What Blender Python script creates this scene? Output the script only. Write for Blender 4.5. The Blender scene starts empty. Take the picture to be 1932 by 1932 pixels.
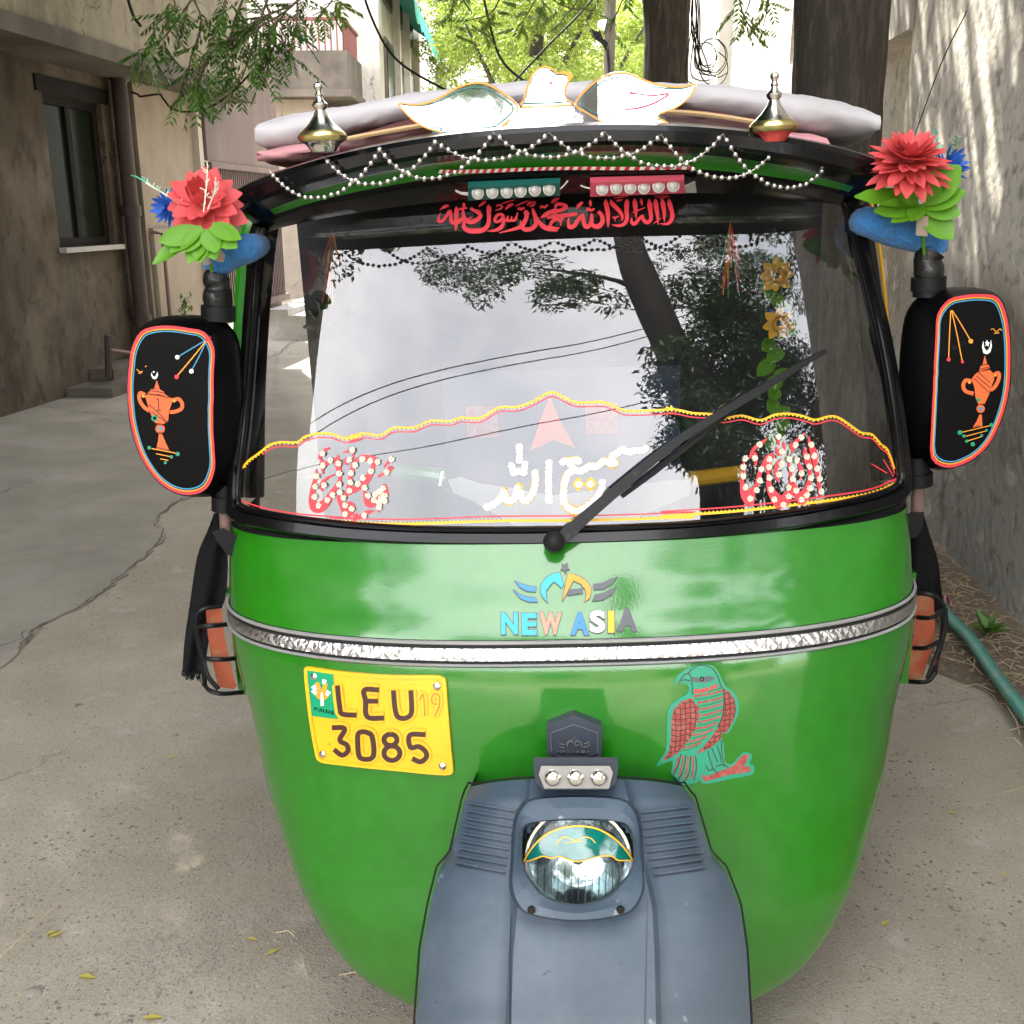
import bpy, bmesh, math, random
import numpy as np
from mathutils import Vector, Matrix
from mathutils.bvhtree import BVHTree
from mathutils.geometry import delaunay_2d_cdt
random.seed(7); rng = np.random.default_rng(7)
R = math.radians; S = bpy.context.scene; COL = S.collection
# ---------------------------------------------------------------- camera, sky, sun, exposure
PITCH = R(16.3); CAMH = 1.5; FPX = 1940.0
cam = bpy.data.cameras.new('camera'); camo = bpy.data.objects.new('camera', cam); COL.objects.link(camo)
camo.location = (0, 0, CAMH); camo.rotation_euler = (math.pi/2 - PITCH, 0, 0)
cam.sensor_width = 36; cam.lens = 36*FPX/1932; cam.clip_start = .02; cam.clip_end = 800
S.camera = camo
SUN_EL, SUN_AZ = R(56), R(-22)            # azimuth measured from +Y towards +X
W = bpy.data.worlds.new('World'); S.world = W; W.use_nodes = True
wn, wl = W.node_tree.nodes, W.node_tree.links
bg = wn['Background']; sky = wn.new('ShaderNodeTexSky'); sky.sky_type = 'NISHITA'; sky.sun_disc = False
sky.sun_elevation = SUN_EL; sky.sun_rotation = SUN_AZ; sky.air_density = 1.3; sky.dust_density = 4; sky.ozone_density = 1
tc = wn.new('ShaderNodeTexCoord'); cn = wn.new('ShaderNodeTexNoise'); cn.inputs['Scale'].default_value = 2.6
cn.inputs['Detail'].default_value = 5; cn.inputs['Roughness'].default_value = .55
cr = wn.new('ShaderNodeMapRange'); cr.inputs[1].default_value = .3; cr.inputs[2].default_value = .65; cr.inputs[3].default_value = .42
cm = wn.new('ShaderNodeMix'); cm.data_type = 'RGBA'; cm.inputs[7].default_value = (9.3, 9.1, 9.3, 1)
wl.new(tc.outputs['Generated'], cn.inputs['Vector']); wl.new(cn.outputs['Fac'], cr.inputs[0])
wl.new(cr.outputs[0], cm.inputs[0]); wl.new(sky.outputs[0], cm.inputs[6]); wl.new(cm.outputs[2], bg.inputs[0])
bg.inputs[1].default_value = .15
sd = bpy.data.lights.new('sun', 'SUN'); so = bpy.data.objects.new('sun', sd); COL.objects.link(so)
sd.energy = 3.9; sd.angle = R(.55); sd.color = (1, .93, .82)
tosun = Vector((math.sin(SUN_AZ)*math.cos(SUN_EL), math.cos(SUN_AZ)*math.cos(SUN_EL), math.sin(SUN_EL)))
so.rotation_euler = tosun.to_track_quat('Z', 'Y').to_euler(); so.location = tosun*40
S.view_settings.view_transform = 'Standard'; S.view_settings.look = 'None'; S.view_settings.gamma = 1
S.view_settings.use_curve_mapping = False; S.view_settings.exposure = 2.68
S.render.engine = 'CYCLES'; S.cycles.use_denoising = True; S.cycles.max_bounces = 8; S.cycles.transparent_max_bounces = 12
S.cycles.caustics_reflective = False; S.cycles.caustics_refractive = False; S.cycles.sample_clamp_indirect = 6
# ---------------------------------------------------------------- rays of the picture (1932 px wide) as world points
FW = Vector((0, math.cos(PITCH), -math.sin(PITCH))); UP = Vector((0, math.sin(PITCH), math.cos(PITCH))); CO = Vector((0, 0, CAMH))
def ray(px, py): return Vector((1, 0, 0))*((px-966)/FPX) + UP*((966-py)/FPX) + FW
def P(px, py, y): d = ray(px, py); return CO + d*(y/d.y)
def PZ(px, py, z=0): d = ray(px, py); return CO + d*((z-CAMH)/d.z)
K = 1932/3104
def C(x0, y0, w, iw=1932):
    s = w/iw
    return lambda x, y: ((x0+x*s)*K, (y0+y*s)*K)
A1 = C(0,0,1100); A2 = C(1000,0,1100); A3 = C(2004,0,1100); A4 = C(0,1000,1100); A5 = C(1000,1000,1100); A6 = C(2004,1000,1100)
SH1 = C(1310,580,380); SH2 = C(1670,580,390); FL = C(930,1330,280); FC = C(1460,1320,520); FR = C(2220,1290,300)
EG = C(1970,1990,340,1602); BD = C(1190,180,930); NA = C(1490,1690,470); NP = C(920,2000,480); MR = C(2720,860,360,1199)
ML = C(300,800,700); FD = C(1150,2050,1200)
def tr(f, pts): return [f(*p[:2]) + tuple(p[2:]) for p in pts]
# ---------------------------------------------------------------- materials
def mat(name, col, rough=.6, metal=0, coat=0, var=.12, vscale=6, bump=0, bscale=40, spec=.5, col2=None, c2=(.45,.62), c2scale=3, sheen=0, trans=0, coord='Object', detail=6, stretch=None, coatr=.04, coatior=1.5):
    m = bpy.data.materials.new(name); m.use_nodes = True; n, l = m.node_tree.nodes, m.node_tree.links
    b = n['Principled BSDF']; b.inputs['Roughness'].default_value = rough; b.inputs['Metallic'].default_value = metal
    b.inputs['Coat Weight'].default_value = coat; b.inputs['Coat Roughness'].default_value = coatr; b.inputs['Coat IOR'].default_value = coatior
    b.inputs['Specular IOR Level'].default_value = spec
    if sheen: b.inputs['Sheen Weight'].default_value = sheen
    if trans: b.inputs['Transmission Weight'].default_value = trans
    t = n.new('ShaderNodeTexCoord'); src = t.outputs[coord]
    if stretch:
        mp = n.new('ShaderNodeMapping'); mp.inputs['Scale'].default_value = stretch; l.new(src, mp.inputs[0]); src = mp.outputs[0]
    nz = n.new('ShaderNodeTexNoise'); nz.inputs['Scale'].default_value = vscale; nz.inputs['Detail'].default_value = detail; l.new(src, nz.inputs['Vector'])
    c = (*col, 1)
    rm = n.new('ShaderNodeMapRange'); rm.inputs[1].default_value = .3; rm.inputs[2].default_value = .7; l.new(nz.outputs['Fac'], rm.inputs[0])
    mx = n.new('ShaderNodeMix'); mx.data_type = 'RGBA'
    mx.inputs[6].default_value = tuple(v*(1-var) for v in col)+(1,); mx.inputs[7].default_value = tuple(min(1, v*(1+var)) for v in col)+(1,)
    l.new(rm.outputs[0], mx.inputs[0]); out = mx.outputs[2]
    if col2:
        n2 = n.new('ShaderNodeTexNoise'); n2.inputs['Scale'].default_value = c2scale; n2.inputs['Detail'].default_value = 9; n2.inputs['Roughness'].default_value = .62; l.new(src, n2.inputs['Vector'])
        r2 = n.new('ShaderNodeMapRange'); r2.inputs[1].default_value = c2[0]; r2.inputs[2].default_value = c2[1]; l.new(n2.outputs['Fac'], r2.inputs[0])
        m2 = n.new('ShaderNodeMix'); m2.data_type = 'RGBA'; m2.inputs[7].default_value = (*col2, 1); l.new(r2.outputs[0], m2.inputs[0]); l.new(out, m2.inputs[6]); out = m2.outputs[2]
    l.new(out, b.inputs['Base Color'])
    rr = n.new('ShaderNodeMapRange'); rr.inputs[3].default_value = max(0, rough*.82); rr.inputs[4].default_value = min(1, rough*1.18); l.new(nz.outputs['Fac'], rr.inputs[0]); l.new(rr.outputs[0], b.inputs['Roughness'])
    if bump:
        bz = n.new('ShaderNodeTexNoise'); bz.inputs['Scale'].default_value = bscale; bz.inputs['Detail'].default_value = 6; l.new(src, bz.inputs['Vector'])
        bm = n.new('ShaderNodeBump'); bm.inputs['Strength'].default_value = bump; bm.inputs['Distance'].default_value = .02; l.new(bz.outputs['Fac'], bm.inputs['Height']); l.new(bm.outputs[0], b.inputs['Normal'])
    m['out'] = 1
    return m
def glassmat(name, tint, ior=1.5, rough=0.0, dust=0):
    m = bpy.data.materials.new(name); m.use_nodes = True; n, l = m.node_tree.nodes, m.node_tree.links
    n.remove(n['Principled BSDF']); o = n['Material Output']
    tb = n.new('ShaderNodeBsdfTransparent'); tb.inputs[0].default_value = (*tint, 1); gb = n.new('ShaderNodeBsdfGlossy'); gb.inputs['Roughness'].default_value = rough
    fr = n.new('ShaderNodeFresnel'); fr.inputs[0].default_value = ior; mx = n.new('ShaderNodeMixShader')
    l.new(fr.outputs[0], mx.inputs[0]); l.new(tb.outputs[0], mx.inputs[1]); l.new(gb.outputs[0], mx.inputs[2])
    last = mx
    if dust:
        t = n.new('ShaderNodeTexCoord'); nz = n.new('ShaderNodeTexNoise'); nz.inputs['Scale'].default_value = 9; nz.inputs['Detail'].default_value = 8; l.new(t.outputs['Object'], nz.inputs['Vector'])
        rm = n.new('ShaderNodeMapRange'); rm.inputs[1].default_value = .4; rm.inputs[2].default_value = .8; rm.inputs[4].default_value = dust; l.new(nz.outputs['Fac'], rm.inputs[0])
        db = n.new('ShaderNodeBsdfDiffuse'); db.inputs[0].default_value = (.5, .48, .45, 1); m2 = n.new('ShaderNodeMixShader')
        l.new(rm.outputs[0], m2.inputs[0]); l.new(mx.outputs[0], m2.inputs[1]); l.new(db.outputs[0], m2.inputs[2]); last = m2
    l.new(last.outputs[0], o.inputs[0]); return m
def leafmat(name, col, col2, trans=.35, rough=.45):
    m = bpy.data.materials.new(name); m.use_nodes = True; n, l = m.node_tree.nodes, m.node_tree.links
    b = n['Principled BSDF']; o = n['Material Output']; b.inputs['Roughness'].default_value = rough
    g = n.new('ShaderNodeNewGeometry'); mx = n.new('ShaderNodeMix'); mx.data_type = 'RGBA'; mx.inputs[6].default_value = (*col, 1); mx.inputs[7].default_value = (*col2, 1)
    l.new(g.outputs['Random Per Island'], mx.inputs[0]); l.new(mx.outputs[2], b.inputs['Base Color'])
    tb = n.new('ShaderNodeBsdfTranslucent'); l.new(mx.outputs[2], tb.inputs[0]); ms = n.new('ShaderNodeMixShader'); ms.inputs[0].default_value = trans
    l.new(b.outputs[0], ms.inputs[1]); l.new(tb.outputs[0], ms.inputs[2]); l.new(ms.outputs[0], o.inputs[0]); return m
M = {}
M['green'] = mat('green_paint', (.008,.142,.0008), .4, coat=.85, var=.08, vscale=30, coatr=.006, coatior=1.65, spec=.3)
def add_flake(m):
    n, l = m.node_tree.nodes, m.node_tree.links; b = n['Principled BSDF']
    t = n.new('ShaderNodeTexCoord'); v = n.new('ShaderNodeTexNoise'); v.inputs['Scale'].default_value = 320; v.inputs['Detail'].default_value = 2; l.new(t.outputs['Object'], v.inputs['Vector'])
    w = n.new('ShaderNodeTexNoise'); w.inputs['Scale'].default_value = 4; l.new(t.outputs['Object'], w.inputs['Vector'])
    ad = n.new('ShaderNodeMath'); ad.operation = 'MULTIPLY_ADD'; ad.inputs[1].default_value = 3.0; l.new(w.outputs['Fac'], ad.inputs[0]); l.new(v.outputs['Fac'], ad.inputs[2])
    bm = n.new('ShaderNodeBump'); bm.inputs['Strength'].default_value = .03; bm.inputs['Distance'].default_value = .003; l.new(ad.outputs[0], bm.inputs['Height']); l.new(bm.outputs[0], b.inputs['Coat Normal'])
add_flake(M['green'])
M['greendark'] = mat('dark_green_paint', (.02,.13,.02), .3, coat=.8)
M['black'] = mat('black_gloss_plastic', (.003,.003,.0035), .2, coat=.12, spec=.2, bump=.02, bscale=25)
M['blackmat'] = mat('black_dull_plastic', (.006,.006,.007), .5, bump=.05, bscale=60, spec=.2)
M['mirrorblack'] = mat('black_painted_panel', (.0015,.0015,.002), .4, spec=.1)
M['rubber'] = mat('black_rubber', (.009,.009,.009), .7, spec=.25)
M['tape'] = mat('black_tape', (.008,.0085,.009), .35, bump=.5, bscale=18)
M['interior'] = mat('black_canvas', (.008,.008,.011), .8, bump=.3, bscale=20)
M['fabric'] = mat('black_cloth', (.005,.005,.006), .95, bump=.3, bscale=90, spec=.2)
M['fender'] = mat('slate_blue_plastic', (.038,.062,.088), .5, var=.07, vscale=5, bump=.05, bscale=260, spec=.4, col2=(.085,.112,.14), c2=(.5,.75), c2scale=4)
M['fenderdark'] = mat('dark_slate_plastic', (.03,.038,.052), .5)
M['chrome'] = mat('chrome', (.88,.87,.84), .16, metal=1, var=.04)
M['mirrorsheet'] = mat('mirror_sheet', (.93,.93,.93), .04, metal=1, var=.02, bump=.03, bscale=6)
M['silver'] = mat('brushed_silver', (.72,.72,.71), .22, metal=1)
M['gold'] = mat('gold_metal', (.82,.70,.30), .28, metal=1, bump=.1, bscale=60)
M['pinkmetal'] = mat('red_foil', (.70,.10,.08), .35, metal=.5, bump=.3, bscale=60)
M['pearl'] = mat('silver_bead', (.62,.60,.57), .22, metal=1)
M['yellow'] = mat('yellow_plate_paint', (.74,.40,.010), .42, coat=.15, var=.07, bump=.06, bscale=40)
M['brown'] = mat('dark_brown_paint', (.045,.012,.008), .55)
M['sticker_green'] = mat('green_sticker', (.0,.26,.11), .4)
M['teal'] = mat('teal_sticker', (.016,.24,.135), .4)
M['tealdark'] = mat('dark_teal_plastic', (.004,.12,.105), .45)
M['pink'] = mat('pink_plastic', (.62,.09,.14), .45)
M['red'] = mat('red_sticker', (.62,.03,.045), .5)
M['rust'] = mat('brick_red_sticker', (.27,.036,.03), .5, col2=(.3,.09,.07), c2scale=90)
M['orange'] = mat('orange_sticker', (.66,.11,.022), .5)
M['amber'] = mat('amber_sticker', (.72,.28,.022), .5)
M['yel'] = mat('yellow_sticker', (.74,.40,.012), .5)
M['cyan'] = mat('cyan_sticker', (.015,.36,.50), .4)
M['skyblue'] = mat('sky_blue_sticker', (.02,.20,.46), .4)
M['blue'] = mat('blue_line_sticker', (.03,.24,.42), .4)
M['salmon'] = mat('salmon_sticker', (.68,.25,.15), .4)
M['white'] = mat('white_sticker', (.82,.82,.80), .4)
M['grey'] = mat('grey_sticker', (.075,.08,.088), .45)
M['cream'] = mat('cream_plastic', (.34,.34,.31), .4)
M['petalwhite'] = mat('cream_petal_sticker', (.62,.58,.44), .5)
M['cover'] = mat('clear_plastic_cover', (.30,.29,.27), .2, coat=.6)
M['lens'] = mat('led_lens', (.42,.41,.38), .12, coat=.6)
M['lampred'] = mat('orange_lamp_plastic', (.30,.065,.028), .35, coat=.3, col2=(.26,.12,.06), c2=(.55,.7), c2scale=20)
M['foam'] = mat('blue_foam', (.025,.16,.42), .9, bump=.5, bscale=120, sheen=.2)
M['petal'] = leafmat('red_petal', (.58,.055,.06), (.70,.11,.11), .25, .6)
M['bluepetal'] = leafmat('blue_petal', (.01,.07,.38), (.02,.12,.5), .2, .6)
M['fakeleaf'] = leafmat('bright_green_leaf', (.075,.25,.008), (.14,.34,.015), .3, .5)
M['sprig'] = mat('pale_sprig', (.62,.62,.50), .5)
M['sprigteal'] = mat('teal_sprig', (.06,.42,.28), .5)
M['card'] = mat('brown_tape', (.22,.17,.12), .4)
M['padcloth'] = mat('white_cotton_cover', (.44,.42,.43), .85, var=.05, bump=.6, bscale=5, sheen=.1)
M['pinkcloth'] = mat('dusty_pink_cloth', (.50,.24,.25), .9, bump=.4, bscale=30)
M['maroon'] = mat('maroon_vinyl', (.10,.03,.03), .5)
M['rope'] = mat('tan_rope', (.5,.33,.16), .8)
M['glass'] = glassmat('windscreen_glass', (.86,.87,.88), 2.0, 0.0, dust=.012)
M['lampglass'] = glassmat('lamp_glass', (.95,.97,.97), 1.5)
M['greenglass'] = mat('dark_teal_plastic_lid', (.0,.11,.085), .12, coat=1, var=.3, vscale=40, bump=.1, bscale=30)
M['leaf'] = leafmat('neem_leaf', (.04,.11,.018), (.11,.22,.035), .35)
M['leafyel'] = leafmat('sunny_leaf', (.16,.24,.03), (.30,.36,.07), .5)
M['leafback'] = leafmat('dark_leaf', (.02,.06,.012), (.04,.1,.02), .3)
M['bark'] = mat('dark_bark', (.036,.029,.022), .95, bump=1, bscale=7, stretch=(3,3,.5), col2=(.065,.052,.04), c2=(.5,.58), c2scale=10)
M['wood'] = mat('twig_bark', (.12,.09,.06), .9)
M['straw'] = mat('dry_straw', (.38,.30,.17), .9)
M['dryleaf'] = leafmat('yellow_fallen_leaf', (.45,.42,.06), (.35,.27,.07), .2)
M['litter'] = leafmat('dry_brown_leaf', (.22,.16,.07), (.34,.27,.13), .1)
M['cracks'] = mat('dark_crack_dirt', (.075,.065,.052), .95)
M['stone'] = mat('pebble', (.22,.20,.175), .9)
M['hose'] = mat('green_hose', (.03,.20,.15), .5, col2=(.12,.2,.16), c2scale=14, bump=.1)
M['steelrod'] = mat('rusty_black_steel', (.006,.0065,.007), .45, spec=.25, col2=(.09,.04,.025), c2=(.6,.72), c2scale=30)
M['rustpole'] = mat('rusty_pole', (.15,.095,.08), .7, bump=.3, bscale=40)
M['barkdark'] = mat('darkened_bark', (.010,.008,.007), .9, bump=.5)  # bark darkened as if in shade, keeping the mirrored trunk black
M['pipe'] = mat('cast_iron_pipe', (.035,.022,.018), .7, bump=.2)
M['seat'] = mat('blue_seat_vinyl', (.008,.016,.055), .5)
def wear(m, col, scale, lo, hi, amt=.8, stretch=(1,1,1), detail=2):
    """specks, chips or smears of dirt over a material"""
    n, l = m.node_tree.nodes, m.node_tree.links; b = n['Principled BSDF']; src = b.inputs['Base Color'].links[0].from_socket
    t = n.new('ShaderNodeTexCoord'); mp = n.new('ShaderNodeMapping'); mp.inputs['Scale'].default_value = stretch; l.new(t.outputs['Object'], mp.inputs[0])
    nz = n.new('ShaderNodeTexNoise'); nz.inputs['Scale'].default_value = scale; nz.inputs['Detail'].default_value = detail; l.new(mp.outputs[0], nz.inputs['Vector'])
    rm = n.new('ShaderNodeMapRange'); rm.inputs[1].default_value = lo; rm.inputs[2].default_value = hi; rm.inputs[4].default_value = amt; l.new(nz.outputs['Fac'], rm.inputs[0])
    mx = n.new('ShaderNodeMix'); mx.data_type = 'RGBA'; mx.inputs[7].default_value = (*col, 1); l.new(rm.outputs[0], mx.inputs[0]); l.new(src, mx.inputs[6]); l.new(mx.outputs[2], b.inputs['Base Color'])
wear(M['green'], (.05,.06,.03), 60, .74, .78, .8); wear(M['green'], (.05,.15,.015), 3.5, .5, .8, .25, (1,1,.5), 8)
wear(M['fender'], (.26,.28,.30), 38, .72, .78, .7); wear(M['fender'], (.20,.19,.17), 2.6, .52, .8, .35, (1,1,1), 9); wear(M['fender'], (.03,.035,.04), 75, .73, .76, .8)
wear(M['yellow'], (.30,.13,.02), 26, .68, .76, .8, (1,1,1), 4)
wear(M['black'], (.05,.045,.04), 5, .55, .85, .3, (1,1,1), 9); wear(M['mirrorblack'], (.03,.028,.025), 30, .72, .8, .5)
for k_ in ('red', 'teal', 'rust', 'orange', 'white'): wear(M[k_], (.25,.2,.16), 90, .66, .76, .5, (1,1,1), 4)
def cracks(m, scale, w, col, amt=.8, m0=.5, m1=.6):
    n, l = m.node_tree.nodes, m.node_tree.links; b = n['Principled BSDF']; src = b.inputs['Base Color'].links[0].from_socket
    t = n.new('ShaderNodeTexCoord'); wz = n.new('ShaderNodeTexNoise'); wz.inputs['Scale'].default_value = scale*2.2; wz.inputs['Detail'].default_value = 7; l.new(t.outputs['Object'], wz.inputs['Vector'])
    va = n.new('ShaderNodeVectorMath'); va.operation = 'MULTIPLY_ADD'; va.inputs[1].default_value = (.7/scale,)*3; l.new(wz.outputs['Color'], va.inputs[0]); l.new(t.outputs['Object'], va.inputs[2])
    v = n.new('ShaderNodeTexVoronoi'); v.feature = 'DISTANCE_TO_EDGE'; v.inputs['Scale'].default_value = scale; l.new(va.outputs[0], v.inputs['Vector'])
    rm = n.new('ShaderNodeMapRange'); rm.inputs[1].default_value = w*.3; rm.inputs[2].default_value = w; rm.inputs[3].default_value = 1; rm.inputs[4].default_value = 0; l.new(v.outputs['Distance'], rm.inputs[0])
    g = n.new('ShaderNodeTexNoise'); g.inputs['Scale'].default_value = scale*1.3; g.inputs['Detail'].default_value = 3; l.new(t.outputs['Object'], g.inputs['Vector'])
    gm = n.new('ShaderNodeMapRange'); gm.inputs[1].default_value = m0; gm.inputs[2].default_value = m1; gm.inputs[4].default_value = amt; l.new(g.outputs['Fac'], gm.inputs[0])
    mu = n.new('ShaderNodeMath'); mu.operation = 'MULTIPLY'; l.new(rm.outputs[0], mu.inputs[0]); l.new(gm.outputs[0], mu.inputs[1])
    mx = n.new('ShaderNodeMix'); mx.data_type = 'RGBA'; mx.inputs[7].default_value = (*col, 1); l.new(mu.outputs[0], mx.inputs[0]); l.new(src, mx.inputs[6]); l.new(mx.outputs[2], b.inputs['Base Color'])
wear(M['padcloth'], (.30,.27,.25), 5, .55, .75, .5, (1,3,1), 8); wear(M['foam'], (.02,.09,.22), 12, .5, .7, .6, (1,1,1), 6)
# ---------------------------------------------------------------- object helpers
def tag(o, label=None, cat=None, group=None, kind=None):
    if label: o['label'] = label
    if cat: o['category'] = cat
    if group: o['group'] = group
    if kind: o['kind'] = kind
    return o
def meshdata(name, vs, fs, mats, midx=None, smooth=False, auto=None):
    me = bpy.data.meshes.new(name); me.from_pydata([tuple(v) for v in vs], [], fs)
    for m in (mats if isinstance(mats, (list, tuple)) else [mats]): me.materials.append(m)
    if midx is not None: me.polygons.foreach_set('material_index', midx)
    if smooth: me.polygons.foreach_set('use_smooth', [True]*len(me.polygons))
    if auto and smooth:
        me.update(); me.set_sharp_from_angle(angle=R(auto))
    me.update(); return me
def fixn(me):
    b = bmesh.new(); b.from_mesh(me); bmesh.ops.recalc_face_normals(b, faces=b.faces); b.to_mesh(me); b.free()
def mk(name, vs, fs, m, parent=None, smooth=False, world=True, auto=35, midx=None, fix=False):
    if parent is not None and world:
        inv = parent_world(parent).inverted(); vs = [inv @ Vector(v) for v in vs]
    me = meshdata(name, vs, fs, m, midx, smooth, auto)
    if fix: fixn(me)
    o = bpy.data.objects.new(name, me); COL.objects.link(o)
    if parent is not None: o.parent = parent
    return o
PW = {}
def parent_world(o):
    if o.name in PW: return PW[o.name]
    return (parent_world(o.parent) if o.parent else Matrix.Identity(4)) @ Matrix.LocRotScale(o.location, o.rotation_euler, o.scale)
def empty(name, mw=None, loc=None):
    o = bpy.data.objects.new(name, None); o.empty_display_size = .1; COL.objects.link(o)
    if mw is None: mw = Matrix.Translation(loc)
    l, q, s = mw.decompose(); o.location = l; o.rotation_euler = q.to_euler(); PW[o.name] = mw.copy(); return o
def place(name, me, parent, mw):
    """object with shared mesh placed at world matrix mw under parent"""
    o = bpy.data.objects.new(name, me); COL.objects.link(o)
    if parent is not None: o.parent = parent; mw = parent_world(parent).inverted() @ mw
    l, q, s = mw.decompose(); o.location = l; o.rotation_euler = q.to_euler(); o.scale = s; return o
def box(x0, x1, y0, y1, z0, z1):
    v = [(x, y, z) for z in (z0, z1) for y in (y0, y1) for x in (x0, x1)]
    return v, [(0,2,3,1),(4,5,7,6),(0,1,5,4),(2,6,7,3),(0,4,6,2),(1,3,7,5)]
def join(parts):
    V, F = [], []
    for v, f in parts:
        k = len(V); V += [tuple(p) for p in v]; F += [tuple(i+k for i in q) for q in f]
    return V, F
def cat(pts, n=6, closed=False):
    """Catmull-Rom through tuples of any length"""
    a = np.array(pts, float); N = len(a); out = []
    rngi = range(N if closed else N-1)
    for i in rngi:
        p0 = a[(i-1) % N] if closed or i > 0 else 2*a[0]-a[1]
        p1 = a[i]; p2 = a[(i+1) % N]; p3 = a[(i+2) % N] if closed or i+2 < N else 2*a[-1]-a[-2]
        for k in range(n):
            t = k/n; out.append(.5*((2*p1)+(-p0+p2)*t+(2*p0-5*p1+4*p2-p3)*t*t+(-p0+3*p1-3*p2+p3)*t**3))
    if not closed: out.append(a[-1])
    return [tuple(p) for p in out]
def tube(pts, r, seg=8, caps=True, closed=False):
    pts = [Vector(p) for p in pts]; n = len(pts); rs = r if isinstance(r, (list, tuple)) else [r]*n
    V, F = [], []; prev = None
    for i, p in enumerate(pts):
        d = (pts[(i+1) % n if closed else min(i+1, n-1)] - pts[(i-1) if closed else max(i-1, 0)])
        if d.length < 1e-9: d = Vector((0,0,1))
        d.normalize()
        if prev is None:
            a = d.cross(Vector((0,0,1)));
            if a.length < .1: a = d.cross(Vector((1,0,0)))
        else: a = prev - d*prev.dot(d)
        a.normalize(); prev = a; b = d.cross(a)
        for k in range(seg):
            t = 2*math.pi*k/seg; V.append(p + (a*math.cos(t)+b*math.sin(t))*rs[i])
    for i in range(n if closed else n-1):
        j = (i+1) % n
        for k in range(seg):
            F.append((i*seg+k, i*seg+(k+1) % seg, j*seg+(k+1) % seg, j*seg+k))
    if caps and not closed:
        F.append(tuple(range(seg))[::-1]); F.append(tuple((n-1)*seg+k for k in range(seg)))
    return V, F
def lathe(prof, seg=24):
    V, F = [], []
    for z, r in prof:
        for k in range(seg): t = 2*math.pi*k/seg; V.append((r*math.cos(t), r*math.sin(t), z))
    for i in range(len(prof)-1):
        for k in range(seg): F.append((i*seg+k, i*seg+(k+1) % seg, (i+1)*seg+(k+1) % seg, (i+1)*seg+k))
    F.append(tuple(range(seg))[::-1]); F.append(tuple((len(prof)-1)*seg+k for k in range(seg)))
    return V, F
def at(v, f, mw): return [mw @ Vector(p) for p in v], f
# decals: shapes given in picture pixels, mapped onto a surface by a mapper(px,py,off)
def surf_mapper(bvhs):
    def f(px, py, off=0.0):
        d = ray(px, py).normalized(); best = None
        for b in bvhs:
            h = b.ray_cast(CO, d)
            if h[0] is not None and (best is None or h[3] < best[3]): best = h
        if best is None:
            return None
        n = best[1]; n = n if n.dot(d) < 0 else -n
        return best[0] + n*off
    return f
def plane_mapper(Y, tiltz=None):
    return lambda px, py, off=0.0: P(px, py, Y-off)
def fillpoly(pts, grid=14):
    xs = [p[0] for p in pts]; ys = [p[1] for p in pts]
    V = [Vector(p[:2]) for p in pts]; n = len(V); ed = [(i, (i+1) % n) for i in range(n)]
    if grid and (max(xs)-min(xs) > grid*1.5 or max(ys)-min(ys) > grid*1.5):
        x = min(xs)+grid*.5
        while x < max(xs):
            y = min(ys)+grid*.5
            while y < max(ys):
                if inside(x, y, pts): V.append(Vector((x, y)))
                y += grid
            x += grid
    v, e, f, *_ = delaunay_2d_cdt(V, ed, [list(range(n))], 1, 1e-4)
    return v, f
def inside(x, y, pts):
    c = False; n = len(pts); j = n-1
    for i in range(n):
        xi, yi = pts[i][:2]; xj, yj = pts[j][:2]
        if (yi > y) != (yj > y) and x < (xj-xi)*(y-yi)/(yj-yi)+xi: c = not c
        j = i
    return c
def polygeo(pts, mp, off=.001, grid=14, thick=0):
    v, f = fillpoly(pts, grid); V = []; 
    for p in v:
        q = mp(p[0], p[1], off); V.append(q if q is not None else Vector((0,0,-5)))
    f = [tuple(t) for t in f if all(V[i].z > -4 for i in t)]
    if thick:
        n = len(pts); k = len(V); B = [mp(p[0], p[1], off-thick) for p in v[:n]]
        if all(b is not None for b in B):
            V += B; f += [(i, (i+1) % n, k+(i+1) % n, k+i) for i in range(n)]
    return V, f
def ribgeo(pts, mp, off=.001, w=3, n=5, closed=False, thick=0):
    p = [q if len(q) > 2 else (q[0], q[1], w) for q in pts]
    c = cat(p, n, closed) if len(p) > 2 or closed else [tuple(np.array(p[0])+(np.array(p[1])-np.array(p[0]))*k/4) for k in range(5)]
    V, F = [], []; N = len(c)
    for i in range(N):
        a = c[(i-1) % N if closed else max(i-1, 0)]; b = c[(i+1) % N if closed else min(i+1, N-1)]
        dx, dy = b[0]-a[0], b[1]-a[1]; L = math.hypot(dx, dy) or 1; h = max(c[i][2], .3)/2
        for s in (-1, 1):
            q = mp(c[i][0]-dy/L*h*s, c[i][1]+dx/L*h*s, off); V.append(q if q is not None else Vector((0,0,-5)))
    for i in range(N if closed else N-1):
        j = (i+1) % N; q = (2*i, 2*i+1, 2*j+1, 2*j)
        if all(V[k].z > -4 for k in q): F.append(q)
    if thick:
        k = len(V); V2 = []
        for i in range(N):
            a = c[i]
            for s in (0, 1):
                t = V[2*i+s]; V2.append(t)
        c0 = CO; V += [v + (v-c0).normalized()*thick if v.z > -4 else v for v in V[:k]]
        for i in range(N if closed else N-1):
            j = (i+1) % N
            if all(V[t].z > -4 for t in (2*i, 2*j, 2*i+1, 2*j+1)): F += [(2*i, 2*j, k+2*j, k+2*i), (2*i+1, k+2*i+1, k+2*j+1, 2*j+1)]
    return V, F
def circ(cx, cy, r, n=12, ry=None): return [(cx+r*math.cos(2*math.pi*k/n), cy+(ry or r)*math.sin(2*math.pi*k/n)) for k in range(n)]
def used(V, F):
    ids = sorted({i for f in F for i in f}); mp = {a: b for b, a in enumerate(ids)}
    return [V[i] for i in ids], [tuple(mp[i] for i in f) for f in F]
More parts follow.
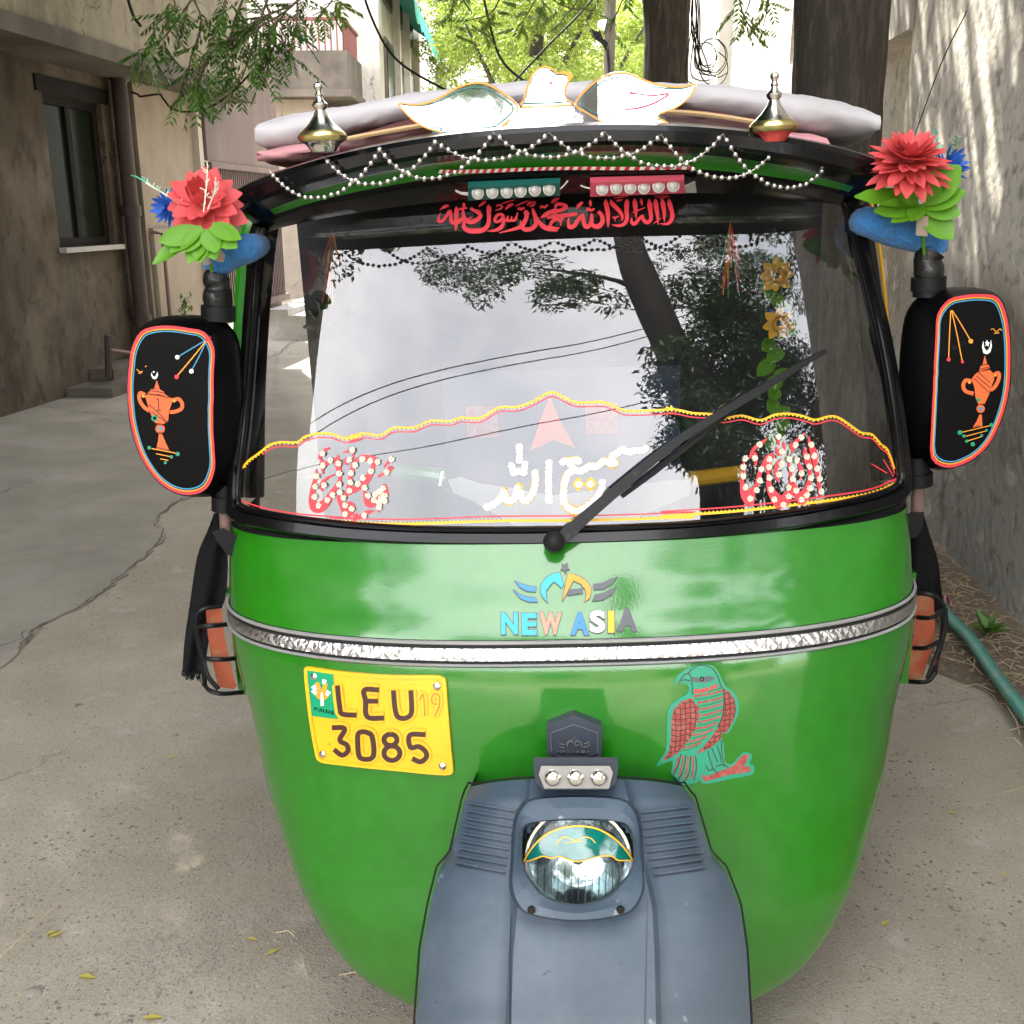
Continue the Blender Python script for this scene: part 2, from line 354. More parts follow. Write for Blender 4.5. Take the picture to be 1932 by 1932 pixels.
def decal(name, geos, m, parent):
    v, f = used(*join(geos)); return mk(name, v, f, m, parent, smooth=False)
def sub(name, parent):
    o = bpy.data.objects.new(name, None); o.empty_display_size = .05; COL.objects.link(o); o.parent = parent; return o
# ================================================================= AUTO RICKSHAW
MV = Matrix.Translation((.119, 1.5, 0)) @ Matrix.Rotation(R(-2.5), 4, 'Z') @ Matrix.Rotation(R(-2.3), 4, 'Y')
rick = empty('auto_rickshaw', MV)
tag(rick, 'green three-wheeled auto rickshaw with painted stickers, parked facing the viewer', 'auto rickshaw')
def L2W(v): return MV @ Vector(v)
def rowat(rows, z):
    a = np.array(rows, float); a = a[np.argsort(a[:, 0])]
    return [float(pchip(a[:, 0], a[:, i], z)) for i in range(1, a.shape[1])]
def pchip(x, y, t):
    n = len(x); t = min(max(t, x[0]), x[-1]); h = np.diff(x); d = np.diff(y)/h; m = np.zeros(n)
    for i in range(1, n-1):
        if d[i-1]*d[i] > 0: w1 = 2*h[i]+h[i-1]; w2 = h[i]+2*h[i-1]; m[i] = (w1+w2)/(w1/d[i-1]+w2/d[i])
    m[0] = d[0]; m[-1] = d[-1]; i = min(int(np.searchsorted(x, t, 'right'))-1, n-2); s = (t-x[i])/h[i]
    return (2*s**3-3*s*s+1)*y[i]+(s**3-2*s*s+s)*h[i]*m[i]+(-2*s**3+3*s*s)*y[i+1]+(s**3-s*s)*h[i]*m[i+1]
def sec(th, w, ye, y0, p=2.5):
    s, c = math.sin(th), math.cos(th)
    return math.copysign(abs(s)**(2/p), s)*w, ye-(ye-y0)*abs(c)**(2/p)
THN = 60
THS = []
for k in range(THN+1):
    u = -1+2*k/THN; THS.append(math.pi/2*(u*.55+.45*math.copysign(abs(u)**1.0, u)))
FRONT = [(.955,.640,.40,.185),(.93,.642,.395,.165),(.90,.644,.39,.14),(.86,.646,.385,.11),(.825,.646,.378,.080),(.80,.646,.375,.064),(.77,.646,.373,.053),(.72,.642,.37,.043),(.62,.622,.36,.027),
         (.50,.596,.31,.010),(.40,.557,.24,-.006),(.30,.505,.16,-.024),(.20,.432,.10,-.026),(.14,.33,.06,-.020),(.10,.16,.03,-.008)]
WIND = [(.86,.655,.385,.17),(.96,.652,.395,.20),(1.1,.64,.415,.235),(1.25,.618,.445,.28),(1.4,.59,.475,.335),(1.5,.565,.495,.38),(1.6,.54,.52,.43)]
def frontpt(th, z, off=0):
    w, ye, y0 = rowat(FRONT, z); x, y = sec(th, w, ye, y0)
    if off:
        a = Vector(frontpt(th-.01, z)); b = Vector(frontpt(th+.01, z)); c = Vector(frontpt(th, z-.01)); d = Vector(frontpt(th, z+.01))
        n = (b-a).cross(d-c).normalized()
        if n.y > 0 and abs(th) < 1.3: n = -n
        if abs(th) >= 1.3 and n.x*x < 0: n = -n
        return (x+n.x*off, y+n.y*off, z+n.z*off)
    return (x, y, z)
def loftgrid(rowsfn, zs, ths, flange=0, back=0):
    V, F = [], []
    for z in zs:
        row = [rowsfn(t, z) for t in ths]
        if flange:
            a, b = row[0], row[-1]; row = [(a[0]-flange, a[1]+.012, a[2])]+row+[(b[0]+flange, b[1]+.012, b[2])]
        if back:
            a, b = row[0], row[-1]; row = [(a[0]*.995, a[1]+back, a[2])]+row+[(b[0]*.995, b[1]+back, b[2])]
        V += row; n = len(row)
    for i in range(len(zs)-1):
        for k in range(n-1): F.append((i*n+k, i*n+k+1, (i+1)*n+k+1, (i+1)*n+k))
    return V, F
def bvh_local(V, F): return BVHTree.FromPolygons([L2W(v) for v in V], F)
zsF = list(np.linspace(.955, .30, 50))+list(np.linspace(.29, .10, 20))
fV, fF = loftgrid(frontpt, zsF, THS, back=.16)
body = mk('front_body_panel', fV, fF, M['green'], rick, smooth=True, world=False, auto=60, fix=True)
B_body = bvh_local(fV, fF)
cV, cF = [], []
for t in THS:
    a = frontpt(t, .95); w_, ye_, y0_ = rowat([(.86,.655,.385,.17),(.96,.652,.395,.20),(1.1,.64,.415,.235)], .985); x_, y_ = sec(t, w_, ye_, y0_, 2.6); cV += [(a[0]*.995, a[1]+.004, a[2]), (x_*.99, y_+.012, .975)]
for k in range(len(THS)-1): cF.append((2*k, 2*k+2, 2*k+3, 2*k+1))
mk('scuttle_strip', cV, cF, M['blackmat'], rick, smooth=True, world=False)
def windpt(th, z):
    w, ye, y0 = rowat(WIND, z); x, y = sec(th, w, ye, y0, 2.6); return (x, y, z)
wV, wF = loftgrid(windpt, list(np.linspace(.86, 1.6, 60)), THS, flange=.07)
B_wind = bvh_local(wV, wF)
mbody = surf_mapper([B_body]); mwind = surf_mapper([B_wind])
def smooth_mapper(V, F, flipref):
    pass
# windscreen glass outline (picture px), black rubber and steel frame round it
GL = [(494,470),(500,440),(515,418),(545,404),(600,395),(685,386),(870,371),(1083,362),(1247,361),(1400,363),(1500,366),(1558,371),(1585,384),(1600,415),(1613,470),(1634,550),(1655,640),(1671,728),(1683,810),(1691,880),(1691,905),(1680,918),(1640,933),(1550,953),(1459,968),(1353,980),(1250,988),(1047,995),(835,995),(685,988),(580,977),(500,964),(462,954),(455,940),(457,890),(465,830),(474,740),(482,633),(488,550)]
GLs = cat(GL, 4, closed=True)
gx, gf = fillpoly([p[:2] for p in GLs], 26)
gp = []
inv = MV.inverted()
for p in gx: gp.append(mwind(p[0], p[1], 0))
gp = [inv @ q for q in gp]
gf2 = []
for t in gf:
    a, b, c = (gp[i] for i in t[:3]); gf2.append(tuple(t) if (b-a).cross(c-a).y < 0 else tuple(t)[::-1])
glass = mk('windscreen', gp, gf2, M['glass'], rick, smooth=True, world=False, auto=None, fix=False)
# analytic normals for clean reflections
nrm = []
for q in gp:
    def surfy(x, z):
        w, ye, y0 = rowat(WIND, z); u = min(abs(x)/w, .9995); return ye-(ye-y0)*(1-u**2.6)**(1/2.6)
    e = .004; dx = (surfy(q.x+e, q.z)-surfy(q.x-e, q.z))/(2*e); dz = (surfy(q.x, q.z+.03)-surfy(q.x, q.z-.03))/.06
    nrm.append(Vector((dx, -1, dz)).normalized())
glass.data.normals_split_custom_set_from_vertices(nrm)
N = len(GLs)
def outl(i, d):
    a = GLs[(i-2) % N]; b = GLs[(i+2) % N]; tx, ty = b[0]-a[0], b[1]-a[1]; L = math.hypot(tx, ty) or 1
    nx, ny = ty/L, -tx/L
    wv = 15 + 21*max(0, ny)**1.5 + 4*max(0, -ny)
    return GLs[i][0]+nx*wv*d, GLs[i][1]+ny*wv*d
V, F = [], []
prof = [(-.08, .002), (-.05, .007), (.05, .011), (.12, .004), (.2, .005), (.30, .016), (.78, .017), (1.0, .008), (1.03, -.012)]
for i in range(N):
    for d, o in prof:
        q = mwind(*outl(i, d), o)
        if q is None: q = mwind(*outl(i, d*.6), o) or mwind(*GLs[i][:2], o)
        V.append(q)
m_ = len(prof)
for i in range(N):
    for k in range(m_-1): a = i*m_+k; b = ((i+1) % N)*m_+k; F.append((a, b, b+1, a+1))
mk('windscreen_frame', V, F, M['black'], rick, smooth=True, auto=50, fix=True)
# visor and roof shell
def roofrow(zc, ze, w, ye, y0, th, p=2.5, q=2.2):
    x, y = sec(th, w, ye, y0, p); z = ze+(zc-ze)*(1-min(1, abs(x)/w)**q); return (x, y, z)
VR = [(1.70,1.57,.62,1.62,1.60),(1.69,1.565,.61,.95,.90),(1.655,1.56,.595,.55,.42),(1.634,1.556,.582,.47,.25),(1.630,1.550,.585,.455,.226),(1.622,1.540,.586,.45,.220),
      (1.606,1.520,.584,.45,.220),(1.600,1.514,.580,.452,.226),(1.597,1.512,.572,.456,.25),(1.593,1.509,.566,.46,.268),(1.587,1.506,.562,.464,.285),(1.570,1.500,.558,.468,.305),(1.563,1.497,.558,.47,.310),
      (1.556,1.494,.558,.474,.322),(1.545,1.490,.556,.48,.340),(1.530,1.484,.55,.49,.365),(1.532,1.486,.545,.52,.40)]
def grid_from_rows(rows, fn):
    V, F = [], []
    for r in rows: V += [fn(r, t) for t in THS]
    n = len(THS)
    for i in range(len(rows)-1):
        for k in range(n-1): F.append((i*n+k, i*n+k+1, (i+1)*n+k+1, (i+1)*n+k))
    return V, F
vV, vF = grid_from_rows(VR, lambda r, t: roofrow(*r, t))
nT = len(THS)-1; mi = []
for i in range(len(VR)-1):
    for k in range(nT): mi.append(1 if i in (9, 10) and abs(THS[k]) < (1.05 if i == 10 else .8) else 0)
visor = mk('roof_visor', vV, vF, [M['black'], M['green']], rick, smooth=True, world=False, auto=30, midx=mi)
B_vis = bvh_local(vV, vF); mvis = surf_mapper([B_vis])
# red and white barred tape under the green visor panel
x0, y0p = A2(585, 905); x1, y1p = A2(1932, 880)
tp = cat([A2(585,905), A2(800,903), A2(1050,893), A2(1300,888), A2(1600,889), A2(1932,884)], 12)
g1, g2 = [], []
acc = 0
for i in range(0, len(tp)-1, 1):
    a, b = tp[i], tp[i+1]
    geo = polygeo([(a[0], a[1]-3), (b[0], b[1]-3), (b[0]-3, b[1]+4), (a[0]-3, a[1]+4)], mvis, .003, grid=0)
    (g1 if i % 2 else g2).append(geo)
decal('barred_tape', g1, M['red'], rick); decal('barred_tape', g2, M['white'], rick)
# door pillars, side panels, black canopy behind the driver
for s in (-1, 1):
    pts = [L2W((s*.655, .56, .95)), L2W((s*.635, .60, 1.2)), L2W((s*.60, .64, 1.45)), L2W((s*.57, .66, 1.56))]
    mk('door_pillar', *tube(cat(pts, 5), .026, 10), M['black'], rick, smooth=True)
    pts = [L2W((s*.694, .60, .95)), L2W((s*.676, .64, 1.2)), L2W((s*.645, .68, 1.45)), L2W((s*.61, .70, 1.56))]
    mk('door_pillar', *tube(cat(pts, 5), .018 if s < 0 else .0035, 8), M['green'] if s < 0 else M['yel'], rick, smooth=True)
    mk('side_panel', *join([box(s*.645-.006, s*.645+.006, .5, 1.0, .28, .62)]), M['green'], rick, world=False)
    e = [frontpt(s*1.5707, z) for z in np.linspace(.66, .27, 16)]
    mk('edge_trim', *tube([L2W((p[0]+s*.016, p[1]+.07, p[2])) for p in e], .009, 6), M['blackmat'], rick, smooth=True)
    mk('side_canopy', *box(s*.66-.008, s*.66+.008, 1.22, 2.6, .35, 1.6), M['interior'], rick, world=False)
    mk('lamp_bracket', *box(s*.664-.017, s*.664+.017, .41, .47, .565, .80), M['green'], rick, world=False)
    wh = join([lathe([(-.05,.17),(-.05,.2),(-.03,.225),(.03,.225),(.05,.2),(.05,.17)], 28)])
    w = empty('rear_wheel', MV @ Matrix.Translation((s*.55, 2.1, .225)) @ Matrix.Rotation(math.pi/2, 4, 'Y')); wmw = PW[w.name]
    w.parent = rick; w.matrix_local = MV.inverted() @ wmw; 
    mk('tyre', *at(*wh, wmw), M['rubber'], w, smooth=True)
    mk('rim', *at(*lathe([(-.03,.12),(-.03,.17),(.052,.17),(.052,.12),(.03,.05)], 20), wmw), M['silver'], w, smooth=True)
mk('partition', *box(-.652, .652, 1.19, 1.21, .3, 1.62), M['interior'], rick, world=False)
mk('floor_pan', *box(-.55, .55, .45, 2.6, .27, .30), M['interior'], rick, world=False)
# cabin: seat, handlebar fairing, grips
mk('driver_seat', *join([box(-.26, .26, .85, 1.15, .62, .72), box(-.3, .3, 1.08, 1.17, .72, 1.12)]), M['seat'], rick, world=False)
for cx, cy, ww, hh in ((-.20, 1.0, .08, .08), (.10, 1.0, .08, .08)):
    mk('seat_back_sticker', *box(cx-ww/2, cx+ww/2, 1.04, 1.055, cy-hh/2, cy+hh/2), M['rust'], rick, world=False)
v, f = polygeo([(1000,850),(1020,790),(1037,745),(1055,790),(1085,845),(1045,830)], lambda px, py, o: P(px, py, 2.53-o), .0, 0, .01)
mk('seat_back_sticker', v, f, M['orange'], rick)
fair = [(845,905),(870,900),(905,912),(960,920),(1040,935),(1120,925),(1200,915),(1270,905),(1310,907),(1300,935),(1240,960),(1180,985),(1120,1010),(1000,1010),(960,985),(890,945),(855,930)]
v, f = polygeo(fair, lambda px, py, o: P(px, py, 2.02+abs(px-1075)*.00025-o), .0, 30, .05)
mk('handlebar_fairing', v, f, M['cream'], rick, smooth=True)
mk('handle_grip', *tube([P(845,900,2.1), P(790,893,2.12), P(745,888,2.14)], .017, 10), M['green'], rick, smooth=True)
mk('handle_grip', *tube([P(1300,905,2.1), P(1355,898,2.12), P(1400,892,2.14)], .017, 10), M['yel'], rick, smooth=True)
mk('brake_lever', *tube([P(850,935,2.0), P(830,915,1.99), P(835,890,2.0)], .004, 6), M['silver'], rick, smooth=True)
mk('ring_ornament', *tube([P(1258+32*math.cos(t*.3142), 825+46*math.sin(t*.3142), 2.05) for t in range(20)], .006, 6, closed=True), M['black'], rick, smooth=True)
# ---- chrome moulding round the nose
def band(zt, zb, off, matl, name, raised=.0, n=70, parent=rick, tlim=1.53):
    V, F = [], []; ts = np.linspace(-tlim, tlim, n)
    for t in ts:
        for z, o in ((zt, off*.1), (zt-.0008, off), (zt*.5+zb*.5, off+raised), (zb+.0008, off), (zb, off*.1)): V.append(frontpt(t, z, o))
    for i in range(n-1):
        for k in range(4): F.append((i*5+k, i*5+5+k, i*5+6+k, i*5+1+k))
    return mk(name, V, F, matl, parent, smooth=True, world=False, auto=40)
me_ = mat('engraved_steel', (.58,.57,.56), .33, metal=1, var=.2)
n_, l_ = me_.node_tree.nodes, me_.node_tree.links
tt = n_.new('ShaderNodeTexCoord'); mp_ = n_.new('ShaderNodeMapping'); mp_.inputs['Rotation'].default_value = (0, R(45), 0)
vo = n_.new('ShaderNodeTexVoronoi'); vo.inputs['Scale'].default_value = 85; vo.distance = 'CHEBYCHEV'; vo.inputs['Randomness'].default_value = .55
l_.new(tt.outputs['Object'], mp_.inputs[0]); l_.new(mp_.outputs[0], vo.inputs['Vector'])
bb = n_.new('ShaderNodeBump'); bb.inputs['Strength'].default_value = 1; bb.inputs['Distance'].default_value = .003; l_.new(vo.outputs['Distance'], bb.inputs['Height']); l_.new(bb.outputs[0], n_['Principled BSDF'].inputs['Normal'])
ZB = .799
M['strip'] = mat('bright_strip_metal', (.46,.46,.455), .38, metal=.6, var=.05)
mo = band(ZB+.0205, ZB-.0205, .002, M['rubber'], 'moulding')
band(ZB+.0195, ZB+.0130, .0045, M['strip'], 'chrome_strip', .002, parent=rick)
band(ZB+.0088, ZB-.0105, .0045, me_, 'engraved_strip', .0015, parent=rick)
band(ZB-.0142, ZB-.0200, .0045, M['strip'], 'chrome_strip', .002, parent=rick)
# ---- brand lettering
def glyph(ch, bold=.0):
    cu = bpy.data.curves.new('g', 'FONT'); cu.body = ch; cu.size = 1; cu.offset = bold; cu.resolution_u = 4
    o = bpy.data.objects.new('g', cu); COL.objects.link(o); dg = bpy.context.evaluated_depsgraph_get()
    me = bpy.data.meshes.new_from_object(o.evaluated_get(dg)); bpy.data.objects.remove(o)
    v = np.array([x.co[:2] for x in me.vertices]); f = [tuple(p.vertices) for p in me.polygons]
    v = (v-v.min(0))/(v.max(0)-v.min(0)); bpy.data.meshes.remove(me); return v, f
def textquad(ch, quad, mp, off, bold=0, thick=0, asp=None):
    """quad: px corners TL,TR,BR,BL"""
    v, f = glyph(ch, bold); q = [np.array(p) for p in quad]; V = []; px = []
    for x, y in v:
        p = (q[3]*(1-x)+q[2]*x)*(1-y)+(q[0]*(1-x)+q[1]*x)*y; px.append(p); V.append(mp(p[0], p[1], off))
    F = list(f)
    if thick:
        from collections import Counter
        ec = Counter()
        for t in f:
            for i in range(len(t)): ec[frozenset((t[i], t[(i+1) % len(t)]))] += 1
        k = len(V); V += [mp(p[0], p[1], off-thick) for p in px]
        for e, c in ec.items():
            if c == 1: a, b = tuple(e); F.append((a, b, k+b, k+a))
    return V, F
for ch, (xa, ya, xb, yb), m in (('N',(122,690,330,962),'cyan'),('E',(378,700,565,972),'cyan'),('W',(598,690,875,965),'salmon'),('A',(985,690,1215,970),'skyblue'),('S',(1222,665,1415,942),'white'),('I',(1450,670,1528,942),'yel'),('A',(1570,645,1808,920),'grey')):
    g = 9
    q = [NA(xa-g,ya-g), NA(xb+g,ya-g), NA(xb+g,yb+g), NA(xa-g,yb+g)]
    lt = mk('letter', *textquad(ch, q, mbody, .0022, .075, .002), M['grey'], rick)
    q = [NA(xa,ya), NA(xb,ya), NA(xb,yb), NA(xa,yb)]
    mk('letter_face', *textquad(ch, q, mbody, .0030, .045), M[m], lt)
LOGO = [([(290,290),(360,330),(450,360),(555,370),(550,430),(440,420),(350,370)],'skyblue'),([(272,405),(340,460),(430,495),(545,510),(575,555),(460,555),(360,510)],'skyblue'),
 ([(848,192),(870,260),(893,340),(880,385),(780,300),(720,360),(680,420),(680,500),(705,570),(640,500),(610,420),(620,340),(680,260),(760,212)],'cyan'),
 ([(955,210),(1010,212),(1100,245),(1180,300),(1235,380),(1240,440),(1210,520),(1165,555),(1185,470),(1170,400),(1110,330),(1020,290),(960,400),(880,550),(905,440),(930,320)],'amber'),
 ([(1272,340),(1380,330),(1480,285),(1560,245),(1500,330),(1390,395),(1275,400)],'grey'),([(1290,475),(1390,455),(1480,410),(1560,365),(1500,460),(1380,530),(1255,545)],'grey'),
 ([(985,410),(1135,395),(1135,445),(945,475)],'grey'),([(880,80),(905,110),(940,75),(945,125),(968,155),(930,160),(920,210),(905,165),(865,160),(890,125)],'grey')]
for pts, m in LOGO:
    p = tr(NA, pts); cx = sum(a for a, b in p)/len(p); cy = sum(b for a, b in p)/len(p)
    o_ = [(cx+(a-cx)*1.0+(2 if a > cx else -2), cy+(b-cy)+(2 if b > cy else -2)) for a, b in p]
    em = mk('emblem_piece', *polygeo(p, mbody, .003, 8, .003), M[m], rick)
    decal('emblem_outline', [ribgeo(p, mbody, .0022, 3.2, 1, closed=True)], M['grey'], em)
# ---- red calligraphy across the top of the windscreen (traced pen strokes: x, y, width in crop pixels)
def pen(f, strokes, mp, off, ks, grp=None):
    out = []
    for s in strokes:
        pts = [(*f(x, y), w*ks) for x, y, w in s]; out.append(ribgeo(pts, mp, off, n=6))
    return out
k1 = 380/1932*K; k2 = 390/1932*K
S1 = [[(120,300,8),(150,265,22),(185,245,50),(235,225,40),(262,240,10)], [(135,330,8),(105,400,30),(100,460,50),(150,465,50),(215,400,42),(260,320,50),(300,300,20)],
 [(285,300,40),(290,400,48),(300,470,60),(370,490,66),(450,440,60),(500,400,50)], [(375,235,10),(375,290,60),(372,400,66),(372,520,50),(362,605,18)],
 [(490,175,20),(490,215,52),(490,255,14)], [(410,300,20),(440,270,30),(470,290,30),(500,260,30),(545,265,16)], [(475,260,30),(480,340,46),(500,420,60),(560,470,70),(640,470,70),(720,420,66),(745,370,60),(690,320,56),(600,275,36),(625,255,10)],
 [(700,285,12),(762,312,8)], [(560,430,16),(625,395,12)], [(715,240,14),(760,205,40),(800,175,46),(840,160,12)],
 [(870,205,10),(872,260,66),(875,360,62),(875,450,62),(850,540,66),(780,600,74),(680,615,80),(570,610,74),(500,570,60),(490,500,50),(520,440,40),(540,420,20)],
 [(905,250,20),(915,295,6)], [(990,235,26),(1030,215,30),(1080,235,30),(1060,270,26),(975,300,10)], [(1075,195,14),(1170,165,22),(1272,135,10)],
 [(1130,290,10),(1160,250,40),(1210,215,46),(1255,200,20)], [(1060,345,30),(1000,380,50),(965,440,44),(985,475,40),(1050,455,50),(1095,400,56),(1060,345,40)],
 [(1095,400,40),(1100,480,46),(1060,560,60),(970,605,44),(850,618,10)], [(1085,460,30),(1150,440,44),(1170,380,20)], [(1150,460,40),(1210,450,40),(1230,390,18)], [(1210,455,40),(1280,440,44),(1320,330,12)],
 [(1280,235,12),(1380,190,24),(1488,145,10)], [(1320,290,16),(1345,265,36),(1375,285,30),(1400,262,36),(1430,270,18)],
 [(1465,220,18),(1500,185,40),(1560,170,22),(1590,165,14)], [(1500,235,16),(1560,215,34),(1595,175,16)],
 [(1410,350,20),(1450,320,60),(1455,400,66),(1425,470,66),(1380,540,60),(1250,590,44),(1030,645,12)],[(1490,340,14),(1508,360,6)], [(1365,455,16),(1365,540,36)],
 [(1545,260,14),(1560,310,50),(1590,400,60),(1600,500,64),(1550,570,66),(1450,595,70),(1380,560,60)], [(1610,400,40),(1650,480,60),(1720,550,74),(1810,580,76),(1932,590,70)],
 [(1665,265,18),(1690,235,36),(1730,255,30),(1760,230,36),(1790,215,16)], [(1850,190,14),(1890,150,44),(1932,120,20)],
 [(1670,415,10),(1730,375,60),(1810,330,66),(1932,290,60)], [(1790,400,30),(1932,370,60)], [(1800,530,20),(1850,470,50),(1932,410,50)]]
S2 = [[(5,180,12),(50,145,60),(125,100,16)], [(-10,330,40),(60,310,50),(150,285,56),(220,250,60),(215,215,50),(130,195,50),(75,215,44),(70,270,30)],
 [(-60,400,40),(60,380,60),(200,365,58),(330,352,56),(395,340,40)], [(200,375,50),(90,420,50),(20,470,40),(-10,530,50),(50,570,70),(130,550,16)],
 [(105,440,20),(145,450,36),(190,410,16)], [(145,450,30),(148,525,10)], [(270,400,20),(262,470,40),(280,540,60),(350,520,64),(410,430,60),(470,360,50),(498,345,16)],
 [(375,265,12),(420,225,40),(470,170,36),(430,195,34),(385,215,16)], [(480,360,50),(490,450,60),(520,530,66),(580,520,60),(610,440,60),(610,335,26)], [(600,450,40),(640,520,60),(710,530,74),(770,470,66),(770,390,60),(730,320,50),(700,340,20)], [(760,355,14),(800,378,6)],
 [(590,130,10),(592,180,46),(597,235,8)], [(535,300,18),(560,270,50),(600,290,40),(655,265,24)], [(825,120,12),(825,180,66),(850,300,66),(860,420,50),(858,545,12)],
 [(895,130,16),(920,190,66),(1000,270,60),(1055,340,50),(1075,400,36),(1058,450,10)], [(940,105,10),(1050,90,26),(1170,70,12)], [(980,150,14),(1020,140,34),(1075,130,12)],
 [(1145,120,14),(1140,180,72),(1135,300,62),(1140,420,60),(1090,500,50),(1010,520,40),(915,505,10)], [(925,390,16),(960,400,30),(1020,375,12)], [(960,400,24),(965,460,8)],
 [(1255,115,14),(1258,170,70),(1272,290,56),(1278,410,14)], [(1215,325,10),(1310,290,20),(1415,245,12)], [(1210,400,16),(1215,470,50),(1260,490,54),(1320,420,50),(1380,370,40)],
 [(1355,110,10),(1358,160,44),(1370,220,8)], [(1370,360,36),(1395,440,54),(1450,470,60),(1500,420,54),(1495,320,60),(1480,200,74),(1472,115,14)],
 [(1568,115,14),(1572,180,72),(1590,300,60),(1605,410,40),(1605,505,10)], [(1535,485,8),(1600,450,18),(1655,405,10)], [(1668,110,14),(1680,190,72),(1700,310,56),(1700,400,36),(1705,465,8)],
 [(1772,115,12),(1780,190,72),(1812,300,60),(1820,400,60),(1770,480,50),(1700,495,26),(1630,488,8)], [(1545,80,8),(1640,78,16),(1750,65,8)], [(1620,112,8),(1700,95,16),(1790,78,8)]]
decal('calligraphy', pen(SH1, S1, mwind, .0012, k1)+pen(SH2, S2, mwind, .0012, k2), M['red'], rick)
# wavy and straight border lines on the glass
wave = [A4(1290,740),(*A4(1320,700),),A4(1360,670),A4(1400,640),A4(1440,610),A4(1500,596),A4(1580,598),A4(1620,570),A4(1680,552),A4(1760,550),A4(1850,578),A4(1932,555),A5(100,572),A5(180,550),A5(270,560),A5(340,520),A5(450,518),A5(540,482),A5(640,485),A5(700,465),A5(800,468),A5(900,412),A5(1000,408),A5(1090,375),A5(1180,330),A5(1260,365),A5(1320,385),A5(1440,382),A5(1500,398),A5(1570,428),A5(1700,428),A5(1840,420),A6(20,420),A6(90,425),A6(170,442),A6(270,448),A6(330,470),A6(430,455),A6(525,480),A6(600,452),A6(680,445),A6(760,460),A6(820,478),A6(900,458),A6(960,475),A6(1060,545),A6(1120,555),A6(1170,610),A6(1205,640),A6(1240,740)]
decal('border_line', [ribgeo([(x, y, 3.2) for x, y in wave], mwind, .0012, n=3)], M['yel'], rick)
wc = cat(wave, 5)
def zig(c, d, w=3.4, step=7.0):
    out = []; acc = 0
    for i in range(1, len(c)):
        a, b = c[i-1], c[i]; L = math.hypot(b[0]-a[0], b[1]-a[1]); acc += L
        if acc > step:
            acc = 0; tx, ty = (b[0]-a[0])/L, (b[1]-a[1])/L; nx, ny = -ty*d, tx*d
            p = [(b[0]-tx*w, b[1]-ty*w), (b[0]+tx*w, b[1]+ty*w), (b[0]+nx*5, b[1]+ny*5)]
            q = [mwind(*x, .0012) for x in [(p[0][0]+nx*1.5, p[0][1]+ny*1.5), (p[1][0]+nx*1.5, p[1][1]+ny*1.5), p[2]]]
            if all(t is not None for t in q): out.append((q, [(0, 1, 2)]))
    return out
def dense(pts, st=1.5):
    out = []
    for i in range(len(pts)-1):
        a, b = pts[i], pts[i+1]; n = max(1, int(math.hypot(b[0]-a[0], b[1]-a[1])/st))
        for k in range(n): out.append((a[0]+(b[0]-a[0])*k/n, a[1]+(b[1]-a[1])*k/n))
    return out
decal('border_teeth', zig(dense(wc), 1), M['yel'], rick)
decal('border_line', [ribgeo([(x, y+8.5, 2.2) for x, y in wave[3:]], mwind, .0013, n=3)], M['red'], rick)
LOWD = 5
low = [A4(1280,945),A4(1400,985),A4(1600,1020),A4(1932,1045),A5(0,1040),A5(400,1048),A5(900,1032),A5(1400,1028),A5(1932,1010),A6(0,1008),A6(400,980),A6(800,935),A6(1100,890),A6(1250,830)]
low = [(x, y-LOWD) for x, y in low]
decal('border_line', [ribgeo([(x, y, 4.2) for x, y in low], mwind, .0012, n=8)], M['yel'], rick)
decal('border_teeth', zig(dense(cat(low, 8)), -1), M['yel'], rick)
decal('border_line', [ribgeo([(x, y-9, 2.6) for x, y in low], mwind, .0013, n=8)], M['red'], rick)
decal('corner_rays', [ribgeo([(*A6(1245,800), 2.5), (*p, 1.5)], mwind, .0013) for p in (A6(1180,690), A6(1115,712), A6(1205,805))] and [ribgeo([(*A6(1235,780),2.5),(*A6(1180,690),1.5)], mwind, .0013), ribgeo([(*A6(1200,762),2.5),(*A6(1115,712),1.5)], mwind, .0013), ribgeo([(*A6(1255,803),2.5),(*A6(1205,805),1.5)], mwind, .0013)], M['red'], rick)
# flower-studded calligraphy panels
kl = 280/1932*K; kc = 520/1932*K; kr = 300/1932*K
CL = [[(490,190,30),(400,230,60),(300,330,90),(265,430,50)],[(310,430,50),(330,520,80),(340,620,60),(345,750,16)],[(340,570,60),(440,500,90),(500,440,80),(560,400,20)],
 [(210,630,26),(200,760,60),(165,920,90),(130,1100,120),(120,1300,150),(180,1440,200),(300,1420,220),(430,1300,160),(520,1150,130),(620,1010,100),(690,880,80),(690,720,80),(660,560,140),(640,430,110),(655,340,16)],
 [(590,740,24),(420,830,50),(330,930,90),(320,1050,60),(325,1095,20)],[(770,290,24),(860,265,60),(950,240,60),(970,330,50),(975,420,30)],[(800,400,30),(820,500,80),(870,530,40)],
 [(650,1180,60),(700,1300,120),(780,1420,170),(830,1560,200),(800,1670,60)],[(830,1600,80),(920,1560,100),(960,1400,100),(860,1330,60)],[(1060,410,60),(1180,400,130),(1320,410,130),(1430,450,120),(1400,560,90),(1340,680,110),(1290,820,130),(1160,960,150),(1000,1060,130),(870,1130,110),(800,1170,60)],
 [(1050,440,80),(980,560,100),(930,720,90),(910,880,90),(880,1040,110),(830,1160,80),(760,1220,60)],[(1200,1080,50),(1240,1220,120),(1290,1360,140),(1400,1370,130),(1520,1300,200),(1620,1150,180),(1620,1010,130),(1640,950,60)],[(1480,1480,60),(1525,1540,20)],
 [(1010,1560,80),(1020,1650,90),(960,1750,16)],[(1020,1680,60),(1150,1600,80),(1300,1530,90),(1410,1520,20)],[(1480,800,40),(1600,730,60),(1720,660,100),(1780,600,60),(1700,580,40)],[(1610,600,16),(1680,510,50),(1790,430,60)]]
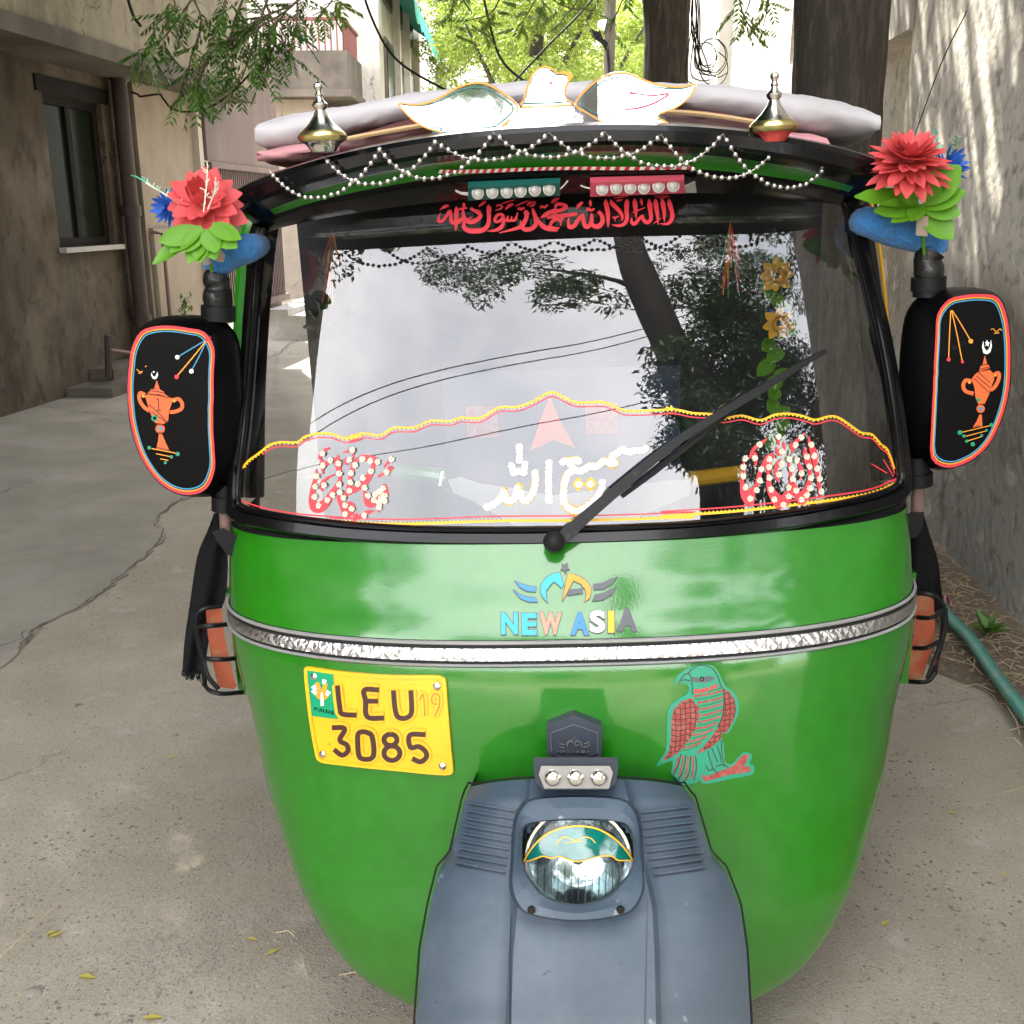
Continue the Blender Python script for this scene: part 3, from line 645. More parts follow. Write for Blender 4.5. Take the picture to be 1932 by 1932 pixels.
FLW = [(350,310),(355,560),(515,460),(680,520),(905,445),(968,240),(700,730),(225,785),(200,995),(385,970),(695,955),(945,715),(1030,550),(930,910),(910,1080),(185,1215),(270,1395),(455,1280),(560,1170),(710,1120),(790,1230),(820,1390),(955,1460),(815,1570),(1180,425),(1345,465),(1490,485),(1355,680),(1190,820),(1085,950),(1225,1020),(1295,1190),(1610,1040),(1540,1110),(1450,1160),(1640,1180),(1420,1280),(1530,1340),(1640,1300),(1525,1430),(1570,1240),(1680,700),(1785,430),(1220,1600)]
def daisy(mesh_m, r=.0063):
    V, F = [], []
    for k in range(8):
        a = k*math.pi/4+rng.uniform(-.12, .12); c, s = math.cos(a), math.sin(a); b = len(V); rr = r*rng.uniform(.88, 1.05)
        for u, w, z in ((.12,.06,.0012),(.5,.22,.003),(.85,.2,.0032),(1.0,.0,.0016)):
            for t in ((-1,1) if w else (0,)): V.append((rr*(u*c-t*w*s), rr*(u*s+t*w*c), z))
        F += [(b,b+1,b+3,b+2),(b+2,b+3,b+5,b+4),(b+4,b+5,b+6)]
    return meshdata('daisy', V, F, mesh_m, smooth=False)
daisym = [daisy(M['petalwhite']) for _ in range(3)]
def studs(f, pts, sc=1, name='daisy_sticker', m=None):
    for i, (x, y) in enumerate(pts):
        p = mwind(*f(x, y), .0022); q = mwind(*f(x, y), .02)
        if p is None or q is None: continue
        n = (q-p).normalized(); mw = Matrix.Translation(p) @ n.to_track_quat('Z', 'Y').to_matrix().to_4x4() @ Matrix.Rotation(random.uniform(0, 6), 4, 'Z') @ Matrix.Diagonal((sc, sc, 1, 1))
        place(name, (m or daisym)[i % 3], rick, mw)
decal('calligraphy', pen(FL, CL, mwind, .0016, kl), M['red'], rick); studs(FL, FLW)
CR = [[(670,260,20),(560,340,70),(440,430,70),(370,540,60),(335,640,30)],[(430,520,40),(450,620,90),(450,720,60),(435,790,16)],[(870,230,40),(890,310,60),(905,385,30)],[(850,400,20),(860,480,50),(905,560,70),(960,520,60),(1005,440,60),(990,320,26)],
 [(1120,340,30),(1150,430,50),(1175,530,20)],[(1400,155,40),(1330,240,70),(1250,300,80),(1190,380,70),(1180,500,36)],[(1485,220,16),(1500,330,70),(1570,500,130),(1600,640,120),(1610,780,80),(1640,900,80),(1670,1050,70),(1690,1200,70),(1700,1410,26)],
 [(1405,430,16),(1420,540,90),(1460,680,130),(1500,850,70),(1510,980,70),(1490,1120,90),(1440,1260,140),(1370,1400,220),(1330,1480,140),(1260,1340,130),(1200,1200,120),(1150,1090,80),(1140,950,60),(1110,800,50),(1090,650,40),(1085,540,16)],
 [(1250,640,30),(1310,780,60),(1340,900,90),(1325,1050,26)],[(800,570,90),(700,650,150),(620,780,120),(540,900,90),(500,1050,90),(450,1200,90),(340,1350,200),(330,1500,160),(240,1350,160),(190,1150,90),(190,1000,60),(210,850,50),(220,700,40)],[(780,570,60),(720,700,100),(700,880,70),(700,1050,80),(730,1230,130),(830,1400,200),(940,1500,260),(1060,1400,200),(1130,1250,130),(1150,1100,90)],
 [(870,1620,10),(900,1560,120),(960,1480,120)],[(950,640,16),(870,760,80),(840,900,70),(860,1000,70),(900,1095,26)]]
FRW = [(515,375),(240,645),(420,640),(200,810),(200,985),(545,850),(520,1075),(245,1205),(455,1260),(335,1425),(705,660),(695,815),(705,1020),(740,1245),(805,1445),(980,1545),(1080,1380),(880,220),(945,505),(1215,380),(1325,240),(940,755),(890,960),(1095,655),(1140,840),(1240,675),(1330,930),(1160,1040),(1080,1210),(1230,1265),(1435,610),(1485,805),(1505,1025),(1490,1225),(1430,1355),(1325,1450),(1520,380),(1575,595),(1630,840),(1680,1040),(1715,1285)]
decal('calligraphy', pen(FR, CR, mwind, .0016, kr), M['red'], rick); studs(FR, FRW)
CC = [[(60,808,10),(140,770,40),(230,690,50),(260,600,40),(280,720,70),(330,740,70),(380,690,50),(420,560,50),(450,700,60),(500,730,60),(560,680,60),(600,560,60),(605,400,60)],[(762,310,40),(755,450,50),(755,600,50),(760,730,50)],
 [(340,340,20),(365,410,40),(420,400,30),(470,410,40),(490,320,20)],[(425,130,30),(425,280,30)],[(930,290,60),(1010,290,70),(1100,270,60)],[(1000,330,50),(1030,380,60),(960,450,60),(930,560,60),(920,700,60),(960,800,70),(1060,850,80),(1180,800,60),(1290,700,60),(1350,600,50),(1360,520,40)],
 [(1030,390,50),(1120,400,50),(1210,350,60),(1290,350,50),(1380,290,60),(1470,330,70),(1500,290,60),(1440,270,50),(1520,200,50),(1590,160,50),(1650,190,50),(1740,170,50),(1800,180,50),(1870,120,40)],
 [(1030,550,20),(1095,550,110),(1160,550,14),(1225,550,115),(1300,550,14)]]
decal('calligraphy', pen(FC, CC, mwind, .0016, kc*1.4), M['yel'], rick)
M['daisywhite'] = mat('white_petal_sticker', (.8,.8,.78), .5)
dw = [daisy(M['daisywhite'], .0070) for _ in range(3)]
cpts = []
for s in CC[:-1]:
    c = cat(s, 8); last = None
    for x, y, w in c:
        if last is None or math.hypot(x-last[0], y-last[1]) > 40: cpts.append((x, y)); last = (x, y)
cpts += [(1095,550),(1225,550),(425,150),(425,280),(365,420),(475,420),(915,300),(1090,290),(1000,300)]
studs(FC, cpts, 1, m=dw)
M['digitshade'] = mat('brown_digit_shade', (.34,.15,.02), .6)  # brown for the painted shadow beside the raised digits
# ---- registration plate
mpl = mbody
pl = cat([(60,75),(300,110),(600,145),(900,168),(1200,180),(1500,180),(1650,183),(1720,210),(1748,260),(1765,500),(1790,800),(1815,1100),(1838,1330),(1820,1375),(1760,1390),(1500,1372),(1200,1340),(900,1312),(600,1280),(350,1250),(250,1235),(195,1200),(175,1130),(140,950),(100,700),(70,450),(48,250),(40,130)], 2, closed=True)
pl = tr(NP, pl); plate = mk('registration_plate', *polygeo(pl, mpl, .006, 12, .005), M['yellow'], rick, smooth=False)
decal('plate_rim', [ribgeo([(966*0+x, y) for x, y in [((p[0]-718)*.975+718, (p[1]-1357)*.965+1357) for p in pl[::2]]], mpl, .0085, 6, 2, closed=True, thick=.003)], M['yellow'], plate)
kp = 480/1932*K
PC = {'letter_L': [[(440,290),(450,400),(470,560),(500,635),(670,650)]], 'letter_E': [[(940,345),(765,345),(780,480),(800,670),(1000,685)],[(790,480),(930,480)]], 'letter_U': [[(1115,350),(1130,540),(1160,660),(1230,690),(1310,660),(1335,580),(1325,350)]],
 'digit': [[(375,800),(530,812),(470,950),(555,1010),(570,1080),(500,1135),(400,1065)]], 'digit_': [[(830,870),(760,850),(695,870),(685,960),(705,1150),(790,1185),(865,1160),(880,1060),(855,900),(800,860)]],
 'digit__': [[(1080+78*math.sin(t), 948-68*math.cos(t)) for t in np.linspace(0, 2*math.pi, 13)], [(1098+95*math.sin(t), 1110-88*math.cos(t)) for t in np.linspace(0, 2*math.pi, 15)]], 'digit___': [[(1500,885),(1312,892),(1320,1040),(1420,1030),(1500,1090),(1510,1160),(1440,1215),(1340,1175)]]}
for nm, ss in PC.items():
    nm = nm.rstrip('_'); b = decal('raised_'+('letter' if nm[0] == 'l' else 'digit'), [ribgeo([(*NP(x, y), 19) for x, y in s], mpl, .0085, n=5, thick=.0025) for s in ss], M['yellow'], plate)
    decal('relief_shade', [ribgeo([(*NP(x, y), 21.5) for x, y in s], mpl, .0072, n=5) for s in ss], M['amber'], plate)  # flat amber border painting the shaded edge of the relief
    decal('paint', [ribgeo([(*NP(x+4, y+4), 9.5) for x, y in s], mpl, .0092, n=5) for s in ss], M['brown'], plate)
for ss in ([[(1430,465),(1475,405),(1495,660)]], [[(1640,520),(1590,510),(1575,450),(1600,400),(1650,400),(1672,450),(1660,560),(1610,670)]]):
    decal('raised_digit', [ribgeo([(*NP(x, y), 11) for x, y in s], mpl, .0085, n=5, thick=.0025) for s in ss], M['yellow'], plate)
    decal('digit_shadow_paint', [ribgeo([(*NP(x, y), 14) for x, y in s], mpl, .0072, n=5) for s in ss], M['amber'], plate)
    decal('digit_shadow_paint', [ribgeo([(*NP(x+3, y+3), 3) for x, y in s], mpl, .0090, n=5) for s in ss], M['digitshade'], plate)
ps = decal('green_province_sticker', [polygeo(tr(NP, [(72,112),(385,160),(415,430),(445,705),(280,685),(120,662),(95,400)]), mpl, .0078, 10)], M['sticker_green'], plate)
for i, ch in enumerate('PUNJAB'):
    x = 162+i*41; y = 555+i*9
    decal('small_letter', [textquad(ch, [NP(x, y), NP(x+34, y+7), NP(x+38, y+52), NP(x+4, y+45)], mpl, .0083, .02)], M['black'], plate)
decal('wheat_emblem', [ribgeo([(*NP(a, b), 8), (*NP((a+258)/2, (b+470)/2+10), 9), (*NP(258, 460), 3)], mpl, .0083) for a, b in ((195,260),(300,270),(190,370),(330,380))], M['amber'], plate)
decal('wheat_emblem', [ribgeo([(*NP(a, b), 9), (*NP(a+(250-a)*.35, b+50), 5)], mpl, .0086) for a, b in ((150,300),(290,225),(345,365),(150,350))] + [ribgeo([(*NP(255,380),3),(*NP(262,540),6)], mpl, .0086)], M['white'], plate)
def screw(px, py, mp, off, r=.007, par=None):
    p = mp(px, py, off); q = mp(px, py, off+.02); n = (q-p).normalized()
    v, f = join([lathe([(0, r), (r*.3, r*.9), (r*.55, r*.5)], 12)]); mw = Matrix.Translation(p) @ n.to_track_quat('Z', 'Y').to_matrix().to_4x4()
    mk('screw', *at(v, f, mw), M['silver'], par or rick, smooth=True)
for x, y in ((160,188),(1640,305),(265,1130),(1710,1275)): screw(*NP(x, y), mpl, .0075, par=plate)
# ---- falcon sticker
eg = mbody
out = cat([(560,150),(700,115),(860,118),(950,180),(1010,290),(1080,425),(1180,490),(1250,600),(1275,720),(1250,850),(1190,970),(1130,1080),(1075,1100),(1020,1090),(1020,1170),(1050,1230),(1060,1400),(1075,1500),(1140,1530),(1200,1500),(1290,1390),(1370,1355),(1450,1395),(1440,1480),(1420,1525),(1475,1545),(1490,1620),(1440,1690),(1200,1735),(900,1800),(760,1815),(700,1760),(680,1790),(560,1825),(400,1815),(330,1720),(300,1640),(320,1480),(90,1570),(160,1440),(225,1330),(240,1100),(240,880),(260,750),(330,650),(460,570),(540,510),(550,440),(510,390),(400,365),(350,410),(352,340),(400,260),(480,200)], 2, closed=True)
falc = mk('falcon_sticker', *polygeo(tr(EG, out), eg, .0012, 10), M['teal'], rick)
lw = [(580,590),(620,620),(640,670),(700,700),(690,790),(705,860),(660,950),(640,1050),(560,1180),(480,1280),(400,1370),(320,1420),(165,1500),(270,1340),(300,1150),(300,900),(340,750),(440,640)]
rw = [(1045,450),(1130,500),(1200,600),(1225,720),(1210,850),(1150,980),(1080,1095),(1020,1080),(1015,1170),(900,1270),(780,1340),(655,1385),(780,1260),(900,1110),(980,980),(1030,830),(1050,650)]
br = [(730,1680),(800,1700),(900,1680),(960,1640),(1090,1600),(1190,1550),(1320,1400),(1420,1400),(1340,1560),(1430,1575),(1430,1640),(1300,1660),(1100,1690),(900,1750),(770,1780)]
for w in (lw, rw, br): decal('painted_wing' if w is not br else 'painted_branch', [polygeo(tr(EG, w), eg, .0016, 10)], M['rust'], falc)
decal('painted_face', [polygeo(tr(EG, [(590,290),(720,300),(850,275),(930,300),(890,340),(760,370),(620,360)]), eg, .0016, 10)], M['grey'], falc)
ln = []
bl = lambda t: (600+110*t if 0 else 0)
for i in range(19):
    t = i/18; y = 520+t*830
    xl = np.interp(y, [500,600,700,860,1000,1150,1350], [590,630,710,700,660,600,430]); xr = np.interp(y, [430,650,850,1000,1150,1350], [1040,1050,1030,980,880,690])
    ln.append(([(xl, y), ((xl+xr)/2, y-30), (xr, y-85 if y > 560 else y-80)], i % 2))
decal('body_stripe', [ribgeo([(*EG(*p), 3.6) for p in l], eg, .0017, n=4) for l, k in ln if k], M['rust'], falc)
decal('body_stripe', [ribgeo([(*EG(*p), 1.4) for p in l], eg, .0017, n=4) for l, k in ln if not k], M['greendark'], falc)
lines = [[(440,1380),(400,1550),(330,1680)],[(510,1400),(480,1600),(400,1760)],[(580,1410),(560,1650),(480,1790)],[(650,1410),(660,1600),(620,1760)],[(820,1340),(850,1450),(900,1600)],[(880,1300),(960,1500)],[(950,1260),(1000,1400),(1010,1500)],[(1020,1190),(1020,1350),(1060,1560)],[(430,330),(500,250),(570,260),(600,400),(600,540)],[(400,360),(480,330),(570,340)],[(540,240),(620,160),(740,120),(880,160),(960,270),(1020,440)],[(790,1540),(840,1620),(900,1600),(960,1660)],[(940,1560),(1030,1540),(1110,1570)],[(1045,450),(1055,640),(1030,850),(960,1010)]]
for w in (lw, rw):
    ys = [p[1] for p in w]; xs = [p[0] for p in w]
    for j in range(int((max(ys)-min(ys))/78)):
        y = min(ys)+60+78*j; seg = [x for x in np.linspace(min(xs), max(xs), 60) if inside(x, y, w)]
        if len(seg) > 5: lines.append([(seg[0], y), (seg[len(seg)//3], y+16), (seg[2*len(seg)//3], y-10), (seg[-1], y+6)])
    for j in range(8):
        x = min(xs)+50+70*j; seg = [y for y in np.linspace(min(ys), max(ys), 80) if inside(x+(y-900)*.0, y, w)]
        if len(seg) > 6: lines.append([(x, seg[1]), (x+16, seg[len(seg)//2]), (x-4, seg[-1])])
decal('ink_line', [ribgeo([(*EG(*p), 1.5) for p in l], eg, .0021, n=4) for l in lines], M['brown'], falc)
decal('ink_line', [ribgeo([(*EG(740+26*math.cos(t), 315+26*math.sin(t)), 1.4) for t in np.linspace(0, 6.28, 12)], eg, .0021, n=2)], M['black'], falc)
decal('tail_stripe', [ribgeo([(*EG(*p), 3.4) for p in l], eg, .0017, n=4) for l in ([(405,1420),(385,1540),(340,1660)],[(475,1410),(455,1560),(410,1700)],[(545,1420),(525,1600),(480,1760)],[(610,1420),(615,1580),(590,1740)])], M['rust'], falc)
decal('neck_bead', [polygeo(circ(*EG(x, y), 3.2, 8, 4.6), eg, .0021, 0) for x, y in ((652,492),(705,490),(758,478),(812,466),(880,445),(935,418))], M['red'], falc)
# ---- hexagonal badge and three-lens light bar
mb = mbody
hx = [(820,215),(948,163),(1080,215),(1082,350),(1055,385),(860,388),(820,350)]
hexb = mk('hexagonal_badge', *polygeo(tr(FD, hx), mb, .03, 0, .029), M['fenderdark'], rick)
decal('badge_rim', [ribgeo(tr(FD, [(838,245),(948,205),(1062,245),(1062,345),(948,392),(842,350)]), mb, .0315, 2.2, 1, closed=True)], M['silver'], hexb)
for i, ch in enumerate('NEWASIA'):
    x = 868+i*23
    decal('small_letter', [textquad(ch, [FD(x,329),FD(x+18,329),FD(x+18,350),FD(x,350)], mb, .0315, .02)], M['silver'], hexb)
def mini(p): x, y = p; return (948+(x-905)*.125, 262+(y-75)*.115)
decal('badge_wings', [polygeo([FD(*mini(p)) for p in pts], mb, .0315, 0) for pts, m in LOGO], M['silver'], hexb)
lbo = [(755,395),(1160,395),(1165,440),(1155,520),(1115,555),(800,555),(762,520),(752,440)]
mbar = lambda px, py, off=0.0: P(px, py, 1.40-off)
lb = mk('light_bar', *polygeo(tr(FD, lbo), mbar, .05, 0, .14), M['fenderdark'], rick)
mk('clear_lens_cover', *polygeo(tr(FD, [(790,437),(1125,437),(1140,470),(1120,548),(805,548),(778,480)]), mbar, .054, 0, .003), M['cover'], lb)
for x in (846, 957, 1070):
    p = mbar(*FD(x, 492), .054); mw = Matrix.Translation(p) @ Vector((0,-1,.15)).to_track_quat('Z','Y').to_matrix().to_4x4()
    mk('led_lens', *at(*lathe([(0,.0135),(.004,.0125),(.008,.009),(.0095,.003)], 16), mw), M['chrome'], lb, smooth=True)
# ---- front mudguard
cyk = [500,560,600,880,950,1130,1350,1697,2000,2400]
FLx = [445,425,416,352,290,245,205,180,176,190]; FRx = [1485,1512,1535,1618,1690,1760,1792,1812,1818,1800]
FY = [1.395,1.375,1.362,1.305,1.290,1.25,1.20,1.12,1.07,1.06]
def fpt(s, cy):
    l = np.interp(cy, cyk, FLx); r = np.interp(cy, cyk, FRx); yb = float(np.interp(cy, cyk, FY))
    cx = (l+r)/2+s*(r-l)/2; cyy = cy + (38*(abs(s)**3)*np.interp(cy, [500, 620], [1, 0]))
    y = yb + .045*abs(s)**5 + (.012*(1 if abs(s) < .44 else max(0, 1-(abs(s)-.44)*30)) - .012) * -1 * 1.0
    return P(*FD(cx, cyy), y)
ss = np.linspace(-1, 1, 61); cs = list(np.linspace(500, 640, 8))+list(np.linspace(660, 1000, 14))+list(np.linspace(1020, 2400, 34))
V, F = [], []
for c in cs:
    a = fpt(-1, c); b = fpt(1, c); V.append(a+Vector((.012, .14, -.04))); V += [fpt(s, c) for s in ss]; V.append(b+Vector((-.012, .14, -.04)))
n = len(ss)+2
for i in range(len(cs)-1):
    for k in range(n-1):
        s_ = ss[min(max(k-1, 0), len(ss)-1)]; c_ = (cs[i]+cs[i+1])/2; l = np.interp(c_, cyk, FLx); r = np.interp(c_, cyk, FRx); x_ = (l+r)/2+s_*(r-l)/2
        if ((x_-966)/300)**2+((c_-905)/245)**2 < 1: continue
        F.append((i*n+k, i*n+k+1, (i+1)*n+k+1, (i+1)*n+k))
top = len(V); 
for k in range(n): V.append(V[k]+Vector((0, .15, -.112)))
for k in range(n-1): F.append((k+1, k, top+k, top+k+1))
fen = mk('front_mudguard', V, F, M['fender'], rick, smooth=True, auto=28, fix=True)
B_fen = BVHTree.FromPolygons(V, F); mfen = surf_mapper([B_fen])
mk('mudguard_edge', *tube([fpt(-1, c)+Vector((-.004, .012, 0)) for c in cs[::-1]]+[fpt(s, 500)+Vector((0, .006, .0)) for s in ss[1:-1:3]]+[fpt(1, c)+Vector((.004, .012, 0)) for c in cs], .0017, 6), M['rubber'], rick, smooth=True)
for x0_, x1_ in (((643,1070),(640,1700)), ((1308,1090),(1296,1700))):
    decal('panel_groove', [ribgeo([(*FD(*x0_), 1.2), (*FD((x0_[0]+x1_[0])/2, 1400), 2.6), (*FD(*x1_), 3)], mfen, .0008, n=8)], M['fenderdark'], fen)
RIBSHADE = ([], [])
for i in range(9):
    t = i/8
    for a, b in (((448-70*t, 622+294*t), (662-46*t, 660+300*t)), ((1265+68*t, 668+304*t), (1502+80*t, 640+298*t))):
        mk('louvre', *ribgeo([(*FD(*a), 3), (*FD((a[0]+b[0])/2, (a[1]+b[1])/2), 3.6), (*FD(*b), 3)], mfen, .0055, n=3, thick=.006), M['fender'], fen)
        RIBSHADE[int(a[0] > 900)].append(ribgeo([(a2[0], a2[1]+3.2, 2.4) for a2 in (FD(*a), FD((a[0]+b[0])/2, (a[1]+b[1])/2), FD(*b))], mfen, .0012, n=3))
for g_ in RIBSHADE: decal('louvre_shade', g_, M['fenderdark'], fen)  # flat dark lines painting the shade below each louvre
# headlight shroud
so_ = cat([(700,640),(760,600),(960,588),(1170,600),(1230,640),(1262,720),(1278,900),(1285,1040),(1240,1130),(1190,1160),(1080,1182),(960,1190),(850,1182),(740,1160),(690,1130),(650,1040),(655,900),(668,720)], 4, closed=True)
cx0, cy0 = 966, 905
def star(pts, n=72, c=(cx0, cy0)):
    a = [(math.atan2(p[1]-c[1], p[0]-c[0]), math.hypot(p[0]-c[0], p[1]-c[1])) for p in pts]; a.sort()
    A = [q[0] for q in a]; Rr = [q[1] for q in a]; A = [A[-1]-2*math.pi]+A+[A[0]+2*math.pi]; Rr = [Rr[-1]]+Rr+[Rr[0]]
    return [(c[0]+math.cos(t)*np.interp(t, A, Rr), c[1]+math.sin(t)*np.interp(t, A, Rr)) for t in np.linspace(-math.pi, math.pi, n, endpoint=False)]
si_ = cat([(700,735),(770,708),(960,695),(1160,705),(1225,740),(1248,840),(1240,930),(1190,1010),(1110,1085),(966,1122),(820,1085),(740,1010),(695,930),(688,840)], 4, closed=True)
O = star(so_); I = star(si_)
def fy(cy): return float(np.interp(cy, cyk, FY))
rings = []
for f_, dz, y_ in ((1.06, .02, None), (1.0, -.012, None), (.97, -.030, None), (.5, -.034, None), (0.0, -.030, None), (-.02, -.022, None), (-.05, .03, None)):
    row = []
    for o, i_ in zip(O, I):
        if f_ > 1: x, y = cx0+(o[0]-cx0)*f_, cy0+(o[1]-cy0)*f_
        elif f_ >= 0: x, y = i_[0]+(o[0]-i_[0])*f_, i_[1]+(o[1]-i_[1])*f_
        else: x, y = cx0+(i_[0]-cx0)*(1+f_), cy0+(i_[1]-cy0)*(1+f_)
        row.append(P(*FD(x, y), fy(y)+dz))
    rings.append(row)
V = [p for r in rings for p in r]; n = 72; F = [(a*n+k, a*n+(k+1) % n, (a+1)*n+(k+1) % n, (a+1)*n+k) for a in range(len(rings)-1) for k in range(n)]
mk('headlight_shroud', V, F, M['fender'], rick, smooth=True, auto=35, fix=True)
lampc = P(*FD(970, 900), fy(900)+.012); mwl = Matrix.Translation(lampc) @ Matrix.Rotation(R(-2.5), 4, 'Z') @ Matrix.Rotation(R(72), 4, 'X')
M['bowl'] = mat('lamp_reflector', (.80,.92,.93), .16, metal=1, bump=.1, bscale=50)  # pale cyan tint stands in for a reflection in the bowl
hl = empty('headlight', mwl); hl.parent = rick; hl.matrix_local = MV.inverted() @ mwl
RL = .077
mk('reflector', *at(*[x for x in (lambda vf: (vf[0], vf[1][:-2]))(lathe([(-.045,.012),(-.042,.03),(-.03,.055),(-.012,.072),(.0,RL-.004)], 40))], mwl), M['bowl'], hl, smooth=True)
mk('bulb_shield', *at(*lathe([(-.045,.012),(-.02,.014),(-.012,.010),(-.008,.003)], 16), mwl), M['silver'], hl, smooth=True)
dome = lambda k=1.0, o=0.0: [(.022*k*(1-(r/RL)**2)+o, r) for r in (RL, RL*.9, RL*.75, RL*.55, RL*.35, RL*.15, .001)]
dv, df = lathe(dome(), 40); df = df[:-2]
mk('lamp_glass', *at(dv, df, mwl), M['lampglass'], hl, smooth=True, auto=None)
mk('lamp_ring', *at(*tube([(RL*math.cos(t), RL*math.sin(t), 0) for t in np.linspace(0, 2*math.pi, 40, endpoint=False)], .004, 6, closed=True), mwl), M['chrome'], hl, smooth=True)
fl = []   # faint fluting bars moulded into the glass
for x in np.linspace(-.06, .06, 13):
    h = math.sqrt(RL*RL-x*x)*.9; fl.append(tube([(x, -h, .0225*(1-(x*x+h*h)/RL**2)-.002), (x, -h*.5, .0225*(1-(x*x+h*h*.25)/RL**2)-.002), (x, 0, .0225*(1-(x*x)/RL**2)-.002)], .0012, 5))
mk('glass_flute', *at(*join(fl), mwl), M['lampglass'], hl, smooth=True)
gv = dv; bd = BVHTree.FromPolygons([mwl @ Vector((v[0]*1.06, v[1]*1.06, v[2]+.003)) for v in dv], df); mdome = surf_mapper([bd])
vis = cat([(712,905),(740,850),(800,785),(880,745),(966,732),(1060,745),(1140,790),(1200,850),(1232,905)], 5) + cat([(1232,905),(1200,890),(1160,900),(1130,880),(1085,878),(1040,888),(1005,900),(960,905),(920,895),(880,880),(840,888),(800,880),(760,895),(712,905)], 4)[1:-1]
mk('green_headlight_eyelid', *used(*polygeo(tr(FD, vis), mdome, .003, 8, .0)), M['greenglass'], hl, smooth=True, auto=None)
decal('yellow_line', [ribgeo([(*FD(x, y), 3) for x, y in [(712,900),(740,850),(800,785),(880,745),(966,732),(1060,745),(1140,790),(1200,850),(1232,900)]], mdome, .0042), ribgeo([(*FD(x, y), 2.4) for x, y in [(722,900),(760,890),(800,876),(840,884),(880,876),(920,890),(960,900),(1005,895),(1040,884),(1085,874),(1130,876),(1160,894),(1222,895)]], mdome, .0042, n=4), ribgeo([(*FD(x, y), 1.8) for x, y in [(865,818),(900,785),(930,790),(960,800),(1000,785),(1030,790),(1052,812)]], mdome, .0042), ribgeo([(*FD(905,812), 1.6), (*FD(990,802), 1.6)], mdome, .0042)], M['yel'], hl)
for x, y in ((958,610),): screw(*FD(x, y), mfen, .004, .006)
for x in (742, 1177): mk('screw_slot', *at(*lathe([(0,.006),(.003,.005)], 10), Matrix.Translation(P(*FD(x,1140), fy(1140)-.034)) @ Matrix.Rotation(R(70), 4, 'X')), M['black'], rick)
# front wheel under the guard
wmw = Matrix.Translation((.126+.01, 1.42, .23)) @ Matrix.Rotation(math.pi/2, 4, 'Y')
fw = empty('front_wheel', wmw); fw.parent = rick; fw.matrix_local = MV.inverted() @ wmw
mk('tyre', *at(*lathe([(-.05,.16),(-.05,.2),(-.03,.228),(.03,.228),(.05,.2),(.05,.16)], 28), wmw), M['rubber'], fw, smooth=True)
# ---- wiper
pv = mwind(*A5(1190,1160), .012) or mbody(*A5(1190,1160), .02)
def wp(px, py, off): return mwind(px, py, off)
pvt = wp(1046, 1029, .03) if wp(1046, 1029, .03) else mbody(1046, 1029, .03)
pvt = mbody(1046, 1031, .022) or pvt
wip = mk('wiper_pivot', *at(*lathe([(-.02,.016),(.0,.019),(.012,.017),(.018,.010),(.02,.002)], 18), Matrix.Translation(pvt) @ Vector((0,-1,.5)).to_track_quat('Z','Y').to_matrix().to_4x4()), M['blackmat'], rick, smooth=True)
def ribbar(pts, wpx, off0, off1, name, m, par):
    g = [ribgeo([(x, y, w) for (x, y, w) in pts], mwind, off0, n=3, thick=off0-off1)]
    return mk(name, *used(*join(g)), m, par)
wa = ribbar([(1056,1018,22),(1075,1000,25),(1100,977,23),(1172,914,20),(1240,858,18),(1300,815,15),(1385,764,12)], 0, .040, .028, 'wiper_arm', M['steelrod'], rick)
wb = ribbar([(1172,936,8),(1260,868,12),(1385,766,14),(1470,712,13),(1548,666,9)], 0, .022, .010, 'wiper_blade', M['rubber'], rick)
ribbar([(1290,828,14),(1340,792,16),(1395,757,16),(1440,733,12)], 0, .032, .022, 'blade_bridge', M['steelrod'], rick)
# ---- coloured LED strips on the visor
for nm, m, q, cs in (('green_led_strip','tealdark',[(735,962),(1225,940),(1225,1010),(735,1035)],[(787,996),(864,991),(941,989),(1014,985),(1090,979),(1166,975)]),
                     ('pink_led_strip','pink',[(1385,938),(1885,925),(1890,995),(1385,1015)],[(1448,974),(1523,968),(1598,967),(1670,967),(1748,960),(1826,956)])):
    st = mk(nm, *polygeo(tr(A2, q), mvis, .012, 0, .01), M[m], rick)
    for x, y in cs:
        p = mvis(*A2(x, y), .012); p = p+(CO-p).normalized()*.006
        mk('led_lens', *at(*lathe([(0,.0105),(.003,.0105),(.0035,.0085),(.005,.0075),(.0065,.005),(.007,.001)], 18), Matrix.Translation(p) @ Vector((0,-1,.05)).to_track_quat('Z','Y').to_matrix().to_4x4()), M['lens'], st, smooth=True)
for pts in ([(735,1010),(700,1005),(670,990)], [(735,1000),(700,998),(668,985)], [(1225,980),(1245,960),(1265,935)], [(1385,975),(1360,970),(1335,960)], [(1890,960),(1905,965),(1925,980)]):
    mk('lead_wire', *tube([mvis(*A2(x, y), .01) for x, y in pts], .0013, 5), M['white'], rick)
mk('wire_tag', *polygeo(tr(A3, [(125,950),(180,925),(188,985),(130,985)]), mvis, .015, 0, .002), M['cream'], rick)
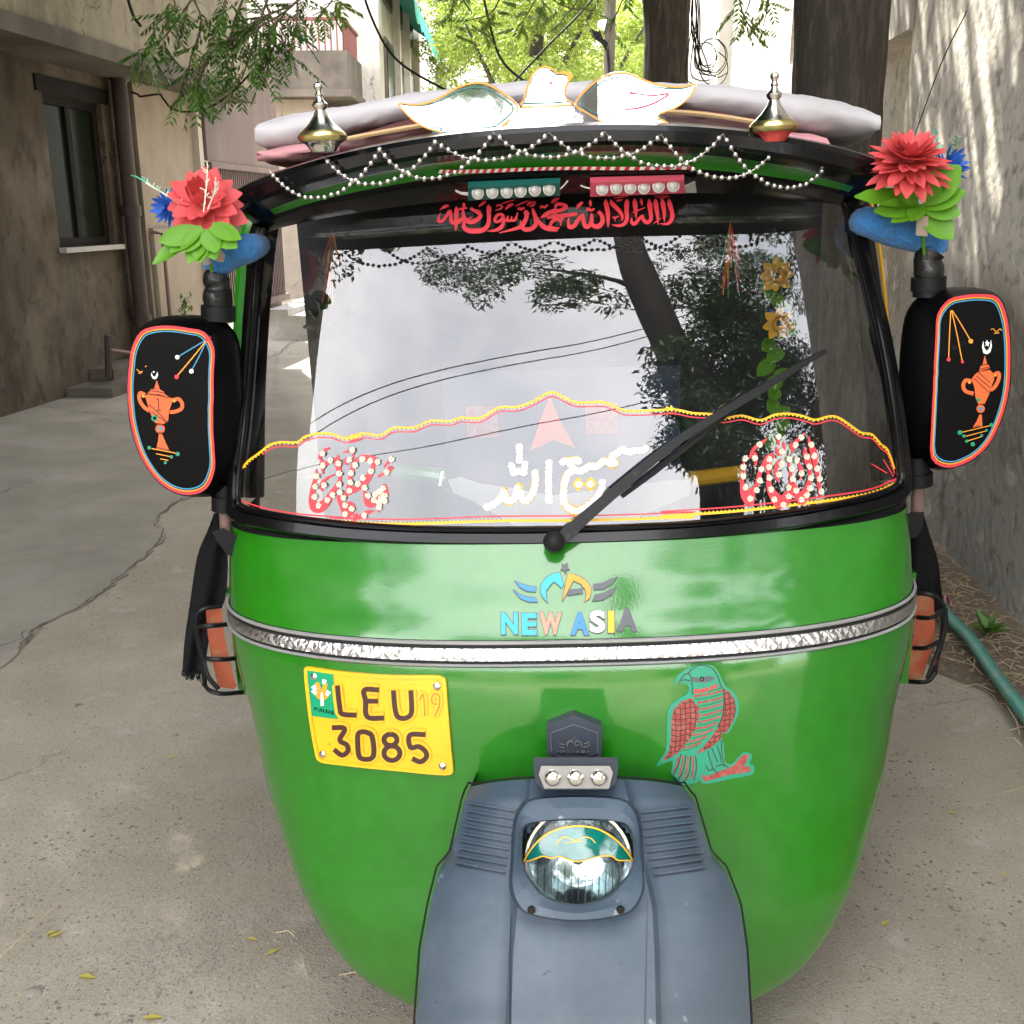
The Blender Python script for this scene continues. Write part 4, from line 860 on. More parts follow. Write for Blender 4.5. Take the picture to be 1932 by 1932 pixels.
# ---- roof finials
FINP = [(0,2),(4,8),(9,9),(15,6),(19,5),(24,8),(28,6),(34,8),(41,15),(47,14),(53,9),(57,12),(62,13)]
FINB = [(62,13),(68,17),(78,24),(88,34),(92,38)]
FINR = [(92,38),(98,45),(103,47),(109,45),(113,40)]
FINL = [(113,40),(117,33),(124,28),(132,23)]
for px, py0, py1, lab in ((1458,139,268,'right'),(611,160,287,'left')):
    yw = 1.745; k = (P(px+1, py0, yw)-P(px, py0, yw)).x; base = P(px, py1, yw); sc = k*1.0
    def prof(a): return [((132-y)*sc*.98*.97, r*sc) for y, r in a][::-1]
    f = empty('roof_finial', Matrix.Translation(base)); tag(f, 'silver and gold metal finial standing on the %s end of the rickshaw visor' % lab, 'finial', 'metal finials on the visor')
    mwf = Matrix.Translation(base) @ Matrix.Rotation(R(-2.3), 4, 'Y')
    mk('spire', *at(*lathe(prof(FINP+FINB[1:]), 24), mwf), M['chrome'], f, smooth=True)
    mk('gold_ring', *at(*lathe(prof(FINR), 28), mwf), M['gold'], f, smooth=True)
    mk('cup', *at(*lathe(prof(FINL), 20), mwf), M['pinkmetal'] if lab == 'right' else M['chrome'], f, smooth=True)
# ---- mirrored dove cut-out
DY = 1.80
def mdove(px, py, off=0.0):
    p = P(px, py, DY); z = p.z-1.60; return P(px, py, DY+z*.28-off-max(0, px-1140)*.00022-.0*px)
dove = empty('dove_cutout', Matrix.Translation(P(1060, 240, DY))); tag(dove, 'mirrored metal dove with spread wings and yellow edging on the visor', 'roof ornament')
LWg = cat([(30,275),(110,285),(200,275),(300,235),(400,175),(500,142),(590,145),(660,180),(740,235),(800,300),(760,370),(700,420),(650,450),(330,492),(230,495),(310,470),(220,440),(130,390),(60,320)], 3, closed=True)
BDb = [(815,308),(830,230),(860,130),(900,65),(960,42),(1010,60),(1040,85),(1090,75),(1135,105),(1105,150),(1090,210),(1100,250),(1132,292)]
BDb = cat(BDb, 3)
RWg = cat([(1140,290),(1200,200),(1290,120),(1400,78),(1500,88),(1620,140),(1740,165),(1850,168),(1915,150),(1880,230),(1780,310),(1660,360),(1740,408),(1600,412),(1350,412),(1230,345)], 3, closed=True)
BS = [(800,308),(1132,296),(1240,350),(1340,412),(1000,424),(650,455),(720,410)]
for nm, p, zz in (('wing', LWg, 0), ('wing', RWg, 0), ('head', BDb, .0), ('breast', BS, .003)):
    pg = mk(nm, *polygeo(tr(BD, p), mdove, zz, 30, .003), M['mirrorsheet'], dove)
    if nm != 'breast':
        c = (sum(a[0] for a in p)/len(p), sum(a[1] for a in p)/len(p))
        decal('painted_edge', [ribgeo([(*BD(c[0]+(x-c[0])*.975, c[1]+(y-c[1])*.955), 3.4) for x, y in p[::2]], mdove, .0015+zz, n=2, closed=True)], M['amber'], pg)
        decal('painted_line', [ribgeo([(*BD(c[0]+(x-c[0])*.90, c[1]+(y-c[1])*.80), 1.6) for x, y in p[::2]], mdove, .0015+zz, n=3, closed=True)], M['tealdark'], pg)
decal('beak_paint', [polygeo(tr(BD, [(1040,85),(1090,75),(1138,105),(1105,150),(1095,100)]), mdove, .0025, 0)], M['amber'], dove)
decal('eye', [polygeo(circ(*BD(997,146), 3, 8), mdove, .002, 0)], M['pink'], dove)
decal('wing_arrow', [ribgeo([(*BD(1490,205),5),(*BD(1540,214),2),(*BD(1640,225),2),(*BD(1740,215),2.5),(*BD(1640,275),3),(*BD(1540,305),3),(*BD(1460,312),2)], mdove, .002)], M['pink'], dove)
mk('mounting_strip', *tube([P(*BD(240,498), 1.79), P(*BD(700,458), 1.77), P(*BD(1200,418), 1.77), P(*BD(1750,412), 1.79)], .004, 6), M['black'], dove)
# ---- chain of silver beads hung in swags from the visor lip
PK = [(508,321),(609,294),(716,282),(821,266),(931,249),(1036,250),(1141,248),(1247,253),(1364,252),(1466,277),(1571,297)]
BT = [(612,371),(707,347),(835,333),(931,301),(1036,296),(1141,298),(1243,313),(1364,335),(1476,353)]
chain = empty('bead_chain', Matrix.Translation(P(1050, 250, 1.70))); tag(chain, 'chain of silver beads looped in swags along the front of the visor', 'bead chain')
bm_ = meshdata('bead', *lathe([(-.0042,.0012),(-.003,.0032),(0,.0044),(.003,.0032),(.0042,.0012)], 10), M['pearl'], smooth=True)
def lipY(px): 
    t = min(1, abs(px-1047)/600); return 1.715-.004+.225*(1-(1-t**2.5)**(1/2.5))
def mchain(px, py): return P(px, py, lipY(px)-.006)
cnt = 0
for i, (bx, by) in enumerate(BT):
    a, b = PK[i], PK[i+2]
    # parabola-like drape through three points
    pts = []
    for k in range(61):
        t = k/60; x = a[0]*(1-t)+b[0]*t; lin = a[1]*(1-t)+b[1]*t; tb = (bx-a[0])/(b[0]-a[0]); lb_ = a[1]*(1-tb)+b[1]*tb
        x += 0; sag = (by-lb_)*(1-abs((t-.5)/.5)**2.3); pts.append((x, lin+sag))
    W3 = [mchain(*p) for p in pts]; mk('string', *tube(W3[::2], .0007, 4), M['pearl'], chain)
    acc = 0; last = W3[0]
    for k in range(1, len(W3)):
        seg = (W3[k]-W3[k-1]).length; acc += seg
        while acc >= .0125:
            acc -= .0125; q = W3[k]-(W3[k]-W3[k-1]).normalized()*acc
            place('bead', bm_, chain, Matrix.Translation(q+Vector((random.uniform(-.0006,.0006), random.uniform(-.001,.001), random.uniform(-.0009,.0009)))) @ Matrix.Rotation(random.uniform(0, 3), 4, 'Y')); cnt += 1
print('beads', cnt)
# ---- rolled mattress on the roof, cloth and rope below it
def padrow(px, pt, pb, y0, y1, n=22):
    a = P(px, pt, y0+.12); b = P(px, pb, y0); zc = (a.z+b.z)/2; hz = (a.z-b.z)/2; out = []
    x = b.x
    for k in range(n):
        t = 2*math.pi*k/n; c, s = math.cos(t), math.sin(t)
        yy = (y0+y1)/2 - (y1-y0)/2*math.copysign(abs(c)**.35, c); zz = zc+hz*math.copysign(abs(s)**.75, s); wv = .0035*math.sin(px*.031+k)+.0025*math.sin(px*.083+2.3*k); yy += wv; zz += wv*.7
        out.append(Vector((x*(1+(yy-y0)*.05), yy, zz)))
    return out
def padmesh(spec, y0, y1, n=22):
    xs = spec[0][0]+(spec[-1][0]-spec[0][0])*(.5-.5*np.cos(np.pi*np.linspace(.01, .99, 56))); V, F = [], []
    for px in xs:
        pt = pchip([s[0] for s in spec], [s[1] for s in spec], px); pb = pchip([s[0] for s in spec], [s[2] for s in spec], px); V += padrow(px, pt, pb, y0, y1, n)
    for i in range(len(xs)-1):
        for k in range(n): F.append((i*n+k, (i+1)*n+k, (i+1)*n+(k+1) % n, i*n+(k+1) % n))
    F.append(tuple(range(n))); F.append(tuple((len(xs)-1)*n+k for k in range(n))[::-1]); return V, F
pad = mk('rolled_mattress', *padmesh([(481,236,276),(486,230,283),(520,222,286),(640,200,262),(740,184,238),(850,168,225),(1055,155,210),(1250,157,208),(1450,170,238),(1560,186,256),(1630,204,264),(1652,212,264),(1661,216,258)], 2.0, 2.75), M['padcloth'], smooth=True, auto=None)
tag(pad, 'white cotton covered mattress lying across the roof of the rickshaw', 'mattress')
cl = mk('folded_cloth', *padmesh([(484,286,305),(520,280,308),(600,272,300),(700,262,292),(800,248,284)], 1.98, 2.5), M['pinkcloth'], smooth=True, auto=None); tag(cl, 'dusty pink cloth folded under the left end of the white mattress', 'cloth', 'pink cloths under the mattress')
c2 = mk('folded_cloth', *padmesh([(1330,226,255),(1420,238,268),(1500,252,284),(1562,262,296),(1566,270,288)], 1.98, 2.5), M['pinkcloth'], smooth=True, auto=None); tag(c2, 'dusty pink cloth folded under the right end of the white mattress', 'cloth', 'pink cloths under the mattress')
c3 = mk('roof_sheet', *padmesh([(640,262,300),(760,232,285),(860,214,270),(1055,200,262),(1250,204,262),(1330,212,262),(1440,232,275)], 1.96, 2.45), M['maroon'], smooth=True, auto=None); tag(c3, 'maroon vinyl sheet spread on the roof beneath the mattress', 'sheet')
rp = mk('rope', *tube([P(x, y, 1.95) for x, y in cat([(655,262),(740,246),(820,233),(900,224),(1055,212),(1200,210),(1310,214),(1400,226),(1450,236)], 5)], .0045, 6), M['rope'], smooth=True); tag(rp, 'tan rope tied along the front edge of the roof below the mattress', 'rope')
# ---- wing mirrors
def mirror(f, face, hous, c, yF, decor, side, deep=.09):
    mr = sub('wing_mirror', rick)
    A = star([(x, y) for x, y in cat(face, 4, closed=True)], 64, c); H = star([(x, y) for x, y in cat(hous, 4, closed=True)], 64, c)
    rings = [(A, .985, yF-.003), (A, 1.0, yF)]
    def mixr(t): return [(a[0]*(1-t)+h[0]*t, a[1]*(1-t)+h[1]*t) for a, h in zip(A, H)]
    rows = [[P(*f(c[0]+(x-c[0])*.985, c[1]+(y-c[1])*.985), yF-.004) for x, y in A], [P(*f(x, y), yF+.002) for x, y in A]]
    for t, dy in ((.35, .016), (.72, .034), (.94, .055), (1.0, deep*.8), (.985, deep)): rows.append([P(*f(x, y), yF+dy) for x, y in mixr(t)])
    rows.append([P(*f(c[0]+(x-c[0])*.8, c[1]+(y-c[1])*.8), yF+deep+.03) for x, y in H])
    V = [p for r in rows for p in r]; n = 64; F = [(a*n+k, a*n+(k+1) % n, (a+1)*n+(k+1) % n, (a+1)*n+k) for a in range(len(rows)-1) for k in range(n)]
    F.append(tuple(range(n))[::-1]); F.append(tuple((len(rows)-1)*n+k for k in range(n)))
    mk('mirror_housing', V, F, M['mirrorblack'], mr, smooth=True, auto=45, fix=True)
    mp = lambda px, py, off=0.0: P(px, py, yF-.0045-off)
    A2_ = [f(*p) for p in A]
    decal('red_border', [ribgeo([(*f(c[0]+(x-c[0])*.97, c[1]+(y-c[1])*.982), 5) for x, y in A[::2]], mp, .0008, n=3, closed=True)], M['red'], mr)
    decal('orange_border', [ribgeo([(*f(c[0]+(x-c[0])*.925, c[1]+(y-c[1])*.955), 2.4) for x, y in A[::2]], mp, .001, n=3, closed=True)], M['amber'], mr)
    decal('blue_border', [ribgeo([(*f(c[0]+(x-c[0])*.885, c[1]+(y-c[1])*.93), 2.4) for x, y in A[::2]], mp, .001, n=3, closed=True)], M['blue'], mr)
    tooth = []
    for k in range(0, 64):
        for h in (0, .5):
            a = A[k]; b = A[(k+1) % 64]; x = a[0]*(1-h)+b[0]*h; y = a[1]*(1-h)+b[1]*h
            tx, ty = b[0]-a[0], b[1]-a[1]; L = math.hypot(tx, ty) or 1; tx, ty = tx/L, ty/L
            s1 = lambda q, kx, ky: (c[0]+(q[0]-c[0])*kx, c[1]+(q[1]-c[1])*ky)
            w = 10
            tri = [f(*s1((x-tx*w, y-ty*w), .955, .972)), f(*s1((x+tx*w, y+ty*w), .955, .972)), f(*s1((x, y), .935, .96))]
            tooth.append(([mp(*t, .0009) for t in tri], [(0, 1, 2)]))
    decal('border_teeth', tooth, M['red'], mr)
    decor(f, mp, mr); return mr
def stroke(f, mp, mr, nm, m, ls, w, off=.0012):
    for l in ls: decal(nm, [ribgeo([(*f(*p), w) for p in l], mp, off, n=4)], M[m], mr)
def blob(f, mp, mr, nm, m, ps, off=.0016): [decal(nm, [polygeo(circ(*f(x, y), r, 10), mp, off, 0)], M[m], mr) for x, y, r in ps]
def decL(f, mp, mr):
    stroke(f, mp, mr, 'blue_ray', 'blue', [[(890,640),(780,705),(665,775)],[(895,650),(840,770),(775,890)]], 2.2)
    stroke(f, mp, mr, 'orange_ray', 'amber', [[(895,645),(770,800),(655,935)]], 2.4)
    blob(f, mp, mr, 'ray_tip', 'white', [(655,780,4.2),(773,898,4.4)]); blob(f, mp, mr, 'ray_tip', 'red', [(650,945,4.4),(900,632,3.6)])
    body_ = [(385,1100),(480,1085),(620,1125),(605,1180),(585,1230),(580,1310),(540,1340),(470,1330),(425,1240),(405,1170)]
    g = [polygeo(tr(f, body_), mp, .001, 0), polygeo(tr(f, [(420,1068),(500,1065),(560,1095),(590,1115),(400,1092)]), mp, .001, 0), polygeo(tr(f, [(432,1048),(500,1045),(545,1070),(548,1086),(425,1066)]), mp, .001, 0), polygeo(tr(f, [(484,970),(508,1045),(462,1040)]), mp, .001, 0), polygeo(circ(*f(512,1380), 9, 14), mp, .001, 0), polygeo(tr(f, [(500,1425),(530,1425),(560,1500),(592,1565),(480,1545),(495,1480)]), mp, .001, 0)]
    decal('trophy', g, M['orange'], mr)
    stroke(f, mp, mr, 'trophy_handle', 'orange', [[(385,1095),(345,1080),(338,1130),(370,1190),(420,1230)],[(620,1140),(665,1130),(695,1165),(690,1210),(640,1235),(590,1240)]], 7)
    stroke(f, mp, mr, 'trophy_line', 'brown', [[(395,1082),(590,1118)],[(430,1058),(545,1078)],[(415,1175),(500,1250),(575,1330)],[(440,1240),(560,1320)],[(475,1340),(545,1350)],[(490,1410),(535,1412)],[(485,1535),(590,1560)],[(480,1135),(495,1130),(498,1228)],[(478,1226),(520,1230)]], 1.4, .0018)
    blob(f, mp, mr, 'trophy_gem', 'teal', [(465,1290,6.5),(420,1538,3.6),(658,1590,4.2),(606,1614,3.2),(555,1662,3)]); blob(f, mp, mr, 'trophy_gem', 'blue', [(512,1378,4)], .002); blob(f, mp, mr, 'trophy_gem', 'amber', [(628,1144,3.4),(372,1105,3.2)], .002); blob(f, mp, mr, 'gem_centre', 'black', [(465,1290,3.2)], .0022)
    stroke(f, mp, mr, 'base_bar', 'amber', [[(440,1545),(640,1582)],[(478,1588),(596,1612)],[(512,1630),(580,1644)]], 1.8)
    stroke(f, mp, mr, 'painted_bird', 'amber', [[(315,880),(345,905),(365,895)],[(330,915),(360,910)],[(385,862),(400,853)]], 1.6)
    decal('crescent', [polygeo(tr(f, [(440,905),(436,930),(448,958),(470,966),(488,950),(494,925),(488,900),(480,925),(470,945),(452,940),(444,920)]), mp, .0012, 0), polygeo(circ(*f(458,903), 1.8, 6), mp, .0012, 0)], M['white'], mr)
def decR(f, mp, mr):
    stroke(f, mp, mr, 'orange_ray', 'amber', [[(540,270),(528,500),(518,750)],[(548,270),(600,500),(655,780)],[(555,270),(650,420),(738,570)]], 1.9)
    blob(f, mp, mr, 'ray_tip', 'red', [(518,765,3.8),(658,788,3)]); blob(f, mp, mr, 'ray_tip', 'amber', [(742,580,4.6)]); 
    body_ = [(820,890),(935,870),(965,900),(980,960),(945,1050),(930,1110),(880,1215),(820,1222),(790,1150),(780,1050),(750,965),(780,920)]
    g = [polygeo(tr(f, body_), mp, .001, 0), polygeo(tr(f, [(840,830),(920,815),(935,850),(825,885)]), mp, .001, 0), polygeo(tr(f, [(883,722),(905,808),(860,820)]), mp, .001, 0), polygeo(circ(*f(842,1262), 8, 12), mp, .001, 0), polygeo(tr(f, [(830,1320),(852,1320),(858,1440),(762,1452),(800,1390)]), mp, .001, 0)]
    decal('trophy', g, M['orange'], mr)
    stroke(f, mp, mr, 'trophy_handle', 'orange', [[(750,985),(690,975),(665,1030),(690,1085),(770,1110)],[(975,920),(1020,900),(1025,960),(985,1040),(940,1075)]], 7)
    stroke(f, mp, mr, 'trophy_line', 'brown', [[(820,895),(940,1000)],[(790,925),(940,1050)],[(775,955),(930,1100)],[(835,865),(930,840)],[(830,885),(935,862)],[(825,1220),(875,1212)],[(785,1440),(845,1435)]], 1.4, .0018)
    blob(f, mp, mr, 'trophy_gem', 'sticker_green', [(820,1172,3.8),(632,1502,4.6),(672,1538,3.2),(700,1590,3),(948,1425,3.6),(900,1480,2.6),(852,1533,2.8),(762,1620,4.2)]); blob(f, mp, mr, 'trophy_gem', 'blue', [(842,1262,4)], .002); blob(f, mp, mr, 'trophy_gem', 'amber', [(728,995,3),(988,925,2.6)], .002)
    stroke(f, mp, mr, 'base_bar', 'amber', [[(650,1500),(940,1432)],[(690,1540),(890,1488)],[(715,1585),(845,1545)]], 1.6)
    stroke(f, mp, mr, 'painted_bird', 'amber', [[(945,462),(970,455),(1000,488),(1035,455),(1055,475)],[(975,502),(1030,495)]], 1.5)
    decal('crescent', [polygeo(tr(f, [(868,575),(855,640),(870,700),(905,712),(940,690),(955,630),(945,565),(935,640),(905,680),(878,650)]), mp, .0012, 0), polygeo(tr(f, [(905,565),(915,590),(935,595),(920,610),(925,635),(905,620),(890,630),(895,605),(885,590),(900,588)]), mp, .0012, 0)], M['white'], mr)
faceL = [(240,1000),(255,820),(285,660),(345,565),(420,528),(560,515),(700,527),(860,562),(940,590),(962,640),(958,900),(952,1300),(960,1500),(972,1690),(945,1820),(900,1885),(820,1925),(700,1930),(560,1870),(440,1750),(340,1580),(270,1350),(245,1150)]
housL = [(236,1000),(250,810),(290,620),(380,500),(560,435),(800,428),(960,440),(1080,500),(1165,620),(1200,850),(1228,1100),(1228,1400),(1212,1650),(1150,1830),(1050,1920),(900,1950),(700,1940),(556,1880),(434,1758),(334,1588),(262,1355),(240,1150)]
mirL = mirror(ML, faceL, housL, (620, 1210), 1.80, decL, 'left')
faceR = [(405,330),(430,245),(500,170),(600,128),(750,108),(920,105),(1020,135),(1080,230),(1118,400),(1138,600),(1138,900),(1120,1100),(1070,1300),(1000,1480),(900,1650),(750,1780),(600,1842),(480,1862),(410,1850),(350,1790),(335,1650),(350,1400),(370,1000),(388,600)]
housR = [(15,1000),(25,700),(60,400),(110,250),(220,120),(430,50),(600,30),(850,50),(1000,100),(1090,210),(1130,400),(1148,600),(1148,900),(1130,1110),(1078,1310),(1008,1490),(906,1660),(756,1790),(600,1855),(480,1880),(350,1875),(180,1790),(70,1650),(25,1400)]
mirR = mirror(MR, faceR, housR, (680, 960), 1.80, decR, 'right')
# stems, tape, foam-wrapped arms and brackets of the mirrors
def T(name, pts, r, m, par, y=1.86, seg=12, n=5):
    W_ = [P(p[0], p[1], p[2] if len(p) > 2 else y) for p in pts]; rr = r
    if isinstance(r, (list, tuple)) and len(pts) > 2:
        c = cat([(*w, q) for w, q in zip(W_, r)], n); W_ = [Vector(x[:3]) for x in c]; rr = [x[3] for x in c]
    elif len(pts) > 2: W_ = [Vector(x) for x in cat([tuple(w) for w in W_], n)]
    return mk(name, *tube(W_, rr, seg), m, par, smooth=True)
T('mirror_stem', [(411,600),(413,570),(411,545)], .024, M['blackmat'], mirL)
T('stem_collar', [(412,604),(412,577)], .031, M['blackmat'], mirL)
T('taped_joint', [(411,580),(409,560),(412,542),(408,528),(411,514)], [.022,.025,.021,.024,.020], M['tape'], mirL)
T('foam_sleeve', [(398,512),(408,500),(440,478),(470,468),(490,462,1.95)], [.016,.023,.026,.025,.020], M['foam'], mirL, y=1.87)
T('lower_stem', [(426,905),(426,935)], .022, M['blackmat'], mirL); T('stem_collar', [(425,935),(425,962)], .026, M['blackmat'], mirL)
T('rusty_rod', [(424,960),(427,1010)], .0115, M['rustpole'], mirL)
mk('bracket', *polygeo([(400,1003),(420,996),(448,1010),(461,1020),(460,1045),(440,1050),(428,1046),(410,1022)], lambda a, b, o=0: P(a, b, 1.83-o), 0, 0, .07), M['blackmat'], mirL)
T('mirror_stem', [(1750,560),(1752,535)], .026, M['blackmat'], mirR); T('stem_collar', [(1751,548),(1752,522)], .030, M['blackmat'], mirR)
T('taped_joint', [(1753,524),(1752,508),(1748,490),(1756,474)], [.024,.026,.022,.026], M['tape'], mirR)
T('foam_sleeve', [(1612,428,1.97),(1635,418),(1680,433),(1725,444),(1757,452),(1762,478)], [.018,.026,.028,.028,.027,.022], M['foam'], mirR, y=1.87)
T('lower_stem', [(1728,860),(1730,895)], .024, M['blackmat'], mirR); T('stem_collar', [(1730,892),(1731,915)], .028, M['blackmat'], mirR)
T('rusty_rod', [(1732,912),(1731,972)], .0115, M['rustpole'], mirR)
mk('bracket', *polygeo([(1694,985),(1718,966),(1744,966),(1740,1000),(1728,1014),(1700,1018)], lambda a, b, o=0: P(a, b, 1.83-o), 0, 0, .07), M['blackmat'], mirR)
# ---- orange corner lamps in black wire guards
def lamp(pts, bars, yb, lab):
    o = mk('corner_lamp', *polygeo(pts, lambda a, b, o=0: P(a, b, yb-o), .03, 0, .06), M['lampred'], rick)
    back = [(x+(2 if x > 1000 else -2), y) for x, y in pts]
    for nm, b, r in bars: mk(nm, *tube([P(x, y, yb+d) for x, y, d in cat(b, 4)], r, 6), M['steelrod'], o, smooth=True)
    return o
lamp([(388,1148),(418,1146),(424,1200),(434,1250),(446,1295),(440,1300),(412,1296),(398,1240),(391,1190)],
     [('guard_bar', [(418,1143,-.03),(385,1148,-.05),(372,1160,-.05),(372,1175,-.05)], .0048), ('guard_bar', [(368,1175,-.04),(380,1181,-.06),(405,1180,-.06),(434,1177,-.02)], .0048), ('guard_bar', [(380,1240,-.04),(392,1243,-.06),(420,1244,-.06),(446,1242,-.02)], .0048), ('guard_bar', [(384,1290,-.03),(396,1303,-.06),(420,1309,-.06),(458,1306,-.02)], .0048),
      ('guard_post', [(370,1175,-.05),(374,1210,-.05),(384,1245,-.05),(392,1275,-.06),(412,1300,-.06)], .0048), ('guard_post', [(380,1245,-.04),(386,1275,-.05),(386,1292,-.04)], .0048)], 1.93, 'left')
lamp([(1728,1124),(1752,1122),(1762,1132),(1764,1180),(1760,1215),(1750,1248),(1740,1280),(1710,1282),(1714,1240),(1724,1200),(1726,1160)],
     [('guard_bar', [(1724,1118,-.03),(1752,1121,-.05),(1768,1128,-.05),(1782,1145,-.05)], .0048), ('guard_bar', [(1726,1164,-.02),(1750,1166,-.06),(1765,1162,-.06),(1783,1150,-.05)], .0048), ('guard_bar', [(1718,1222,-.02),(1745,1223,-.06),(1762,1216,-.06),(1776,1208,-.05)], .0048), ('guard_bar', [(1708,1285,-.02),(1735,1287,-.06),(1752,1284,-.06),(1764,1270,-.05)], .0048),
      ('guard_post', [(1783,1148,-.05),(1784,1180,-.05),(1777,1210,-.05),(1764,1245,-.05),(1750,1280,-.05)], .0048), ('guard_post', [(1782,1150,-.05),(1776,1210,-.04),(1766,1250,-.04),(1764,1272,-.04)], .0048)], 1.93, 'right')
# ---- black cloth streamers hanging from the mirrors
def cloth(pl, pr, yb, amp, lab, fr):
    n = 30; V, F = [], []; m = 9
    L_ = cat(pl, 1 if len(pl) > 20 else 8); R_ = cat(pr, 8)
    for i in range(n+1):
        a = L_[int(i/n*(len(L_)-1))]; b = R_[int(i/n*(len(R_)-1))]
        for k in range(m):
            t = k/(m-1); V.append(P(a[0]*(1-t)+b[0]*t, a[1]*(1-t)+b[1]*t, yb+amp*math.sin(t*7+i*.12)*min(1, i/6)))
    for i in range(n):
        for k in range(m-1): F.append((i*m+k, i*m+k+1, (i+1)*m+k+1, (i+1)*m+k))
    o = mk('cloth_streamer', V, F, M['fabric'], smooth=True, auto=None); tag(o, lab, 'cloth', 'black cloths hung on the mirrors')
    g = []
    a = L_[-1]; b = R_[-1]
    for k in range(26):
        t = k/25; x = a[0]*(1-t)+b[0]*t; y = a[1]*(1-t)+b[1]*t; g.append(tube([P(x, y-4, yb), P(x+random.uniform(-3,3), y+random.uniform(5,16), yb)], .0012, 4))
    if fr: v = mk('fringe', *join(g), M['fabric'], o)
    return o
cloth([(404,968),(392,1000),(372,1050),(358,1140),(348,1210),(344,1268)], [(412,968),(425,1010),(430,1050),(425,1130),(400,1180),(385,1272)], 1.93, .012, 'black cloth streamer with a frayed hem hanging under the left wing mirror', True)
cloth([(1710,975),(1706,1010),(1706,1060),(1708,1120),(1712,1160)], [(1740,960),(1755,1010),(1770,1060),(1776,1110),(1782,1150)], 1.98, .012, 'black cloth streamer twisted behind the right wing mirror bracket', False)
# ---- artificial flower bouquets tied on the mirror arms
def petalmesh(L, w, m, curl=.25, seg=5):
    V, F = [], []
    for i in range(seg+1):
        t = i/seg; ww = w*(math.sin(math.pi*min(1, .12+t*.82))**.8) if i < seg else w*.12
        z = curl*L*t*t
        for k in (-1, 0, 1): V.append((k*ww/2, L*t, z-(.18*ww if k == 0 else 0)))
    for i in range(seg):
        for k in range(2): F.append((i*3+k, i*3+k+1, i*3+4+k, i*3+3+k))
    return meshdata('petal', V, F, m, smooth=True)
pm = {k: petalmesh(*a) for k, a in dict(red=(.043,.025,M['petal'],-.15), redin=(.036,.018,M['petal'],.35), blue=(.026,.009,M['bluepetal'],.1), leaf=(.062,.034,M['fakeleaf'],-.18)).items()}
def flower(name, par, c, ax, key, n_rings, sc=1.0, inner=None, cnt=13):
    f = sub(name, par); q = ax.to_track_quat('Z', 'Y').to_matrix().to_4x4()
    for r in range(n_rings):
        el = R(-12+r*(70/max(1, n_rings-1))); s = sc*(1-.1*r); n = cnt-r*1
        for k in range(n):
            a = 2*math.pi*(k+.5*(r % 2))/n+random.uniform(-.12, .12)
            mw = Matrix.Translation(c) @ q @ Matrix.Rotation(a, 4, 'Z') @ Matrix.Translation((0, .006, .004*r)) @ Matrix.Rotation(el+random.uniform(-.12, .12), 4, 'X') @ Matrix.Scale(s*random.uniform(.88, 1.1), 4)
            place('petal', pm[key if r < n_rings-1 or not inner else inner], f, mw)
    return f
def sprig(par, pts, m, yb):
    W_ = [P(x, y, yb) for x, y in pts]; g = [tube(W_, .0011, 5)]
    for i in range(14):
        t = .3+.7*i/13; a = W_[0].lerp(W_[-1], t) if len(W_) == 2 else Vector(cat([tuple(w) for w in W_], 14)[int(t*(14*(len(W_)-1)-1))])
        d = Vector((random.uniform(-1,1), random.uniform(-.6,.6), random.uniform(.2,1.2))).normalized()*random.uniform(.006,.011); g.append(tube([a, a+d], .0009, 4))
    mk('sprig', *join(g), m, par)
def leafs(par, specs, yb):
    for (x0_, y0_, x1_, y1_, wd) in specs:
        a = P(x0_, y0_, yb); b = P(x1_, y1_, yb-.03); d = b-a; L = d.length; q = d.to_track_quat('Y', 'Z')
        # face the leaf roughly toward the viewer
        zax = (Vector((0, -1, .5))-d.normalized()*Vector((0, -1, .5)).dot(d.normalized())).normalized(); yax = d.normalized(); xax = yax.cross(zax)
        mw = Matrix((xax, yax, zax)).transposed().to_4x4(); mw = Matrix.Translation(a) @ mw @ Matrix.Rotation(random.uniform(-.3,.3), 4, 'Y') @ Matrix.Diagonal((wd/.034, L/.062, L/.062, 1))
        place('leaf', pm['leaf'], par, mw)
bq = empty('artificial_bouquet', Matrix.Translation(P(395, 500, 1.80))); tag(bq, 'red and blue artificial flowers with green leaves tied on the left mirror arm', 'bouquet', 'artificial flowers on the mirror arms')
flower('red_flower', bq, P(384, 385, 1.80), Vector((.02,-.9,.6)), 'red', 4, 1.5, 'redin', 13)
flower('blue_flower', bq, P(322, 392, 1.84), Vector((-.6,-.8,.1)), 'blue', 3, 1.15, None, 11)
leafs(bq, [(382,430,280,486,.034),(378,432,318,468,.03),(385,432,342,470,.03),(384,432,372,490,.034),(392,430,405,470,.036),(396,428,440,462,.036),(398,426,448,444,.03),(380,436,300,450,.036),(386,438,352,490,.036),(392,436,400,484,.04)], 1.745)
sprig(bq, [(360,400),(310,365),(255,332)], M['sprigteal'], 1.79); sprig(bq, [(362,402),(320,372),(275,345)], M['sprig'], 1.78); sprig(bq, [(384,400),(390,350),(392,312)], M['sprig'], 1.74); sprig(bq, [(392,395),(404,365),(408,345)], M['sprig'], 1.76)
mk('stem', *tube([P(384,420,1.81), P(392,470,1.81), P(400,512,1.83)], .003, 6), M['fakeleaf'], bq); mk('paper_wrap', *tube([P(384,475,1.815), P(392,498,1.82)], [.010,.008], 8), M['cream'], bq, smooth=True)
mk('paper_wrap', *polygeo([(398,458),(412,464),(425,482),(422,495),(405,492)], lambda a, b, o=0: P(a, b, 1.79-o), 0, 0, .002), M['card'], bq)
b2 = empty('artificial_bouquet', Matrix.Translation(P(1738, 450, 1.80))); tag(b2, 'red and blue artificial flowers with green leaves tied on the right mirror arm', 'bouquet', 'artificial flowers on the mirror arms')
